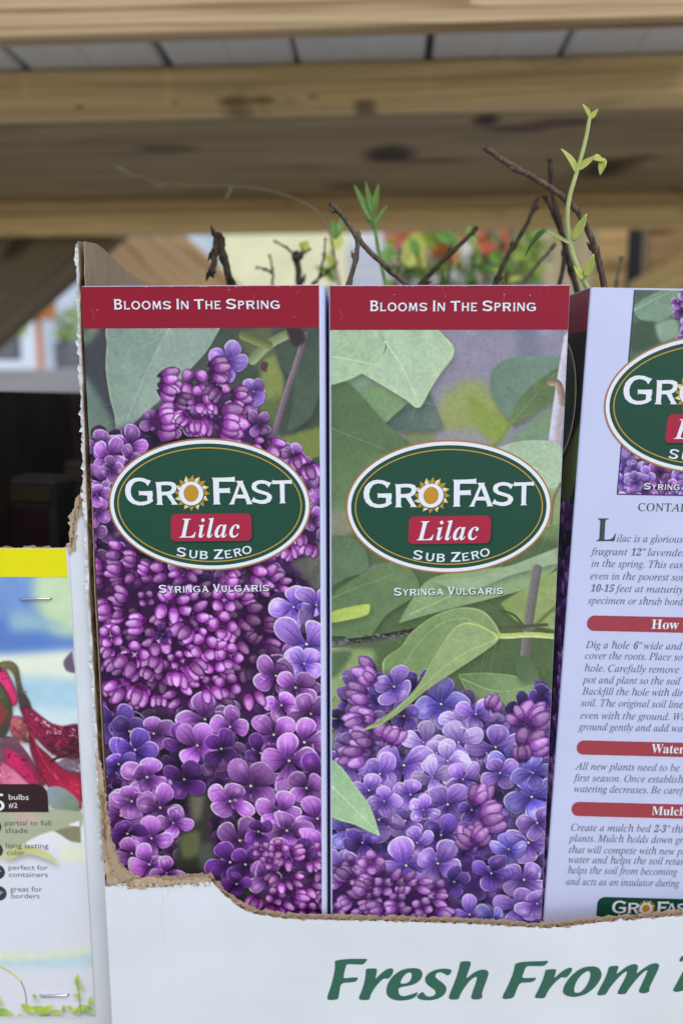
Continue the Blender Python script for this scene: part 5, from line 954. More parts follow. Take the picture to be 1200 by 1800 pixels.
PAPER = ink(238, 240, 240); GOLD = ink(176, 136, 50); GOLD_L = ink(214, 172, 84); GREEN = ink(14, 68, 48); RED = ink(164, 32, 60); SHADE = ink(20, 62, 46)
# the badge is drawn once in the first box's coordinates and reused
bx0, _ = F1.m(192, 888); bx1, _ = F1.m(544, 888); _, bd0 = F1.m(368, 773); _, bd1 = F1.m(368, 1003)
BCX, BCD, BRX, BRD = (bx0+bx1)/2, (bd0+bd1)/2, (bx1-bx0)/2, (bd1-bd0)/2
def badge_local(p): x, d = F1.m(*p); return (x-BCX, d-BCD)
def logo_word(dec, M, layer, color, edge=None, grow=.0):
    zl = lambda p: M((210+p[0]*.14167, 830+p[1]*.14167)); zr = lambda p: M((360+p[0]*.14167, 830+p[1]*.14167))
    sun = (895, 268)
    for i in range(16):
        a = 2*math.pi*(i+.0)/16-math.pi/2; w = .17; r0, r1 = 120, 226
        tip = (sun[0]+r1*math.cos(a+.05), sun[1]+r1*math.sin(a+.05))
        b1 = (sun[0]+r0*math.cos(a-w), sun[1]+r0*math.sin(a-w)); b2 = (sun[0]+r0*math.cos(a+w), sun[1]+r0*math.sin(a+w))
        m1 = (sun[0]+176*math.cos(a-w*.95), sun[1]+176*math.sin(a-w*.95)); m2 = (sun[0]+172*math.cos(a+w*1.0), sun[1]+172*math.sin(a+w*1.0))
        ray_ = [b1, m1, tip, m2, b2]
        o = lambda p, k: (sun[0]+(p[0]-sun[0])*k, sun[1]+(p[1]-sun[1])*k)
        if edge: dec.add([[zl((o(p, 1.03)[0]+5, o(p, 1.03)[1]+7)) for p in ray_]], layer, edge)
        dec.add([[zl(p) for p in ray_]], layer+1, GOLD if i % 2 == 0 else GOLD_L)
        if i % 2:
            c = [b1, o(m1, 1.02), o(tip, .93), o(((m1[0]+m2[0])/2, (m1[1]+m2[1])/2), .98), ((b1[0]+b2[0])/2, (b1[1]+b2[1])/2)]
            dec.add([[zl(p) for p in c]], layer+2, ink(238, 226, 196))
    if edge: dec.add([[zl((p[0]+6, p[1]+8)) for p in ell(887, 275, 158, 153)]], layer+2.5, edge)
    dec.add([[zl(p) for p in ell(887, 272, 95, 108)]], layer+3, ink(190, 140, 36))
    dec.add([[zl(p) for p in ell(887, 272, 97, 110)], [zl(p) for p in ell(887, 272, 88, 101)]], layer+4, ink(120, 92, 40))
    for ch, zz in (('G', zl), ('R', zl), ('O', zl), ('F', zr), ('A', zr), ('S', zr), ('T', zr)):
        lp = LOGO[ch]
        if edge and ch != 'O':
            dec.add([[zz((p[0]+5, p[1]+6)) for p in q] for q in lp], layer+4.4, edge)
            dec.add([[zz((p[0]-3, p[1]-3)) for p in q] for q in lp], layer+4.7, ink(150, 116, 56))
        dec.add([[zz(p) for p in q] for q in lp], layer+5, color)
def badge(parent, cx, cd, face, rotd=0.0, plain=False):
    M = badge_local; loc = (cx-face.w/2, -.00022, face.h-cd); ra = (0, math.radians(rotd), 0)
    d = Decal(); E = lambda k, n=96: [(BRX*k*math.cos(2*math.pi*i/n), BRD*(1-(1-k)*BRX/BRD)*math.sin(2*math.pi*i/n)) for i in range(n)]
    d.add([E(1.006)], 0, ink(168, 120, 66)); d.add([E(.990)], 1, PAPER); d.add([E(.955)], 2, GREEN)
    d.add([E(.918), E(.908)], 3, ink(196, 156, 64))
    o = d.build('oval_badge', parent, loc, [PRINT, BADGE]); o.rotation_euler = ra
    if plain: return o
    w = Decal(); logo_word(w, M, 4, PAPER, SHADE)
    wo = w.build('logo_lettering', o, (0, 0, 0))
    zb = lambda p: M((290+p[0]*.14167, 890+p[1]*.14167))
    r = Decal(); rr = [(x, y-(x-72)*.008) for x, y in rrect(72, 106, 1068, 443, 62)]
    for k, (g, a) in enumerate(((20, .86), (12, .74), (6, .6))):
        c = np.array(GREEN[:3])*a; r.add([[zb((x+16+(g if x > 570 else -g)*.6, y+14+(g if y > 270 else -g)*.6)) for x, y in rr]], 3.2+k*.25, (*c, 1))
    r.add([[zb(p) for p in rr]], 4.5, RED)
    r.text('bi', 'Lilac', zb((192+8, 398+8)), zb((936+8, 394+8)), abs(zb((0, 398))[1]-zb((0, 165))[1])/.671, 5, ink(104, 16, 38), track=.045)
    r.text('bi', 'Lilac', zb((192, 398)), zb((936, 394)), abs(zb((0, 398))[1]-zb((0, 165))[1])/.671, 6, PAPER, track=.045)
    r.build('name_tag', o, (0, 0, 0))
    z = Decal(); arc = [('S', 138, 628, 252, 640, 116), ('U', 290, 650, 398, 660, 100), ('B', 424, 663, 530, 665, 100), ('Z', 603, 664, 722, 661, 118), ('E', 742, 657, 832, 643, 97), ('R', 856, 638, 952, 620, 97), ('O', 964, 612, 1078, 586, 97)]
    for ch, xa, ya, xb, yb, cp in arc:
        lp = CAPS[ch]; w_ = max(p[0] for q in lp for p in q); L = math.hypot(xb-xa, yb-ya); ux, uy = (xb-xa)/L, (yb-ya)/L
        for off, lay, cc in ((7, 3.5, SHADE), (0, 4.2, PAPER)):
            z.add([[zb((xa+off+q[0]/w_*L*ux+q[1]*cp/100*uy, ya+off+q[0]/w_*L*uy-q[1]*cp/100*ux)) for q in l] for l in lp], lay, cc)
    z.build('variety_lettering', o, (0, 0, 0))
    return o
# the badge's green ground carries a fine diagonal engine-turned line
BADGE = print_mat('badge ink', .36, .45, .03)
_n, _l = BADGE.node_tree.nodes, BADGE.node_tree.links
_tc = _n.new('ShaderNodeTexCoord'); _mp = _n.new('ShaderNodeMapping'); _mp.inputs['Rotation'].default_value = (0, math.radians(58), 0)
_w = _n.new('ShaderNodeTexWave'); _w.bands_direction = 'X'; _w.inputs['Scale'].default_value = 330; _w.inputs['Distortion'].default_value = 0
_l.new(_tc.outputs['Object'], _mp.inputs[0]); _l.new(_mp.outputs[0], _w.inputs['Vector'])
_mr = _n.new('ShaderNodeMapRange'); _mr.inputs['To Min'].default_value = .92; _mr.inputs['To Max'].default_value = 1.08; _l.new(_w.outputs['Fac'], _mr.inputs['Value'])
for nd in _n:
    if nd.type == 'HUE_SAT': _l.new(_mr.outputs[0], nd.inputs['Value'])

def M4(face):
    m = Matrix.Identity(4)
    for i in range(3):
        for j in range(3): m[i][j] = face.R[i, j]
        m[i][3] = face.O[i]
    return m
def carton(face, label, depth=BOX_D, group=None, rad=.0011):
    """open-topped folding carton standing on its base"""
    root = empty('lilac_box', M=M4(face)); tag(root, label, 'plant box', group)
    w, h, t, r = face.w, face.h, .0006, rad
    b = MB(); ring = []
    for cx, cy, a0 in ((w/2-r, r, -90), (w/2-r, depth-r, 0), (-w/2+r, depth-r, 90), (-w/2+r, r, 180)):
        ring += [(cx+r*math.cos(math.radians(a0+30*i)), cy+r*math.sin(math.radians(a0+30*i))) for i in range(4)]
    n = len(ring); inn = [(x*(1-2*t/w), depth/2+(y-depth/2)*(1-2*t/depth)) for x, y in ring]
    v = [(x, y, 0) for x, y in ring]+[(x, y, h) for x, y in ring]+[(x, y, h) for x, y in inn]+[(x, y, .004) for x, y in inn]
    f = [(i, (i+1) % n, n+(i+1) % n, n+i) for i in range(n)]+[(n+i, n+(i+1) % n, 2*n+(i+1) % n, 2*n+i) for i in range(n)]+[(2*n+i, 2*n+(i+1) % n, 3*n+(i+1) % n, 3*n+i) for i in range(n)]
    f += [tuple(range(n))[::-1], tuple(range(3*n, 4*n))]
    b.add(v, f); b.m = [0]*n+[1]*n+[2]*(n+2)
    o = b.build('card_shell', [LAVENDER, FIBRE, KRAFT], root)
    s = MB(); s.box((-w/2+.004, .004, .005), (w/2-.004, depth-.004, h-.022)); s.build('root_bag', SOIL, root)
    return root
# ------------------------------------------------------------------ setting
def ground():
    n = 40; v = []; f = []
    e = [-120, -60, -30, -15, -8]+[x*.5 for x in range(-10, 21)]+[14, 20, 40, 80, 150]
    xs = e; ys = e
    for y in ys:
        for x in xs: v.append((x, y, .003*math.sin(x*1.3)*math.cos(y*.9)-.004))
    m = len(xs)
    for j in range(len(ys)-1):
        for i in range(m-1): f.append((j*m+i, j*m+i+1, (j+1)*m+i+1, (j+1)*m+i))
    o = mesh_obj('ground', v, f, noise_mat('worn concrete', (.38, .37, .35), (.48, .47, .45), (3, 3, 3), .85, .3, .2, 8, .004), smooth=True)
    tag(o, kind='structure', label='pale worn concrete ground of the outdoor sales yard')
ground()

# ------------------------------------------------------------------ the wooden display rack (its own axes: x along the rails, turned a little to the camera)
RA = math.radians(3.4); RX = np.array([math.cos(RA), -math.sin(RA), 0]); RY = np.array([math.sin(RA), math.cos(RA), 0])
def rk(px, py, depth):
    d = ray(px, py); k = depth/np.dot(d, RY); p = d*k
    return np.array([np.dot(p, RX), depth, p[2]+CAM[2]])
SHELF_Z = float(F1.O[2])-.0045
rack = empty('display_rack', (CAM[0]+RY[0]*.3, CAM[1]+RY[1]*.3, 0), -RA)
tag(rack, 'raw timber display rack of rails, planks and braces around the lilac boxes', 'display rack')
def rpart(name, pts3a, pts3b, material, bev=.0025):
    b = MB(); a = np.array(pts3a)-[0, .3, 0]; c = np.array(pts3b)-[0, .3, 0]; ctr = (a+c)/2
    b.bevel_box(a-ctr, c-ctr, bev); o = b.build(name, material, rack); o.location = ctr; return o
z1 = rk(600, 67, .746)[2]
rpart('front_rail', (-1.6, .729, z1), (1.6, .746, z1+.089), WOOD_PALE)
z2b, z2t = rk(600, 191, .88)[2], rk(600, 121, .88)[2]
KD = (.13, .09, .06); KS = (.35, .3, .26)
def spot(px, py, w, y0, y1, za, zb, depth=None, z=None, kc=KD, flat=.0):
    # a knot seen at (px, py) with half-width w pixels, on a rail's front (depth) or a plank's underside (z)
    if depth is None:
        a = rk(px, py, 1); depth = (z-CAM[2])/(a[2]-CAM[2])
    a, e = rk(px, py, depth), rk(px+w, py, depth); r_ = abs(e[0]-a[0])
    return ((float(a[0]), float(a[1]-(y0+y1)/2), float(a[2]-(za+zb)/2)), (float(r_), float(r_*1.2 if flat == 0 else .1), float(.1 if flat == 0 else r_*flat)), kc)
rpart('shelf_edge_rail', (-1.6, .862, z2b-.001), (1.6, .8995, z2t), wood_mat('tan pine rail with stains', (.86, .62, .28), (.62, .42, .17), 4.1, 7, spots=[spot(x, y, w, .862, .8995, z2b-.001, z2t, depth=.862, kc=KS, flat=.3) for x, y, w in ((415, 178, 40), (462, 176, 28), (640, 182, 24), (140, 188, 10), (308, 180, 8), (550, 170, 12))]))
ym = rk(600, 291, 1)[1]*(z2b-CAM[2])/(rk(600, 291, 1)[2]-CAM[2]); ye = (z2b-CAM[2])/(rk(600, 347, 1)[2]-CAM[2])
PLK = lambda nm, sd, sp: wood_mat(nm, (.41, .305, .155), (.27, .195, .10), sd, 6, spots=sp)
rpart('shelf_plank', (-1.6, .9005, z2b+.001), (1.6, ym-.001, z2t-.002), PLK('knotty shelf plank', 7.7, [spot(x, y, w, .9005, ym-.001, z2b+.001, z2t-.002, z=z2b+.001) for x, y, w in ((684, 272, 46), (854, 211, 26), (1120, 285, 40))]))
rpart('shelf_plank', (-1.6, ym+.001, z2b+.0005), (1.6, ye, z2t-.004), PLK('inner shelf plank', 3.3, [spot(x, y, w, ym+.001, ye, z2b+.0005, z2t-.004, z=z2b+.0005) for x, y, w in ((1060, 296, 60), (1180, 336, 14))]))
zk0, zk1 = rk(600, 404, ye)[2], rk(600, 374, ye)[2]
rpart('back_rail', (-1.6, ye+.001, zk0+.002), (1.6, ye+.038, z2t-.002), WOOD_TAN)
rpart('back_ledger', (-1.6, ye-.018, zk0-.004), (1.6, ye, zk1), WOOD_TAN)
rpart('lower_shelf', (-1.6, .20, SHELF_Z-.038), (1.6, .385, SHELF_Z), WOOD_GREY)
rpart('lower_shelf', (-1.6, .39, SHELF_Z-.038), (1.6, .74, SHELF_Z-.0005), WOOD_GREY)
rpart('lower_rail', (-1.6, .22, SHELF_Z-.127), (1.6, .258, SHELF_Z-.0385), WOOD_TAN)
for sx in (-1.52, 1.48):
    rpart('post', (sx, .747, 0), (sx+.089, .785, z1+.35), WOOD_TAN)
    rpart('post', (sx, ye+.039, 0), (sx+.089, ye+.077, z1+.35), WOOD_TAN)
def rpoly(name, pix, depth, th, material):
    P = [rk(x, y, depth) for x, y in pix]; c = np.mean(P, 0)
    b = MB(); b.prism([(p[0]-c[0], p[2]-c[2]) for p in P], 'y', 0, th); o = b.build(name, material, rack); o.location = (c[0], depth-.3, c[2]); return o
# two diagonal braces at the left, uprights at the right
def brace(name, pa, pb, width, depth, th, material):
    a, b_ = rk(*pa, depth), rk(*pb, depth); L = np.linalg.norm(b_-a); ang = math.atan2(b_[2]-a[2], b_[0]-a[0])
    m = MB(); m.bevel_box((-L/2, -th/2, -width/2), (L/2, th/2, width/2), .002); o = m.build(name, material, rack)
    c = (a+b_)/2; o.location = (c[0], depth-.3+th/2, c[2]); o.rotation_euler = (0, -ang, 0); return o
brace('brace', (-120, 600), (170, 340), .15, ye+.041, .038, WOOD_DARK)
brace('brace', (130, 320), (460, 620), .14, 1.5, .038, WOOD_PALE)
u0, u1 = rk(1046, 450, 1.36), rk(1102, 450, 1.36)
rpart('upright', (u0[0], 1.36, 0), (u1[0], 1.398, z1+.2), WOOD_TAN)
u0, u1 = rk(1139, 450, 1.36), rk(1232, 450, 1.36)
rpart('upright', (u0[0], 1.36, 0), (u1[0], 1.398, z1+.2), WOOD_PALE)
brace('brace', (1120, 520), (1330, 400), .05, 1.30, .025, WOOD_TAN)

# ------------------------------------------------------------------ white cartons on the shelf overhead
seams = [-236, 14, 277, 511, 759, 1000, 1262]
words = ['white carton overhead, cut by the left edge of the photo', 'white carton overhead, above the torn top corner of the tray', 'white carton overhead, above the left lilac box',
         'white carton overhead, above the middle lilac box', 'white carton overhead, between the middle and the info box', 'white carton overhead, cut by the right edge of the photo']
for i in range(6):
    zc = z2t+.0012; a = rk(seams[i], 97, .82)[0]+.003; b_ = rk(seams[i+1], 97, .82)[0]-(.006 if i in (0, 1, 3) else .001)
    w = b_-a; dp = .42; h = .16
    m = MB(); m.bevel_box((-w/2, -dp/2, .001), (w/2, dp/2, h), .002)
    m.box((-w/2+.003, -dp/2+.003, 0), (-.0012, dp/2-.003, .0009)); m.box((.0012, -dp/2+.003, 0), (w/2-.003, dp/2-.003, .0009))
    o = m.build('white_carton', WHITE_BOARD2)
    c = np.array([(a+b_)/2, .752+dp/2+(.004 if i % 2 else .0), 0]); pw = CAM+RX*c[0]+RY*c[1]
    o.location = (pw[0], pw[1], zc); o.rotation_euler = (0, 0, -RA+math.radians((.6, -.5, .3, .2, -.9, .4)[i])*.4)
    tag(o, words[i], 'carton', 'white cartons on the upper shelf')

# ------------------------------------------------------------------ corrugated board with real fluting along a cut edge
def jag(pts, amp, step, seed, amp_n=None):
    """resample a polyline and roughen it"""
    r = np.random.default_rng(seed); P = np.array(pts, float); seg = np.linalg.norm(np.diff(P, axis=0), axis=1); L = np.concatenate([[0], np.cumsum(seg)])
    n = max(2, int(L[-1]/step)); t = np.linspace(0, L[-1], n); q = np.stack([np.interp(t, L, P[:, k]) for k in range(P.shape[1])], 1)
    q[1:-1] += r.normal(size=(n-2, 2))*amp*np.array([.5, 1]); return q
def liner(mb, top, zb, y, th, m):
    """thin sheet in the x-z plane between the edge polyline and a straight bottom"""
    n = len(top); v = []
    for yy in (y, y+th): v += [(p[0], yy, p[1]) for p in top]+[(p[0], yy, zb) for p in top]
    f = []
    for i in range(n-1):
        f += [(n+i, n+i+1, i+1, i), (2*n+i, 2*n+i+1, 3*n+i+1, 3*n+i), (i, i+1, 2*n+i+1, 2*n+i)]
    f += [(0, 2*n, 3*n, n), (n-1, 2*n-1, 4*n-1, 3*n-1)]
    mb.add(v, f, m)
def flutes(mb, top, zb, y0, y1, pitch, m, seed, drop=.0006):
    dep = .0012 if m == 3 else .03
    r = np.random.default_rng(seed); x0, x1 = top[0][0], top[-1][0]; n = int((x1-x0)/pitch*10); tx = np.array(top)
    o = np.argsort(tx[:, 0]); X, Z = tx[o, 0], tx[o, 1]
    v = []; f = []; ph = 0
    for i in range(n+1):
        x = x0+(x1-x0)*i/n; ph += 2*math.pi/10*(1+.12*r.normal())
        y = (y0+y1)/2+(y1-y0)/2*.92*math.sin(ph); z = np.interp(x, X, Z)-drop+r.normal()*.00035
        v += [(x, y, z), (x, y, max(zb, z-dep)), (x, y+.00045, z), (x, y+.00045, max(zb, z-dep))]
    for i in range(n):
        a, b = 4*i, 4*i+4; f += [(a, a+1, b+1, b), (a+2, b+2, b+3, a+3), (a, b, b+2, a+2)]
    mb.add(v, f, m)

# ------------------------------------------------------------------ the torn corrugated tray
TY = .3335; TH = .0040
tz = lambda x, y: at(x, y, TY)
tray_x0, tray_x1 = tz(186, 1600)[0], .46
tray_zb = SHELF_Z+.0002
tc_ = np.array([tray_x0, CAM[1]+TY, tray_zb])
tray = empty('display_tray', tc_); tag(tray, 'white corrugated display tray with torn brown edges holding the lilac boxes', 'tray')
T = lambda x, y: (tz(x, y)[0]-tc_[0], tz(x, y)[2]-tc_[2])
edge_px = [(193, 1559), (240, 1553), (285, 1550), (320, 1549), (368, 1545), (374, 1552), (386, 1566), (402, 1582), (424, 1598), (448, 1608), (480, 1614), (520, 1617), (565, 1618), (640, 1620), (720, 1622), (800, 1624), (880, 1628), (930, 1632), (962, 1633), (1000, 1629), (1060, 1622), (1130, 1616), (1200, 1611), (1300, 1606), (1500, 1600), (1900, 1590)]
edge = [T(*p) for p in edge_px]; edge[0] = (.0003, edge[0][1]); edge[-1] = (tray_x1-tray_x0, edge[-1][1])
mb = MB()
outer = jag(edge, .00028, .0016, 3)
# tiny torn tongues of the white liner
rr = np.random.default_rng(9)
for i in range(2, len(outer)-2):
    if rr.random() < .12: outer[i][1] -= rr.uniform(.0004, .0013)
    if rr.random() < .08: outer[i][1] += rr.uniform(.0003, .0008)
liner(mb, outer, 0, 0, .00045, 0)
inner = jag([(x, z+.0006) for x, z in edge], .0005, .0014, 4); liner(mb, inner, 0, TH-.00045, .00045, 1)
flutes(mb, [(x+.0004, z) for x, z in edge[:-1]], .0, .0006, TH-.0006, .0072, 2, 5, .0011)  # dark copy of the fluting paints shade into the hollows
flutes(mb, [(x+.0004, z) for x, z in edge[:-1]], .0, .0005, TH-.0005, .0072, 3, 5, .0002)
# kraft back of the white liner showing along the cut
mid = jag([(x, z+.00005) for x, z in edge], .0003, .0012, 12); liner(mb, mid, 0, .00046, .0002, 1)
fp = mb.build('front_panel', [WHITE_BOARD, KRAFT, KRAFT_DARK, KRAFT_PALE], tray)
# side wall, seen on its torn front edge and its brown inner face
sy0 = .347; sx = -.1186
def S(px, py): d = ray(px, py); k = (sx-.0014-CAM[0])/d[0]; p = CAM+d*k; return (p[1]-tc_[1], p[2]-tc_[2])
wx = lambda x: x-tc_[0]
zt = at(147, 424, sy0)[2]-tc_[2]
ze = T(193, 1548)[1]
def wall_profile(seed, dy=0.0, amp=.0006):
    r = np.random.default_rng(seed); P = []
    for i in range(90):
        z = zt*i/89
        P.append((sy0+CAM[1]-tc_[1]+dy+(.006 if z < ze else 0)+r.normal()*amp*(.6 if z < zt*.9 else 1), z))
    top = []
    for i, (px, py) in enumerate([(152, 428), (165, 438), (185, 456), (205, 474), (225, 488), (250, 499), (300, 506)]):
        y_, z_ = S(px, py); top.append((y_+.0*i, z_+r.normal()*.0002))
    return P+top+[(top[-1][0]+.05, top[-1][1]-.004), (top[-1][0]+.05, 0)]
for k, (xa, xb, dy, m_, nm) in enumerate(((-.0042, -.0037, .0002, 0, 'w'), (-.0004, 0, -.0006, 1, 'k'))):
    pass
def lean_x(z): return (.0034*max(0, (z-.25))/(zt-.25))      # the wall's top leans in towards the box
sm = MB()
def sheet(xoff, th, dy, seed, m, amp):
    P = wall_profile(seed, dy, amp); n = len(P)
    tri = tessellate_polygon([[Vector((p[0]*100, p[1]*100, 0)) for p in P]])
    v = [(wx(sx)+xoff+lean_x(p[1]), p[0], p[1]) for p in P]+[(wx(sx)+xoff+th+lean_x(p[1]), p[0], p[1]) for p in P]
    f = [tuple(t) for t in tri]+[tuple(n+i for i in t[::-1]) for t in tri]+[(i, n+i, n+(i+1) % n, (i+1) % n) for i in range(n)]
    sm.add(v, f, m)
sheet(-.0036, .0004, .0012, 21, 0, .0009)
sheet(-.0031, .0002, .0004, 24, 1, .0006)
sheet(-.0005, .0004, .0, 22, 1, .0004)
r = np.random.default_rng(31); v = []; f = []
for i in range(161):
    z = ze+(zt-ze-.002)*i/160; y = sy0+CAM[1]-tc_[1]+.0006+r.normal()*.0004
    x = wx(sx)+lean_x(z)-.0017+.0011*math.sin(i*2*math.pi/14+r.normal()*.25)
    v += [(x, y, z), (x, y+.05, z)]
for i in range(160): f.append((2*i, 2*i+1, 2*i+3, 2*i+2))
sm.add(v, f, 2)
# torn white tongues and brown curls at the edge
v = []; f = []; zz = np.linspace(ze+.002, zt-.001, 230)
for i, z in enumerate(zz):
    x = wx(sx)+lean_x(z)-.0036; y = sy0+CAM[1]-tc_[1]; L = abs(r.normal())*.0006+.0003+(.0009 if r.random() < .1 else 0)
    v += [(x+.0002, y+.0012, z), (x-L, y+r.normal()*.0003, z+r.normal()*.0004)]
for i in range(len(zz)-1): f.append((2*i, 2*i+1, 2*i+3, 2*i+2))
sm.add(v, f, 3)
sm.build('side_panel', [WHITE_BOARD, KRAFT, KRAFT_DARK, FIBRE], tray)
# torn brown strip left where the front was ripped off
st = MB()
strip = [(167, 1330), (177, 1345), (181, 1392), (188, 1432), (194, 1480), (205, 1512), (224, 1536), (246, 1547), (300, 1549), (368, 1544), (340, 1552), (300, 1556), (262, 1561), (236, 1564), (204, 1563), (187, 1560), (180, 1500), (172, 1400)]
pts = [T(*p) for p in strip]
def rough(P, amp, step, seed):
    r_ = np.random.default_rng(seed); out = []
    for i in range(len(P)):
        a, b = np.array(P[i]), np.array(P[(i+1) % len(P)]); n = max(1, int(np.linalg.norm(b-a)/step))
        for j in range(n): out.append(tuple(a+(b-a)*j/n+r_.normal(size=2)*amp))
    return out
st.prism(rough(pts, .00045, .0014, 41), 'y', .0016, .0024, 0)
s2 = [T(*p) for p in [(176, 1392), (183, 1396), (190, 1440), (198, 1490), (210, 1520), (232, 1544), (216, 1552), (198, 1536), (188, 1490), (180, 1440)]]
st.prism(rough(s2, .0005, .0014, 43), 'y', .0002, .0011, 1)
s3 = [T(*p) for p in [(230, 1548), (262, 1541), (300, 1549), (326, 1546), (372, 1542), (372, 1547), (330, 1554), (290, 1557), (250, 1562), (222, 1562)]]
st.prism(rough(s3, .0003, .0012, 44), 'y', -.0004, .0004, 0)
for i in range(60):
    px = 200+170*r.random(); a = T(px, 1556-5*r.random()); L = r.uniform(.0008, .0026); an = r.uniform(-.8, .8)
    st.add([(a[0], -.0007, a[1]), (a[0]+.0007, -.0007, a[1]), (a[0]+.0004+L*math.sin(an), -.0012, a[1]-L*.5*math.cos(an))], [(0, 1, 2)], 0 if i % 3 else 2)
for i in range(34):
    t_ = i/33; a = np.array(T(181+9*t_+r.normal()*1.2, 1400+142*t_)) if i < 18 else np.array(T(205+165*(i-18)/15, 1556-6*((i-18)/15)+r.normal()))
    L, hh = (r.uniform(.0008, .002), r.uniform(.0015, .0034)) if i < 18 else (r.uniform(.001, .003), r.uniform(.0005, .0011)); an = r.uniform(-.4, .4)
    q_ = [(-L*.4, 0), (-L*.15, hh*.45), (L*.2, hh*.5), (L*.45, .1*hh), (L*.1, -hh*.5)]
    st.add([(a[0]+x_+y_*an, -.0002-.0009*(i >= 18)-.00005*i/34, a[1]+y_) for x_, y_ in q_], [(0, 4, 3, 2, 1)], 3)  # dark lens patches painted as the shade in open flutes
st.build('torn_strip', [KRAFT_PALE, KRAFT, FIBRE, KRAFT_DARK], tray)
flo = MB(); flo.box((.002, TH+.001, .0002), (tray_x1-tray_x0-.003, .30, .0040)); flo.build('tray_floor', KRAFT, tray)
rw = MB(); rw.box((tray_x1-tray_x0-.0042, TH+.001, .0), (tray_x1-tray_x0, .20, .36)); rw.build('side_panel', [WHITE_BOARD], tray)
cr_ = MB()
for px_, y0_, y1_ in ((286, 1556, 1640), (296, 1553, 1602), (290, 1640, 1662)):
    q_ = [T(px_+r.normal()*.8+2*math.sin(i), y0_+(y1_-y0_)*i/9) for i in range(10)]
    cr_.tube([(a, -.00012, b) for a, b in q_], [.00018*(1-i/12) for i in range(10)], 5)
cr_.build('peeled_fibre', FIBRE, tray)
# the tray's lettering
FT = {
 'F': [(95,560),(150,400),(185,250),(192,170),(185,135),(205,120),(300,105),(450,100),(575,102),(560,125),(535,155),(510,170),(400,165),(340,162),(322,175),(300,260),(288,322),(310,330),(380,320),(462,318),(455,345),(430,370),(380,377),(262,385),(245,470),(232,560),(215,578),(150,585),(110,583)],
 'r': [(468,555),(510,460),(545,330),(550,230),(558,218),(610,212),(670,213),(682,228),(678,270),(660,340),(690,310),(750,255),(800,220),(850,210),(870,220),(875,245),(860,285),(830,325),(800,337),(770,330),(740,345),(680,410),(630,480),(602,540),(598,570),(580,584),(500,584),(475,575)],
 'e': [(790,490),(795,430),(825,355),(890,280),(970,230),(1060,210),(1140,210),(1190,225),(1216,265),(1212,310),(1180,360),(1120,400),(1040,420),(935,438),(932,490),(950,530),(1000,540),(1060,525),(1120,505),(1150,490),(1160,500),(1138,545),(1080,575),(1010,588),(940,592),(880,582),(830,560),(800,530)],
 'eh': [(955,380),(975,330),(1010,285),(1050,260),(1075,262),(1090,285),(1085,330),(1060,370),(1020,390),(960,392)]}
FT2 = {'s': [(80,545),(100,515),(150,485),(170,510),(190,535),(225,545),(265,540),(295,520),(303,495),(290,465),(230,425),(190,390),(175,350),(185,305),(230,260),(300,228),(380,215),(450,218),(485,230),(490,250),(470,280),(445,297),(425,290),(395,270),(355,258),(320,265),(297,290),(300,320),(340,350),(395,390),(425,430),(428,470),(405,520),(350,560),(280,582),(200,588),(130,580),(95,565)],
 'h': [(452,550),(480,480),(540,330),(575,210),(588,145),(600,135),(650,127),(700,130),(716,145),(710,180),(680,260),(655,335),(700,300),(760,255),(820,230),(880,226),(915,245),(922,270),(910,320),(880,400),(850,480),(842,520),(852,550),(830,570),(790,578),(740,578),(715,560),(718,535),(745,450),(775,370),(785,325),(775,310),(740,325),(690,370),(630,450),(585,530),(575,568),(555,578),(500,580),(465,575)]}
FT3 = {'F': [(80,545),(120,470),(185,330),(215,240),(228,165),(255,150),(310,137),(420,130),(540,128),(625,122),(605,155),(575,178),(540,188),(440,185),(375,185),(352,205),(325,280),(310,325),(400,325),(480,320),(470,345),(435,372),(380,378),(285,382),(250,460),(220,545),(190,565),(130,573),(90,570)],
 'r': [(460,540),(500,470),(550,360),(575,280),(585,235),(600,228),(650,222),(705,222),(713,235),(705,270),(683,332),(730,290),(790,240),(850,208),(890,203),(902,220),(890,255),(855,300),(825,323),(795,320),(775,315),(720,355),(650,430),(605,500),(590,540),(570,563),(500,565),(468,558)],
 'o': [(788,490),(795,440),(830,370),(890,295),(970,230),(1050,195),(1130,187),(1190,195),(1222,220),(1246,269),(1237,326),(1189,406),(1123,472),(1067,510),(1000,535),(920,550),(850,540),(805,515)],
 'oh': [(920,470),(930,410),(960,345),(1010,285),(1060,250),(1090,242),(1110,260),(1113,300),(1090,370),(1050,440),(1000,490),(960,500),(930,495)]}
FT4 = {'m': [(128,545),(165,470),(225,360),(260,270),(275,205),(320,195),(390,193),(398,210),(385,250),(368,300),(420,260),(500,200),(570,172),(620,175),(640,200),(632,240),(615,295),(680,245),(760,190),(830,160),(880,162),(903,185),(890,235),(840,340),(790,440),(775,480),(782,510),(750,530),(690,537),(655,525),(645,505),(680,430),(730,320),(757,255),(745,245),(690,285),(610,370),(540,460),(505,510),(490,540),(440,548),(390,545),(380,530),(410,470),(470,360),(505,275),(490,260),(430,305),(350,390),(285,470),(258,520),(240,550),(180,562),(140,558)],
 'T': [(1068,495),(1110,420),(1170,310),(1230,200),(1270,130),(1200,130),(1180,140),(1147,138),(1160,95),(1200,60),(1300,50),(1480,45),(1500,60),(1470,110),(1380,130),(1350,200),(1280,340),(1220,460),(1200,500),(1130,517),(1085,515)]}
dl = Decal(); TG = ink(50, 100, 86)
def ft(src, ox, k, key, hole=None, lay=0):
    g = lambda q: [(lambda t: (t[0], -t[1]))(T(ox+x*k, 1670+y*k)) for x, y in chaikin(q, 1)]
    dl.add([g(src[key])]+([g(src[hole])] if hole else []), lay, TG)
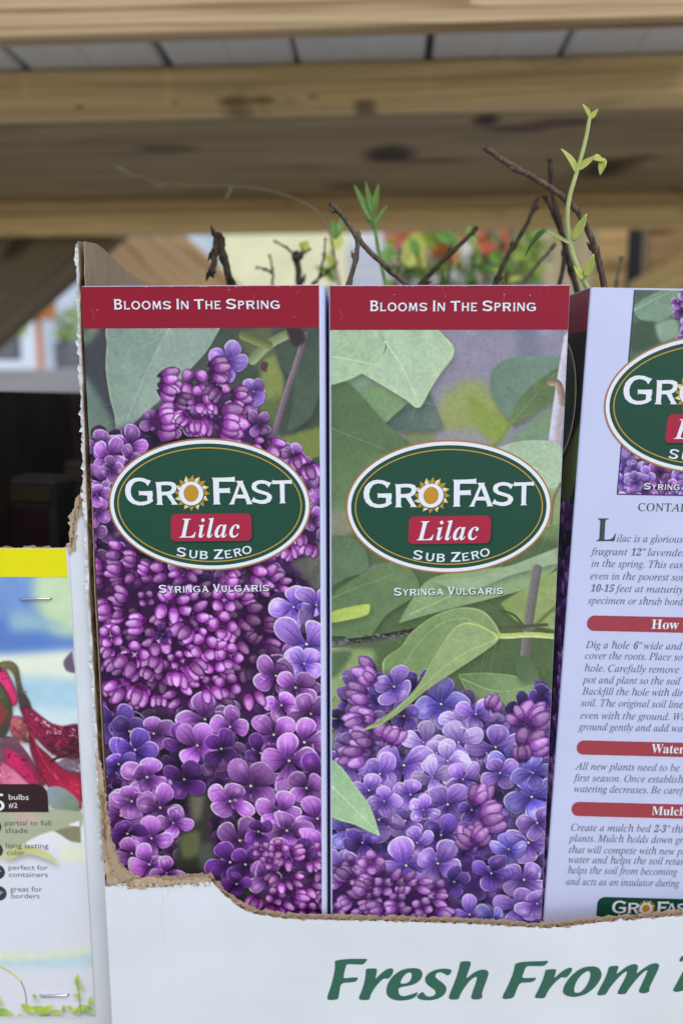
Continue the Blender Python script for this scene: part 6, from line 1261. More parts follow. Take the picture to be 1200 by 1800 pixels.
for i, (src, ox, k, key, hole) in enumerate(((FT, 560, .15, 'F', None), (FT, 560, .15, 'r', None), (FT, 560, .15, 'e', 'eh'), (FT2, 720, .15, 's', None), (FT2, 720, .15, 'h', None), (FT3, 870, .15, 'F', None), (FT3, 870, .15, 'r', None), (FT3, 870, .15, 'o', 'oh'), (FT4, 1030, .14167, 'm', None), (FT4, 1030, .14167, 'T', None))):
    ft(src, ox, k, key, hole, i % 2)
dl.build('green_lettering', tray, (0, -.00012, 0))

# ------------------------------------------------------------------ the lilac boxes
def lab(face, p): return face.m(*p)
def front_print(face, root, art, band, title, botanical, bc):
    picture('flower_picture', art, root)
    W = .1082 if face is F1 else face.w; d = Decal()
    b0 = face.m(*band)[1]; o = Decal(); e = .0004
    red = ink(140, 0, 36) if face is F1 else ink(140, 10, 40)
    o.add([[(e, .0003), (W-e, .0003), (W-e, b0), (e, b0)]], 0, red)
    (xa, ya), (xb, yb) = [face.m(*p) for p in title[:2]]; cap = face.m(title[0][0], title[0][1])[1]-face.m(title[0][0], title[0][1]-title[2])[1]
    s = .00035
    o.caps('BLOOMS IN THE SPRING', (xa+s, ya+s), (xb+s, yb+s), cap, 1, ink(96, 12, 34), .8)
    o.caps('BLOOMS IN THE SPRING', (xa, ya), (xb, yb), cap, 2, PAPER, .8)
    r_ = np.random.default_rng(int(face.w*1e5))
    for _ in range(26):
        cx, cy = r_.uniform(.002, W-.002), (r_.uniform(.0003, .0007) if r_.random() < .7 else r_.uniform(.001, b0*.9)); a_, b__ = r_.uniform(.0001, .0006), r_.uniform(.00008, .0002)
        o.add([[(cx-a_, cy), (cx-a_*.2, cy-b__), (cx+a_, cy-b__*.3), (cx+a_*.3, cy+b__)]], 3+r_.random(), ink(206, 176, 184))
    for x_, y_, L_, s_ in ((W*.72, .004, .006, -.25), (W*.05, .012, .003, .5), (W*.045, .010, .0025, .3), (W*.9, .002, .0022, 1.4)):
        o.add([[(x_, y_+L_), (x_+L_*abs(s_)*.5, y_), (x_+L_*abs(s_)*.5+.00012, y_), (x_+.00010, y_+L_)]], 4.3, ink(196, 110, 130))
    o.build('title_band', root, (-face.w/2, -.00013, face.h), PRINT)
    (xa, ya), (xb, yb) = [face.m(*p) for p in botanical[:2]]; cap = face.m(*botanical[0])[1]-face.m(botanical[0][0], botanical[0][1]-botanical[2])[1]
    n = Decal()
    for dx, dd, lay in ((.0004, .0005, 0), (.0002, .0003, 1)): n.caps('SYRINGA VULGARIS', (xa+dx, ya+dd), (xb+dx, yb+dd), cap, lay, ink(62, 44, 74) if face is F1 else ink(70, 90, 60), .8)
    n.caps('SYRINGA VULGARIS', (xa, ya), (xb, yb), cap, 2, PAPER, .8)
    n.build('botanical_lettering', root, (-face.w/2, -.00016, face.h))
    x, dd = face.m(*bc); badge(root, x, dd, face)
GRP = 'boxed lilac plants in the tray'
b1 = carton(F1, 'lilac box with purple bud clusters filling its front, beside the torn tray edge', BOX_D, GRP, .0024)
front_print(F1, b1, paint_left(), (350, 577), ((201, 544), (492, 543), 18), ((280, 1042), (473, 1039), 14), (368, 888))
b2 = carton(F2, 'lilac box with broad green leaves above pale violet flowers on its front', BOX_D, GRP)
front_print(F2, b2, paint_middle(), (790, 580), ((650, 547), (941, 547), 18.5), ((692, 1047), (883, 1044), 14), (788, 892))
b3 = carton(F3, 'pale lavender lilac box turned to show its printed planting directions', BOX_D, GRP)
cd3_ = (F3.m(1150, 592)[1]+F3.m(1150, 826)[1])/2
sd_ = picture('side_picture', paint_behind(), b3); sd_.location = (-F3.w/2, BOX_D/2, 0); sd_.rotation_euler = (0, 0, -math.pi/2)
o = Decal(); hb = F3.m(1050, 581)[1]; o.add([[(.0006, .0003), (BOX_D-.0004, .0003), (BOX_D-.0004, hb), (.0006, hb)]], 0, ink(140, 14, 44))
o = o.build('side_band', b3, (-F3.w/2-.00013, BOX_D/2+BOX_D/2, F3.h), PRINT); o.rotation_euler = (0, 0, -math.pi/2)
o = badge(b3, 0, 0, F3, plain=True); o.scale = (.7, 1, 1); o.rotation_euler = (0, 0, -math.pi/2); o.location = (-F3.w/2-.0002, .0085+BRX*.7, F3.h-cd3_)
art = paint_back(); pic = picture('flower_picture', art, b3)
fr = Decal(); g = .0005; x0, x1, dA, dB = art.x0, art.x1, art.d0, art.d1
fr.add([[(x0-g, dA), (x0, dA), (x0, dB), (x1, dB), (x1, dB+g), (x0-g, dB+g)]], 0, ink(46, 48, 96)); fr.build('picture_rule', b3, (-F3.w/2, -.00012, F3.h))
lb = F3.m(1062, 708)[0]; cd3 = (F3.m(1150, 592)[1]+F3.m(1150, 826)[1])/2
badge(b3, lb+BRX, cd3, F3)
GREY = ink(98, 102, 122); DK = ink(64, 70, 76); BAR = ink(158, 62, 72)
tx = Decal(); m3 = F3.m
ref = m3(994, 1555); ref2 = m3(1193, 1558)
dirx, dird = 1.0, 0.0
def em_at(p, cap): return (m3(p[0], p[1])[1]-m3(p[0], p[1]-cap)[1])
def ln(txt, x, y, cap=13.0, font='it', color=GREY, xs=None, end=None):
    p = m3(x, y); em = em_at((x, y), cap)/.68
    if end: tx.text(font, txt, p, m3(*end), em, 1, color)
    else: tx.text(font, txt, p, (p[0]+.02, p[1]), em, 1, color, fit=False, xs=xs)
sy = Decal(); cp = em_at((1130, 860), 11.5)
p0, p1 = m3(1130, 860), m3(1296, 863)
for dx, lay, c in ((.0003, 8, ink(50, 30, 70)), (0, 9, PAPER)): sy.caps('SYRINGA VULGARIS', (p0[0]+dx, p0[1]+dx), (p1[0]+dx, p1[1]+dx), cp, lay, c, .8)
sy.build('botanical_lettering', b3, (-F3.w/2, -.00012, F3.h))
tx.text('it', 'CONTAI', m3(1121, 898), m3(1203, 899), em_at((1121, 898), 13.5)/.68, 1, DK, slant=-.26)
p = m3(1046, 951); tx.text('bd', 'L', p, m3(1081, 951), em_at((1046, 951), 40)/.68, 1, DK)
for t, vis, x, y, xe in (('ilac is a glorious', 'ilac is a glorious', 1083, 952, 1199.5),
    ('fragrant 12” lavender', 'fragrant 12” lavende', 1039, 975, 1198),
    ('in the spring. This easy', 'in the spring. This eas', 1038.5, 996, 1199),
    ('even in the poorest soil', 'even in the poorest soi', 1036.5, 1018, 1200),
    ('10-15 feet at maturity', '10-15 feet at maturity', 1036, 1039.5, 1200),
    ('specimen or shrub border', 'specimen or shrub bord', 1033, 1061, 1199.5),
    ('Dig a hole 6” wide and', 'Dig a hole 6” wide and', 1029, 1139, 1197.5),
    ('cover the roots. Place so', 'cover the roots. Place so', 1027, 1158, 1199),
    ('hole. Carefully remove', 'hole. Carefully remove', 1026, 1180, 1193),
    ('pot and plant so the soil', 'pot and plant so the soil', 1024.5, 1200.5, 1194.5),
    ('Backfill the hole with dirt', 'Backfill the hole with dir', 1022.7, 1220.7, 1199.5),
    ('soil. The original soil line', 'soil. The original soil line', 1020.5, 1241, 1200),
    ('even with the ground. When', 'even with the ground.', 1019, 1263, 1176),
    ('ground gently and add water', 'ground gently and add wa', 1017, 1283, 1199),
    ('All new plants need to be', 'All new plants need to be', 1011.5, 1352.5, 1193.5),
    ('first season. Once establish', 'first season. Once establish', 1008.7, 1372.8, 1200),
    ('watering decreases. Be careful', 'watering decreases. Be caref', 1008, 1392, 1199.5),
    ('Create a mulch bed 2-3” thick', 'Create a mulch bed 2-3” thi', 1002, 1460, 1199.5),
    ('plants. Mulch holds down grass', 'plants. Mulch holds down gr', 1000.5, 1479, 1199),
    ('that will compete with new plants', 'that will compete with new p', 999, 1499, 1198),
    ('water and helps the soil retain', 'water and helps the soil retai', 998, 1516.5, 1199.5),
    ('helps the soil from becoming', 'helps the soil from becoming', 996.5, 1535, 1189),
    ('and acts as an insulator during', 'and acts as an insulator during', 994, 1555, 1192.5)):
    tx.text('it', t, m3(x, y), m3(xe, y+(xe-x)*.017), em_at((x, y), 12.4)/.68, 1, GREY, track=.012, prefix=vis)
for (xl, yt, yb), word, vis, xw, yw, xe, cap in (((1032, 1081.5, 1108.5), 'How to', 'How', 1143, 1105, 1191, 16.5), ((1013.8, 1301, 1326), 'Water', 'Water', 1143.5, 1323, 1201, 15.5), ((1004.7, 1409, 1434), 'Mulch', 'Mulch', 1143.5, 1432, 1204, 15)):
    a, b_ = m3(xl, yt), m3(xl, yb); hgt = b_[1]-a[1]
    tx.add([rrect(a[0], a[1], F3.w-a[0], a[1]+hgt, hgt*.47, 7)], 0, BAR)
    q = m3(xw, yw); em = em_at((xw, yw), cap)/.68
    tx.text('bd', word, (q[0]+.0002, q[1]+.0002), (m3(xe, yw)[0], q[1]+.0002), em, 1, ink(96, 34, 44), prefix=vis)
    tx.text('bd', word, q, (m3(xe, yw)[0], q[1]), em, 2, PAPER, prefix=vis)
tx.build('care_text', b3, (-F3.w/2, -.00012, F3.h))
ft_ = Decal(); a = m3(1050, 1576)
ft_.add([rrect(a[0], a[1], F3.w-a[0], a[1]+.03, .004, 6)], 0, GREEN)
q0, q1 = m3(1073, 1605), m3(1098.5, 1605); kx = (q1[0]-q0[0])/(badge_local((269.2, 890))[0]-badge_local((220, 890))[0]); o0 = badge_local((220, 889.5))
logo_word(ft_, lambda p: (q0[0]+(badge_local(p)[0]-o0[0])*kx, q0[1]-.0002+(badge_local(p)[1]-o0[1])*kx*1.0), 1, PAPER)
ft_.build('logo_footer', b3, (-F3.w/2, -.00012, F3.h))
# ------------------------------------------------------------------ the bulb carton at the left
cy = F5.O[1]-CAM[1]+.0008; cr = -.1225; cl = F5.O[0]-F5.w/2-.012; cz = SHELF_Z+.0004
cxm = (cr+cl)/2; bulb = empty('bulb_carton', (cxm, CAM[1]+cy, cz)); tag(bulb, 'white corrugated bulb carton with a stapled picture card and a torn corner', 'carton')
cw = cr-cl; B = lambda px, py: (at(px, py, cy)[0]-cxm, at(px, py, cy)[2]-cz)
zt1 = B(60, 966)[1]
top = [(-cw/2, zt1), (B(114, 968)[0], zt1-.0005), B(121, 968), B(124, 945), B(127, 918), B(131, 898), B(138, 880), B(145, 856), B(150, 838)]
top = top+[(cw/2, top[-1][1]-.012)] if top[-1][0] < cw/2 else top
mb = MB(); x_end = max(p[0] for p in top)
P = rough([(-cw/2, 0)]+[(cw/2, 0)]+[(cw/2-.0002, B(160, 880)[1])]+top[::-1], .00022, .002, 51)
mb.prism(P, 'y', 0, .0004, 0)
P2 = rough([(-cw/2, .001)]+[(cw/2-.001, .001)]+[(cw/2-.0004, B(160, 868)[1])]+[(p[0]-.0004, p[1]+.001) for p in top[::-1]], .0006, .002, 52)
mb.prism(P2, 'y', .0034, .0039, 1)
n = 60; v = []; f = []
tx_ = np.array(sorted(top[2:], key=lambda p: p[1])); r = np.random.default_rng(61)
for i in range(n+1):
    z = tx_[0][1]+(tx_[-1][1]-tx_[0][1])*i/n; x = np.interp(z, tx_[:, 1], tx_[:, 0])+r.normal()*.0004
    y = .0019+.0013*math.sin(i*2*math.pi/9); v += [(x+.0006, y, z), (x+.02, y, z), (x+.0006, y+.0004, z), (x+.02, y+.0004, z)]
for i in range(n): a, b_ = 4*i, 4*i+4; f += [(a, a+1, b_+1, b_), (a, b_, b_+2, a+2), (a+2, b_+2, b_+3, a+3)]
mb.add(v, f, 2)
# ragged brown face where the white liner came away along the tear
tear = [B(x, y) for x, y in [(119, 966), (122, 940), (124, 905), (130, 885), (138, 868), (149, 834), (154, 850), (150, 880), (142, 905), (134, 935), (132, 962), (126, 972)]]
mb.prism(rough(tear, .0006, .0013, 55), 'y', -.0009, -.0002, 3)
for i in range(70):
    k = r.random(); j = int(r.integers(2, len(top)-1)); a = np.array(top[j])+(np.array(top[min(j+1, len(top)-1)])-np.array(top[j]))*k
    L = r.uniform(.001, .003); an = r.uniform(0, 6.28)
    mb.add([(a[0]+.001, -.001, a[1]), (a[0]+.0018, -.001, a[1]+.0004), (a[0]+.0014+L*math.cos(an)*.5, -.0022-.001*r.random(), a[1]+L*math.sin(an))], [(0, 1, 2)], 3 if i % 2 else 2)
mb.build('front_panel', [WHITE_BOARD2, KRAFT, KRAFT_DARK, KRAFT_PALE], bulb)
bd = .27; bz = at(60, 690, cy+bd)[2]-cz
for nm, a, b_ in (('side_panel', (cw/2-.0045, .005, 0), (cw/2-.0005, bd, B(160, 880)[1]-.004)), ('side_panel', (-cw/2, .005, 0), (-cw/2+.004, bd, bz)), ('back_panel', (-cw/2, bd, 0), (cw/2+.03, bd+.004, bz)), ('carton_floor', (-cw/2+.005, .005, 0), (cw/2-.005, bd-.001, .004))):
    m = MB(); m.box(a, b_); m.build(nm, SHADE_BOARD, bulb)
# printed card stapled to the front
fc = MB(); t_ = .0007
cardroot = MB(); x0, x1 = F5.O[0]-F5.w/2-cxm, F5.O[0]+F5.w/2-cxm; zc0 = F5.O[2]-cz; zc1 = zc0+F5.h
sh = MB()
nseg = 24
for i in range(nseg):
    a, b_ = x0+(x1-x0)*i/nseg, x0+(x1-x0)*(i+1)/nseg
    sh.box((a, -.0008, zc0), (b_, -.0002, zc1-.0002*abs(math.sin(i*.7))))
card = sh.build('picture_card', noise_mat('white card', (.72, .74, .78), (.76, .78, .82), (40, 40, 40), .4, .4), bulb)
def card_layer(o): o.location = (F5.O[0]-cxm, -.0008, zc0); return o
pic = picture('bulb_picture', paint_bulbs(), card, .00008); card_layer(pic)
yb = F5.m(60, 1014)[1]
d = Decal(); d.add([[(.0001, .0002), (F5.w-.0011, .0002), (F5.w-.0011, yb), (.0001, yb)]], 0, ink(255, 218, 0))
o = d.build('yellow_strip', card, (F5.O[0]-cxm-F5.w/2, -.00105, zc1), PRINT)
d = Decal(); m5 = F5.m; INKY = ink(74, 78, 84)
q = lambda a, b_: m5(a/4, 1350+b_/4)
a, b_ = q(-400, 112), q(346, 310)
d.add([rrect(a[0], a[1], b_[0], b_[1], .006, 6, (1, 0, 0, 0))], 0, ink(48, 26, 32))
em = lambda h: q(60, 300)[1]-q(60, 300-h)[1]
d.text('sa', '5', q(-52, 298), q(50, 300), em(128)/.73, 1, ink(232, 232, 232))
d.text('sa', 'bulbs', q(62, 221), q(207, 223), em(40)/.73, 1, ink(226, 226, 226)); d.text('sa', '#2', q(65, 278), q(128, 279), em(36)/.73, 1, ink(226, 226, 226))
for t, xa, y, xb in (('partial to full', 33, 402, 367), ('shade', 38, 455, 202), ('long lasting', 42, 562, 345), ('color', 50, 611, 176), ('perfect for', 60, 715, 342), ('containers', 64, 765, 341), ('great for', 74, 867, 302), ('borders', 80, 915, 284)):
    d.text('sa', t, q(xa, y), q(xb, y+1), em(38)/.73, 1, INKY)
for cx_, cy_ in ((-45, 410), (-33, 577), (-20, 730), (-8, 880)):
    c = q(cx_, cy_); R = q(cx_+58, cy_)[0]-c[0]; d.add([[(c[0]+R*math.cos(t), c[1]+R*math.sin(t)) for t in np.linspace(0, 2*math.pi, 28)[:-1]]], 0, ink(52, 58, 66))
    for j in range(7):
        rr_ = R*.55*((j*37 % 10)/10); an = j*2.4; cc = (c[0]+R*.25+rr_*math.cos(an), c[1]+rr_*math.sin(an)); s_ = R*.1
        d.add([[(cc[0]-s_, cc[1]), (cc[0], cc[1]-s_), (cc[0]+s_, cc[1]), (cc[0], cc[1]+s_)]], 1+j*.1, ink(176, 182, 188))
d.build('card_lettering', card, (F5.O[0]-cxm-F5.w/2, -.00092, zc1))
for (xa, ya), (xb, yb_) in (((37, 1052), (91, 1052)), ((72, 1749), (121, 1748))):
    a, b_ = at(xa, ya, cy-.001), at(xb, yb_, cy-.001); s_ = MB()
    p = [(a[0]-cxm, .0012, a[2]-cz), (a[0]-cxm, -.0012, a[2]-cz), (a[0]-cxm+.0008, -.0018, a[2]-cz)]+[(b_[0]-cxm-.0008, -.0018, b_[2]-cz), (b_[0]-cxm, -.0012, b_[2]-cz), (b_[0]-cxm, .0012, b_[2]-cz)]
    s_.tube(p, .00062, 6); s_.build('staple', STEEL, card, True)
# bulb packets in the dark inside
def packet(px, py, dep, w, h, rz, label, red=True):
    p = at(px, py, dep); b = MB(); zt_ = p[2]-cz-SHELF_Z+SHELF_Z
    hh = p[2]-(cz+.0045)
    o = empty('bulb_packet', (p[0], p[1], cz+.0045), rz); tag(o, label, 'packet', 'bulb packets inside the carton')
    b.bevel_box((-w/2, 0, 0), (w/2, .03, hh-.0), .004); b.build('bag', SOIL, o)  # bag, strip and label colours are darkened for the shade in the recess
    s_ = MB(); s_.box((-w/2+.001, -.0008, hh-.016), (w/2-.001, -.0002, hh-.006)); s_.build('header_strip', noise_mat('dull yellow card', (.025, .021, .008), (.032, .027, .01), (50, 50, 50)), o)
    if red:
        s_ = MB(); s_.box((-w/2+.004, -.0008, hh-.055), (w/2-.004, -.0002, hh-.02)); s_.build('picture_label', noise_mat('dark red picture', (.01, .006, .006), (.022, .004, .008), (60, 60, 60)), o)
    return o
packet(6, 838, .50, .075, .2, math.radians(-14), 'bulb packet with a yellow header, darkened for the shade inside the carton at the left')
packet(118, 812, .60, .07, .2, math.radians(6), 'plain bulb packet coloured black for the shade deep in the carton beside the yellow-header packet', False)

# ------------------------------------------------------------------ plants growing out of the boxes
def smooth3(P, n=3):
    P = [np.array(p, float) for p in P]
    for _ in range(n):
        q = [P[0]]
        for a, b in zip(P[:-1], P[1:]): q += [a*.75+b*.25, a*.25+b*.75]
        P = q+[P[-1]]
    return P
def branch(name, pix, r0, r1, material, parent, base, nodes=True, seed=0, wob=.0, n=10, knob=1.0):
    P = smooth3([at(*p) for p in pix], 3); r = np.random.default_rng(seed); N = len(P)
    P = [p-np.array(base)+r.normal(size=3)*wob for p in P]
    rad = [r0+(r1-r0)*i/(N-1) for i in range(N)]
    if nodes:
        for i in range(4, N-2, max(8, N//4)): rad[i] *= 1.35; rad[i-1] *= 1.15; rad[min(N-1, i+1)] *= 1.15
        rad[-1] *= 1.5
    b = MB(); b.tube(P, rad, n)
    if nodes:
        for i in range(4, N-2, max(8, N//4)):
            d = Vector(r.normal(size=3)).normalized(); d.y -= .3; t = Vector(P[min(i+1, N-1)])-Vector(P[i-1]); t.normalize(); e = (d-t*d.dot(t)).normalized()
            p = Vector(P[i]); L = rad[i]*2.2
            b.tube([p, p+e*L*.5+t*L*.2, p+e*L*.8+t*L*.9], [rad[i]*.7, rad[i]*.6, rad[i]*.1], 6)
    return b.build(name, material, parent, True)
def leaf(name, a, b_, width, material, parent, base, curl=.0, side=(0, 0, 0), fold=.25, n=9):
    """blade from stalk end a to tip b_ (world points), folded along its rib, curling"""
    A, B = Vector(a)-Vector(base), Vector(b_)-Vector(base); t = B-A; L = t.length; t.normalize()
    v0 = Vector((0, -1, .15))+Vector(side); s_ = t.cross(v0).normalized(); nn = s_.cross(t).normalized()
    V = []; F = []
    for i in range(n+1):
        u = i/n; w = width/2*max(.03, math.sin(math.pi*min(1, u*.96+.02)**.8)**.9*(1-.25*u)); c = A+t*(L*u)+nn*(-curl*L*u*u)+nn*curl*L*.25*u
        for j, k in enumerate((-1, -.55, 0, .55, 1)): V.append(c+s_*(w*k)+nn*(abs(k)*w*fold*2))
    for i in range(n):
        for j in range(4): F.append((i*5+j, i*5+j+1, (i+1)*5+j+1, (i+1)*5+j))
    o = mesh_obj(name, V, F, material, parent, smooth=True)
    m = o.modifiers.new('thickness', 'SOLIDIFY'); m.thickness = .00025
    return o
def plant(label, foot):
    p = at(*foot); o = empty('lilac_plant', p); tag(o, label, 'plant', 'lilac plants growing out of the boxes'); return o, p
SHOOT_DULL = leaf_mat('dull olive runner', (.14, .12, .05), (.19, .16, .075), .1)
dA = .366
pl, base = plant('lilac plant with a pale upright green shoot crossing a slanting brown twig', (1036, 560, dA))
pts = [(1052, 560, dA), (1034, 510, dA), (1012, 468, dA), (1000, 428, dA), (995, 385, dA-.001), (999, 348, dA-.002), (1010, 312, dA-.002), (1021, 275, dA-.002), (1030, 240, dA-.002), (1036, 203, dA-.002)]
branch('shoot', pts, .00135, .00085, SHOOT, pl, base, False)
lf = lambda a, b_, w, cu=.0, sd=(0, 0, 0), m=SHOOT_LEAF, fo=.3: leaf('leaf', at(*a), at(*b_), w, m, pl, base, cu, sd, fo)
D = dA-.002
lf((1036, 208, D), (1025, 182, D-.001), .0028, .1, (.4, 0, 0)); lf((1036, 210, D), (1050, 192, D), .0026, -.1, (-.4, 0, 0))
lf((1012, 306, D), (992, 257, D-.002), .0042, .25, (.5, 0, 0)); 
lf((1013, 300, D), (1046, 277, D-.001), .0042, -.2, (0, 0, .6)); lf((1040, 280, D-.001), (1062, 282, D), .0050, .1, (0, 0, .5)); lf((1060, 278, D), (1054, 307, D-.001), .0040, .1, (-.3, 0, 0))
lf((1007, 424, D), (1031, 377, D-.002), .0046, -.15, (-.4, 0, 0))
lf((999, 428, D), (958, 404, D+.012), .0022, .0, (0, 0, .3), SHOOT); lf((962, 404, D+.012), (914, 444, D+.03), .0062, .2, (0, 0, .5), LEAF_DARK)
lf((1028, 488, D), (1043, 447, D-.001), .0044, -.1, (-.3, 0, 0)); lf((1022, 492, D), (1009, 466, D+.001), .0040, .1, (.3, 0, 0))
branch('twig', [(1070, 560, dA+.012), (1062, 505, dA+.01), (1050, 450, dA+.008), (1036, 410, dA+.006), (1016, 372, dA+.004), (985, 342, dA+.002), (940, 313, dA), (895, 291, dA-.002), (852, 260, dA-.004)], .0017, .0012, BARK, pl, base, True, 2, .00012, 10)

pl, base = plant('lilac plant of blurred dark bare stems behind the pale shoot', (980, 560, .45))
branch('stem', [(1030, 560, .45), (1010, 500, .45), (990, 420, .45), (972, 350, .452), (965, 282, .455)], .0019, .0012, BARK_DARK, pl, base, True, 5, .0002)
branch('stem', [(850, 560, .46), (868, 505, .46), (885, 458, .462), (915, 415, .465), (945, 350, .47)], .0016, .0012, BARK_DARK, pl, base, True, 6, .0002)
branch('stem', [(960, 560, .47), (1000, 450, .47), (975, 380, .47), (958, 345, .47)], .0015, .0011, BARK_DARK, pl, base, True, 7, .0002)
branch('twig', [(880, 560, .5), (930, 480, .5), (975, 430, .5)], .0012, .001, BARK, pl, base, True, 8)
branch('twig', [(1085, 560, .47), (1080, 500, .47), (1093, 452, .475)], .001, .0008, BARK, pl, base, True, 9)

pl, base = plant('lilac plant with an upright dark green sprout beside a crooked brown twig', (660, 560, .47))
branch('shoot', [(690, 560, .47), (678, 500, .47), (664, 440, .47), (656, 378, .47)], .0013, .001, LEAF_DARK, pl, base, False)
for a_, b_, w in (((655, 392), (622, 326), .0046), ((655, 380), (642, 318), .0036), ((656, 384), (664, 322), .0050), ((656, 398), (680, 362), .0030), ((654, 402), (640, 350), .0034)): leaf('leaf', at(*a_, .47), at(*b_, .47+.01*random.random()), w, LEAF_DARK, pl, base, random.uniform(-.1, .2), (random.uniform(-.6, .6), 0, 0))
branch('twig', [(780, 560, .40), (712, 498, .40), (665, 458, .40), (628, 420, .40), (605, 382, .40), (580, 357, .40)], .0014, .0013, BARK, pl, base, True, 12, .0001)
branch('twig', [(600, 560, .40), (612, 500, .40), (626, 455, .40), (629, 418, .40)], .0014, .0012, BARK, pl, base, True, 13, .0001)
branch('twig', [(700, 560, .45), (740, 496, .45), (790, 448, .45), (836, 402, .455)], .0016, .0012, BARK_DARK, pl, base, True, 14, .0002)
leaf('leaf', at(712, 470, .80), at(742, 405, .82), .03, SHOOT_LEAF, pl, base, .1, (.3, 0, 0))
leaf('leaf', at(672, 470, .62), at(690, 425, .63), .012, LEAF_DARK, pl, base, .1, (-.3, 0, 0))

pl, base = plant('lilac plant whose thin pale runner arches to the left under the shelf', (600, 560, .50))
ar = [(600, 560, .50), (588, 440, .52), (572, 385, .54), (540, 358, .56), (480, 335, .58), (410, 326, .60), (330, 328, .62), (262, 318, .64), (205, 295, .66)]
branch('runner', ar, .0007, .0004, SHOOT_DULL, pl, base, False)
leaf('leaf', at(410, 326, .60), at(395, 352, .60), .0022, SHOOT_DULL, pl, base); leaf('leaf', at(300, 325, .63), at(268, 328, .635), .0016, SHOOT_DULL, pl, base); leaf('leaf', at(228, 305, .655), at(205, 292, .66), .0016, SHOOT_DULL, pl, base)
leaf('leaf', at(590, 420, .51), at(584, 385, .51), .006, LEAF_DARK, pl, base, .1); leaf('leaf', at(595, 415, .51), at(600, 380, .515), .005, LEAF_DARK, pl, base, .1)

pl, base = plant('leafy lilac plant of blurred lime leaves at the back, between the bare twigs', (760, 560, .72))
rl = np.random.default_rng(77)
for i in range(7):
    x0_ = rl.uniform(570, 960); x1_ = x0_+rl.uniform(-50, 50); yt_ = rl.uniform(415, 460)
    branch('twig', [(x0_, 560, .72), ((x0_+x1_)/2+8, 500, .73), (x1_, yt_, .74)], .0014, .0008, BARK_DARK, pl, base, True, 90+i, .0003)
    for j in range(4):
        u = rl.uniform(.3, 1); c_ = (x0_+(x1_-x0_)*u, 560+(yt_-560)*u); an = rl.uniform(-2.6, -.5); L_ = rl.uniform(22, 44)
        leaf('leaf', at(*c_, .735), at(c_[0]+math.cos(an)*L_, c_[1]+math.sin(an)*L_, .735+rl.uniform(-.02, .02)), rl.uniform(.008, .016), SHOOT_LEAF if rl.random() < .5 else LEAF_DARK, pl, base, .15, (rl.uniform(-.8, .8), 0, rl.uniform(-.3, .6)))
pl, base = plant('lilac plant with a dark forked stub above the left box', (400, 560, .43))
branch('stem', [(430, 560, .43), (406, 500, .43), (394, 455, .43), (383, 412, .43)], .0022, .002, BARK_DARK, pl, base, True, 21, .0002)
branch('twig', [(383, 412, .43), (378, 440, .428), (373, 482, .426)], .0019, .0017, BARK_DARK, pl, base, True, 22, .0002)

pl, base = plant('lilac plant with thorny blurred twigs and a knobbly dark joint', (520, 560, .52))
branch('stem', [(530, 560, .52), (526, 500, .52), (521, 450, .52)], .0014, .0026, BARK_DARK, pl, base, True, 25, .0003)
for i, (a, b_) in enumerate((((521, 452), (482, 424)), ((521, 452), (545, 438)), ((478, 510), (474, 448)), ((478, 480), (450, 470)), ((548, 500), (592, 462)), ((560, 490), (572, 418)))):
    branch('twig', [(*a, .52), ((a[0]+b_[0])/2+4, (a[1]+b_[1])/2-2, .525), (*b_, .53)], .001, .0005, BARK_DARK, pl, base, True, 30+i, .0002)
leaf('leaf', at(530, 440, .52), at(542, 424, .52), .008, SHOOT_LEAF, pl, base)

# ------------------------------------------------------------------ far, out-of-focus things behind the rack
def flat_mat(n, c1, c2=None, s=(3, 3, 3), rough=.6): return noise_mat(n, c1, c2 or tuple(np.array(c1)*.85), s, rough, .3)
def slab(name, label, cat, p0, p1, depth, th, material, kind=None, down=False):
    a, b_ = at(*p0, depth), at(*p1, depth); z0, z1_ = sorted((a[2], b_[2])); x0, x1 = sorted((a[0], b_[0])); c = ((x0+x1)/2, a[1], 0 if down else z0)
    m = MB(); m.bevel_box((x0-c[0], 0, 0), (x1-c[0], th, z1_-c[2]), .01); o = m.build(name, material); o.location = c; tag(o, label, cat, kind=kind); return o
slab('yellow_wall', 'pale yellow building wall far behind the rack', 'wall', (385, 330), (612, 520), 9.0, .3, flat_mat('pale yellow render', (.9, .84, .5)), 'thing', True)
slab('white_wall', 'white building wall far behind the rack to the right of the yellow one', 'wall', (614, 330), (900, 520), 9.2, .3, flat_mat('white render', (.82, .80, .78)), 'thing', True)
slab('greenhouse_wall', 'bluish white greenhouse wall far away at the left of the yellow wall', 'wall', (-400, 330), (383, 520), 9.4, .3, flat_mat('greenhouse film', (.78, .82, .86), (.60, .66, .72), (.8, .8, .8)), 'thing', True)
slab('timber_shed', 'tan timber shed far behind the bare stems at the right', 'shed', (902, 330), (1500, 520), 8.6, .6, flat_mat('shed boards', (.50, .38, .22), (.24, .20, .10), (3, 3, .4)), 'thing', True)
slab('slot_strip', 'black metal strip added for the dark slot between the two uprights at the right', 'post', (1104, 300), (1139, 520), 1.6, .04, flat_mat('black metal', (.012, .012, .016)), 'thing', True)  # strip added to darken the slot between the uprights
aw = at(770, 425, 7.5); m = MB(); L = at(862, 412, 7.5)[0]-at(672, 412, 7.5)[0]
m.prism([(0, 0), (.9, .35), (.9, .40), (0, .05)], 'x', -L/2, L/2)
for s_ in (-L/2+.05, L/2-.1): m.box((s_, .02, -aw[2]), (s_+.05, .07, .01))
o = m.build('red_awning', flat_mat('red awning cloth', (.62, .05, .08))); o.location = aw; tag(o, 'red sloping awning on posts in front of the white wall', 'awning')
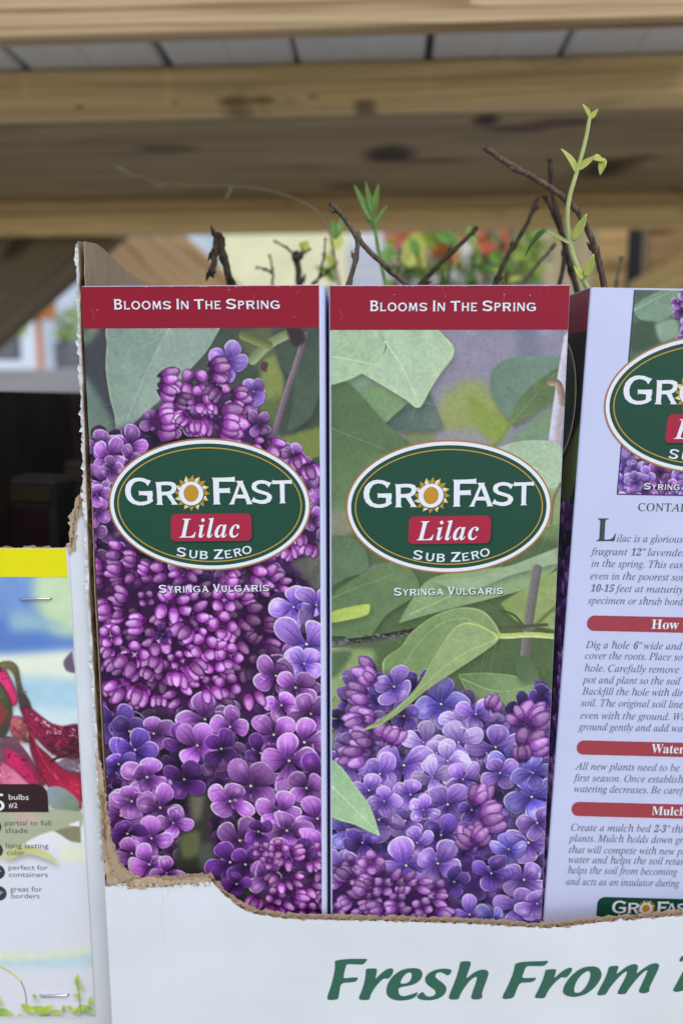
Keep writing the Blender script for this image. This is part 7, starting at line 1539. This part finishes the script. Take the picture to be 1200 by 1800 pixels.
def crate(name, label, px, py, w, dep, h, depth, material, legs=True):
    p = at(px, py, depth); m = MB(); m.bevel_box((-w/2, 0, p[2]-h), (w/2, dep, p[2]), .008)
    if legs:
        for x in (-w/2+.03, w/2-.07):
            for y in (.02, dep-.06): m.box((x, y, 0), (x+.04, y+.04, p[2]-h))
    o = m.build(name, material); o.location = (p[0], p[1], 0); tag(o, label, 'table'); return o
crate('grey_table', 'grey plank sales table behind the bulb carton', -40, 648, 1.4, .5, .2, 2.2, flat_mat('grey painted boards', (.36, .35, .34), None, (2, 20, 20)))
crate('plant_bench', 'white plant bench behind the rack carrying potted plants', 760, 552, 2.2, .5, .06, 2.6, flat_mat('white bench top', (.7, .7, .68)))
slab('white_partition', 'white plastic partition standing behind the torn tray edge', 'partition', (66, 420), (250, 640), 3.4, .03, flat_mat('white plastic sheet', (.74, .78, .84), (.5, .56, .62), (4, 4, 4)), None, True)
slab('grey_crate', 'light grey slatted crate stack behind the middle box', 'crate', (612, 425), (690, 520), 3.6, .3, flat_mat('grey plastic', (.45, .45, .47), (.62, .62, .64), (1, 1, 26)), None, True)
p = at(67, 560, 3.1); m = MB(); m.prism([(-.05, 0), (.05, 0), (.062, .13), (-.062, .13)], 'y', -.055, .055); m.box((-.01, -.01, -p[2]), (.01, .01, .0))
o = m.build('orange_sign', flat_mat('orange plastic', (.82, .26, .03))); o.location = p; tag(o, 'small orange sign on a stick in front of the white panel', 'sign')
def pot_plant(px, py, depth, w, h, leafc, label, nl=80, flower=None, lsz=.05, seed=0):
    p = at(px, py, depth); r = np.random.default_rng(seed); o = empty('potted_plant', p); tag(o, label, 'plant', 'potted plants behind the rack')
    m = MB(); m.prism(ell(0, 0, .05, .05, 14), 'z', 0, .09); m.build('pot', flat_mat('dark plastic pot', (.20, .20, .21)), o)
    m = MB()
    for i in range(nl):
        a = r.uniform(0, 6.28); q = np.array([math.cos(a)*r.random()**.6*w/2, math.sin(a)*r.random()**.6*w/2, .09+h*r.random()]); d = r.normal(size=3); d /= np.linalg.norm(d); e = np.cross(d, r.normal(size=3)); e /= np.linalg.norm(e)
        s_ = lsz*r.uniform(.6, 1.2); m.add([q, q+d*s_*.5+e*s_*.3, q+d*s_, q+d*s_*.5-e*s_*.3], [(0, 1, 2, 3)])
    for i in range(5):
        a = r.uniform(0, 6.28); m.tube([(0, 0, .08), (math.cos(a)*w*.2, math.sin(a)*w*.2, .09+h*.5), (math.cos(a)*w*.35, math.sin(a)*w*.35, .09+h*.9)], .003, 5)
    m.build('foliage', leafc, o)
    if flower:
        m = MB()
        for i in range(nl//2):
            a = r.uniform(0, 6.28); q = np.array([math.cos(a)*r.random()**.6*w/2.2, -w/2*r.random(), .09+h*r.uniform(.45, 1.0)]); d = r.normal(size=3); d /= np.linalg.norm(d); e = np.cross(d, r.normal(size=3)); e /= np.linalg.norm(e)
            s_ = lsz*.8; m.add([q-d*s_/2, q+e*s_/2, q+d*s_/2, q-e*s_/2], [(0, 1, 2, 3)])
        m.build('flowers', flower, o)
    return o
LG = leaf_mat('lime leaves', (.28, .42, .04), (.45, .55, .08), .2, (9, 9, 9)); DG = leaf_mat('mid green leaves', (.06, .14, .025), (.14, .24, .04), .2, (9, 9, 9))
OR = flat_mat('orange blossom', (.85, .16, .06)); PK = flat_mat('pink blossom', (.80, .26, .32))
pot_plant(745, 552, 2.55, .20, .26, LG, 'lime green potted plant behind the middle box', 90, None, .07, 1)
pot_plant(815, 552, 2.62, .22, .24, LG, 'yellowish potted plant in the centre of the white bench', 80, None, .06, 2)
pot_plant(712, 552, 2.50, .12, .16, DG, 'orange-flowered potted plant next to the lime green one', 60, OR, .035, 3)
pot_plant(776, 552, 2.50, .12, .15, DG, 'orange-flowered potted plant between two yellowish plants', 60, OR, .035, 4)
pot_plant(852, 552, 2.50, .13, .18, DG, 'orange-flowered potted plant nearest the dark bare stems', 60, OR, .035, 5)
pot_plant(905, 552, 2.60, .20, .24, DG, 'dark green potted plant half hidden by the dark bare stems', 80, None, .05, 6)
pot_plant(930, 552, 2.45, .12, .14, LG, 'small lime potted plant at the right end of the bench', 50, None, .05, 9)
pot_plant(8, 632, 2.3, .16, .12, LG, 'low lime potted plant on the grey table, cut by the photo edge', 60, PK, .05, 7)
pot_plant(126, 650, 2.5, .10, .10, LG, 'small bright green potted plant close to the torn tray edge', 40, None, .05, 8)
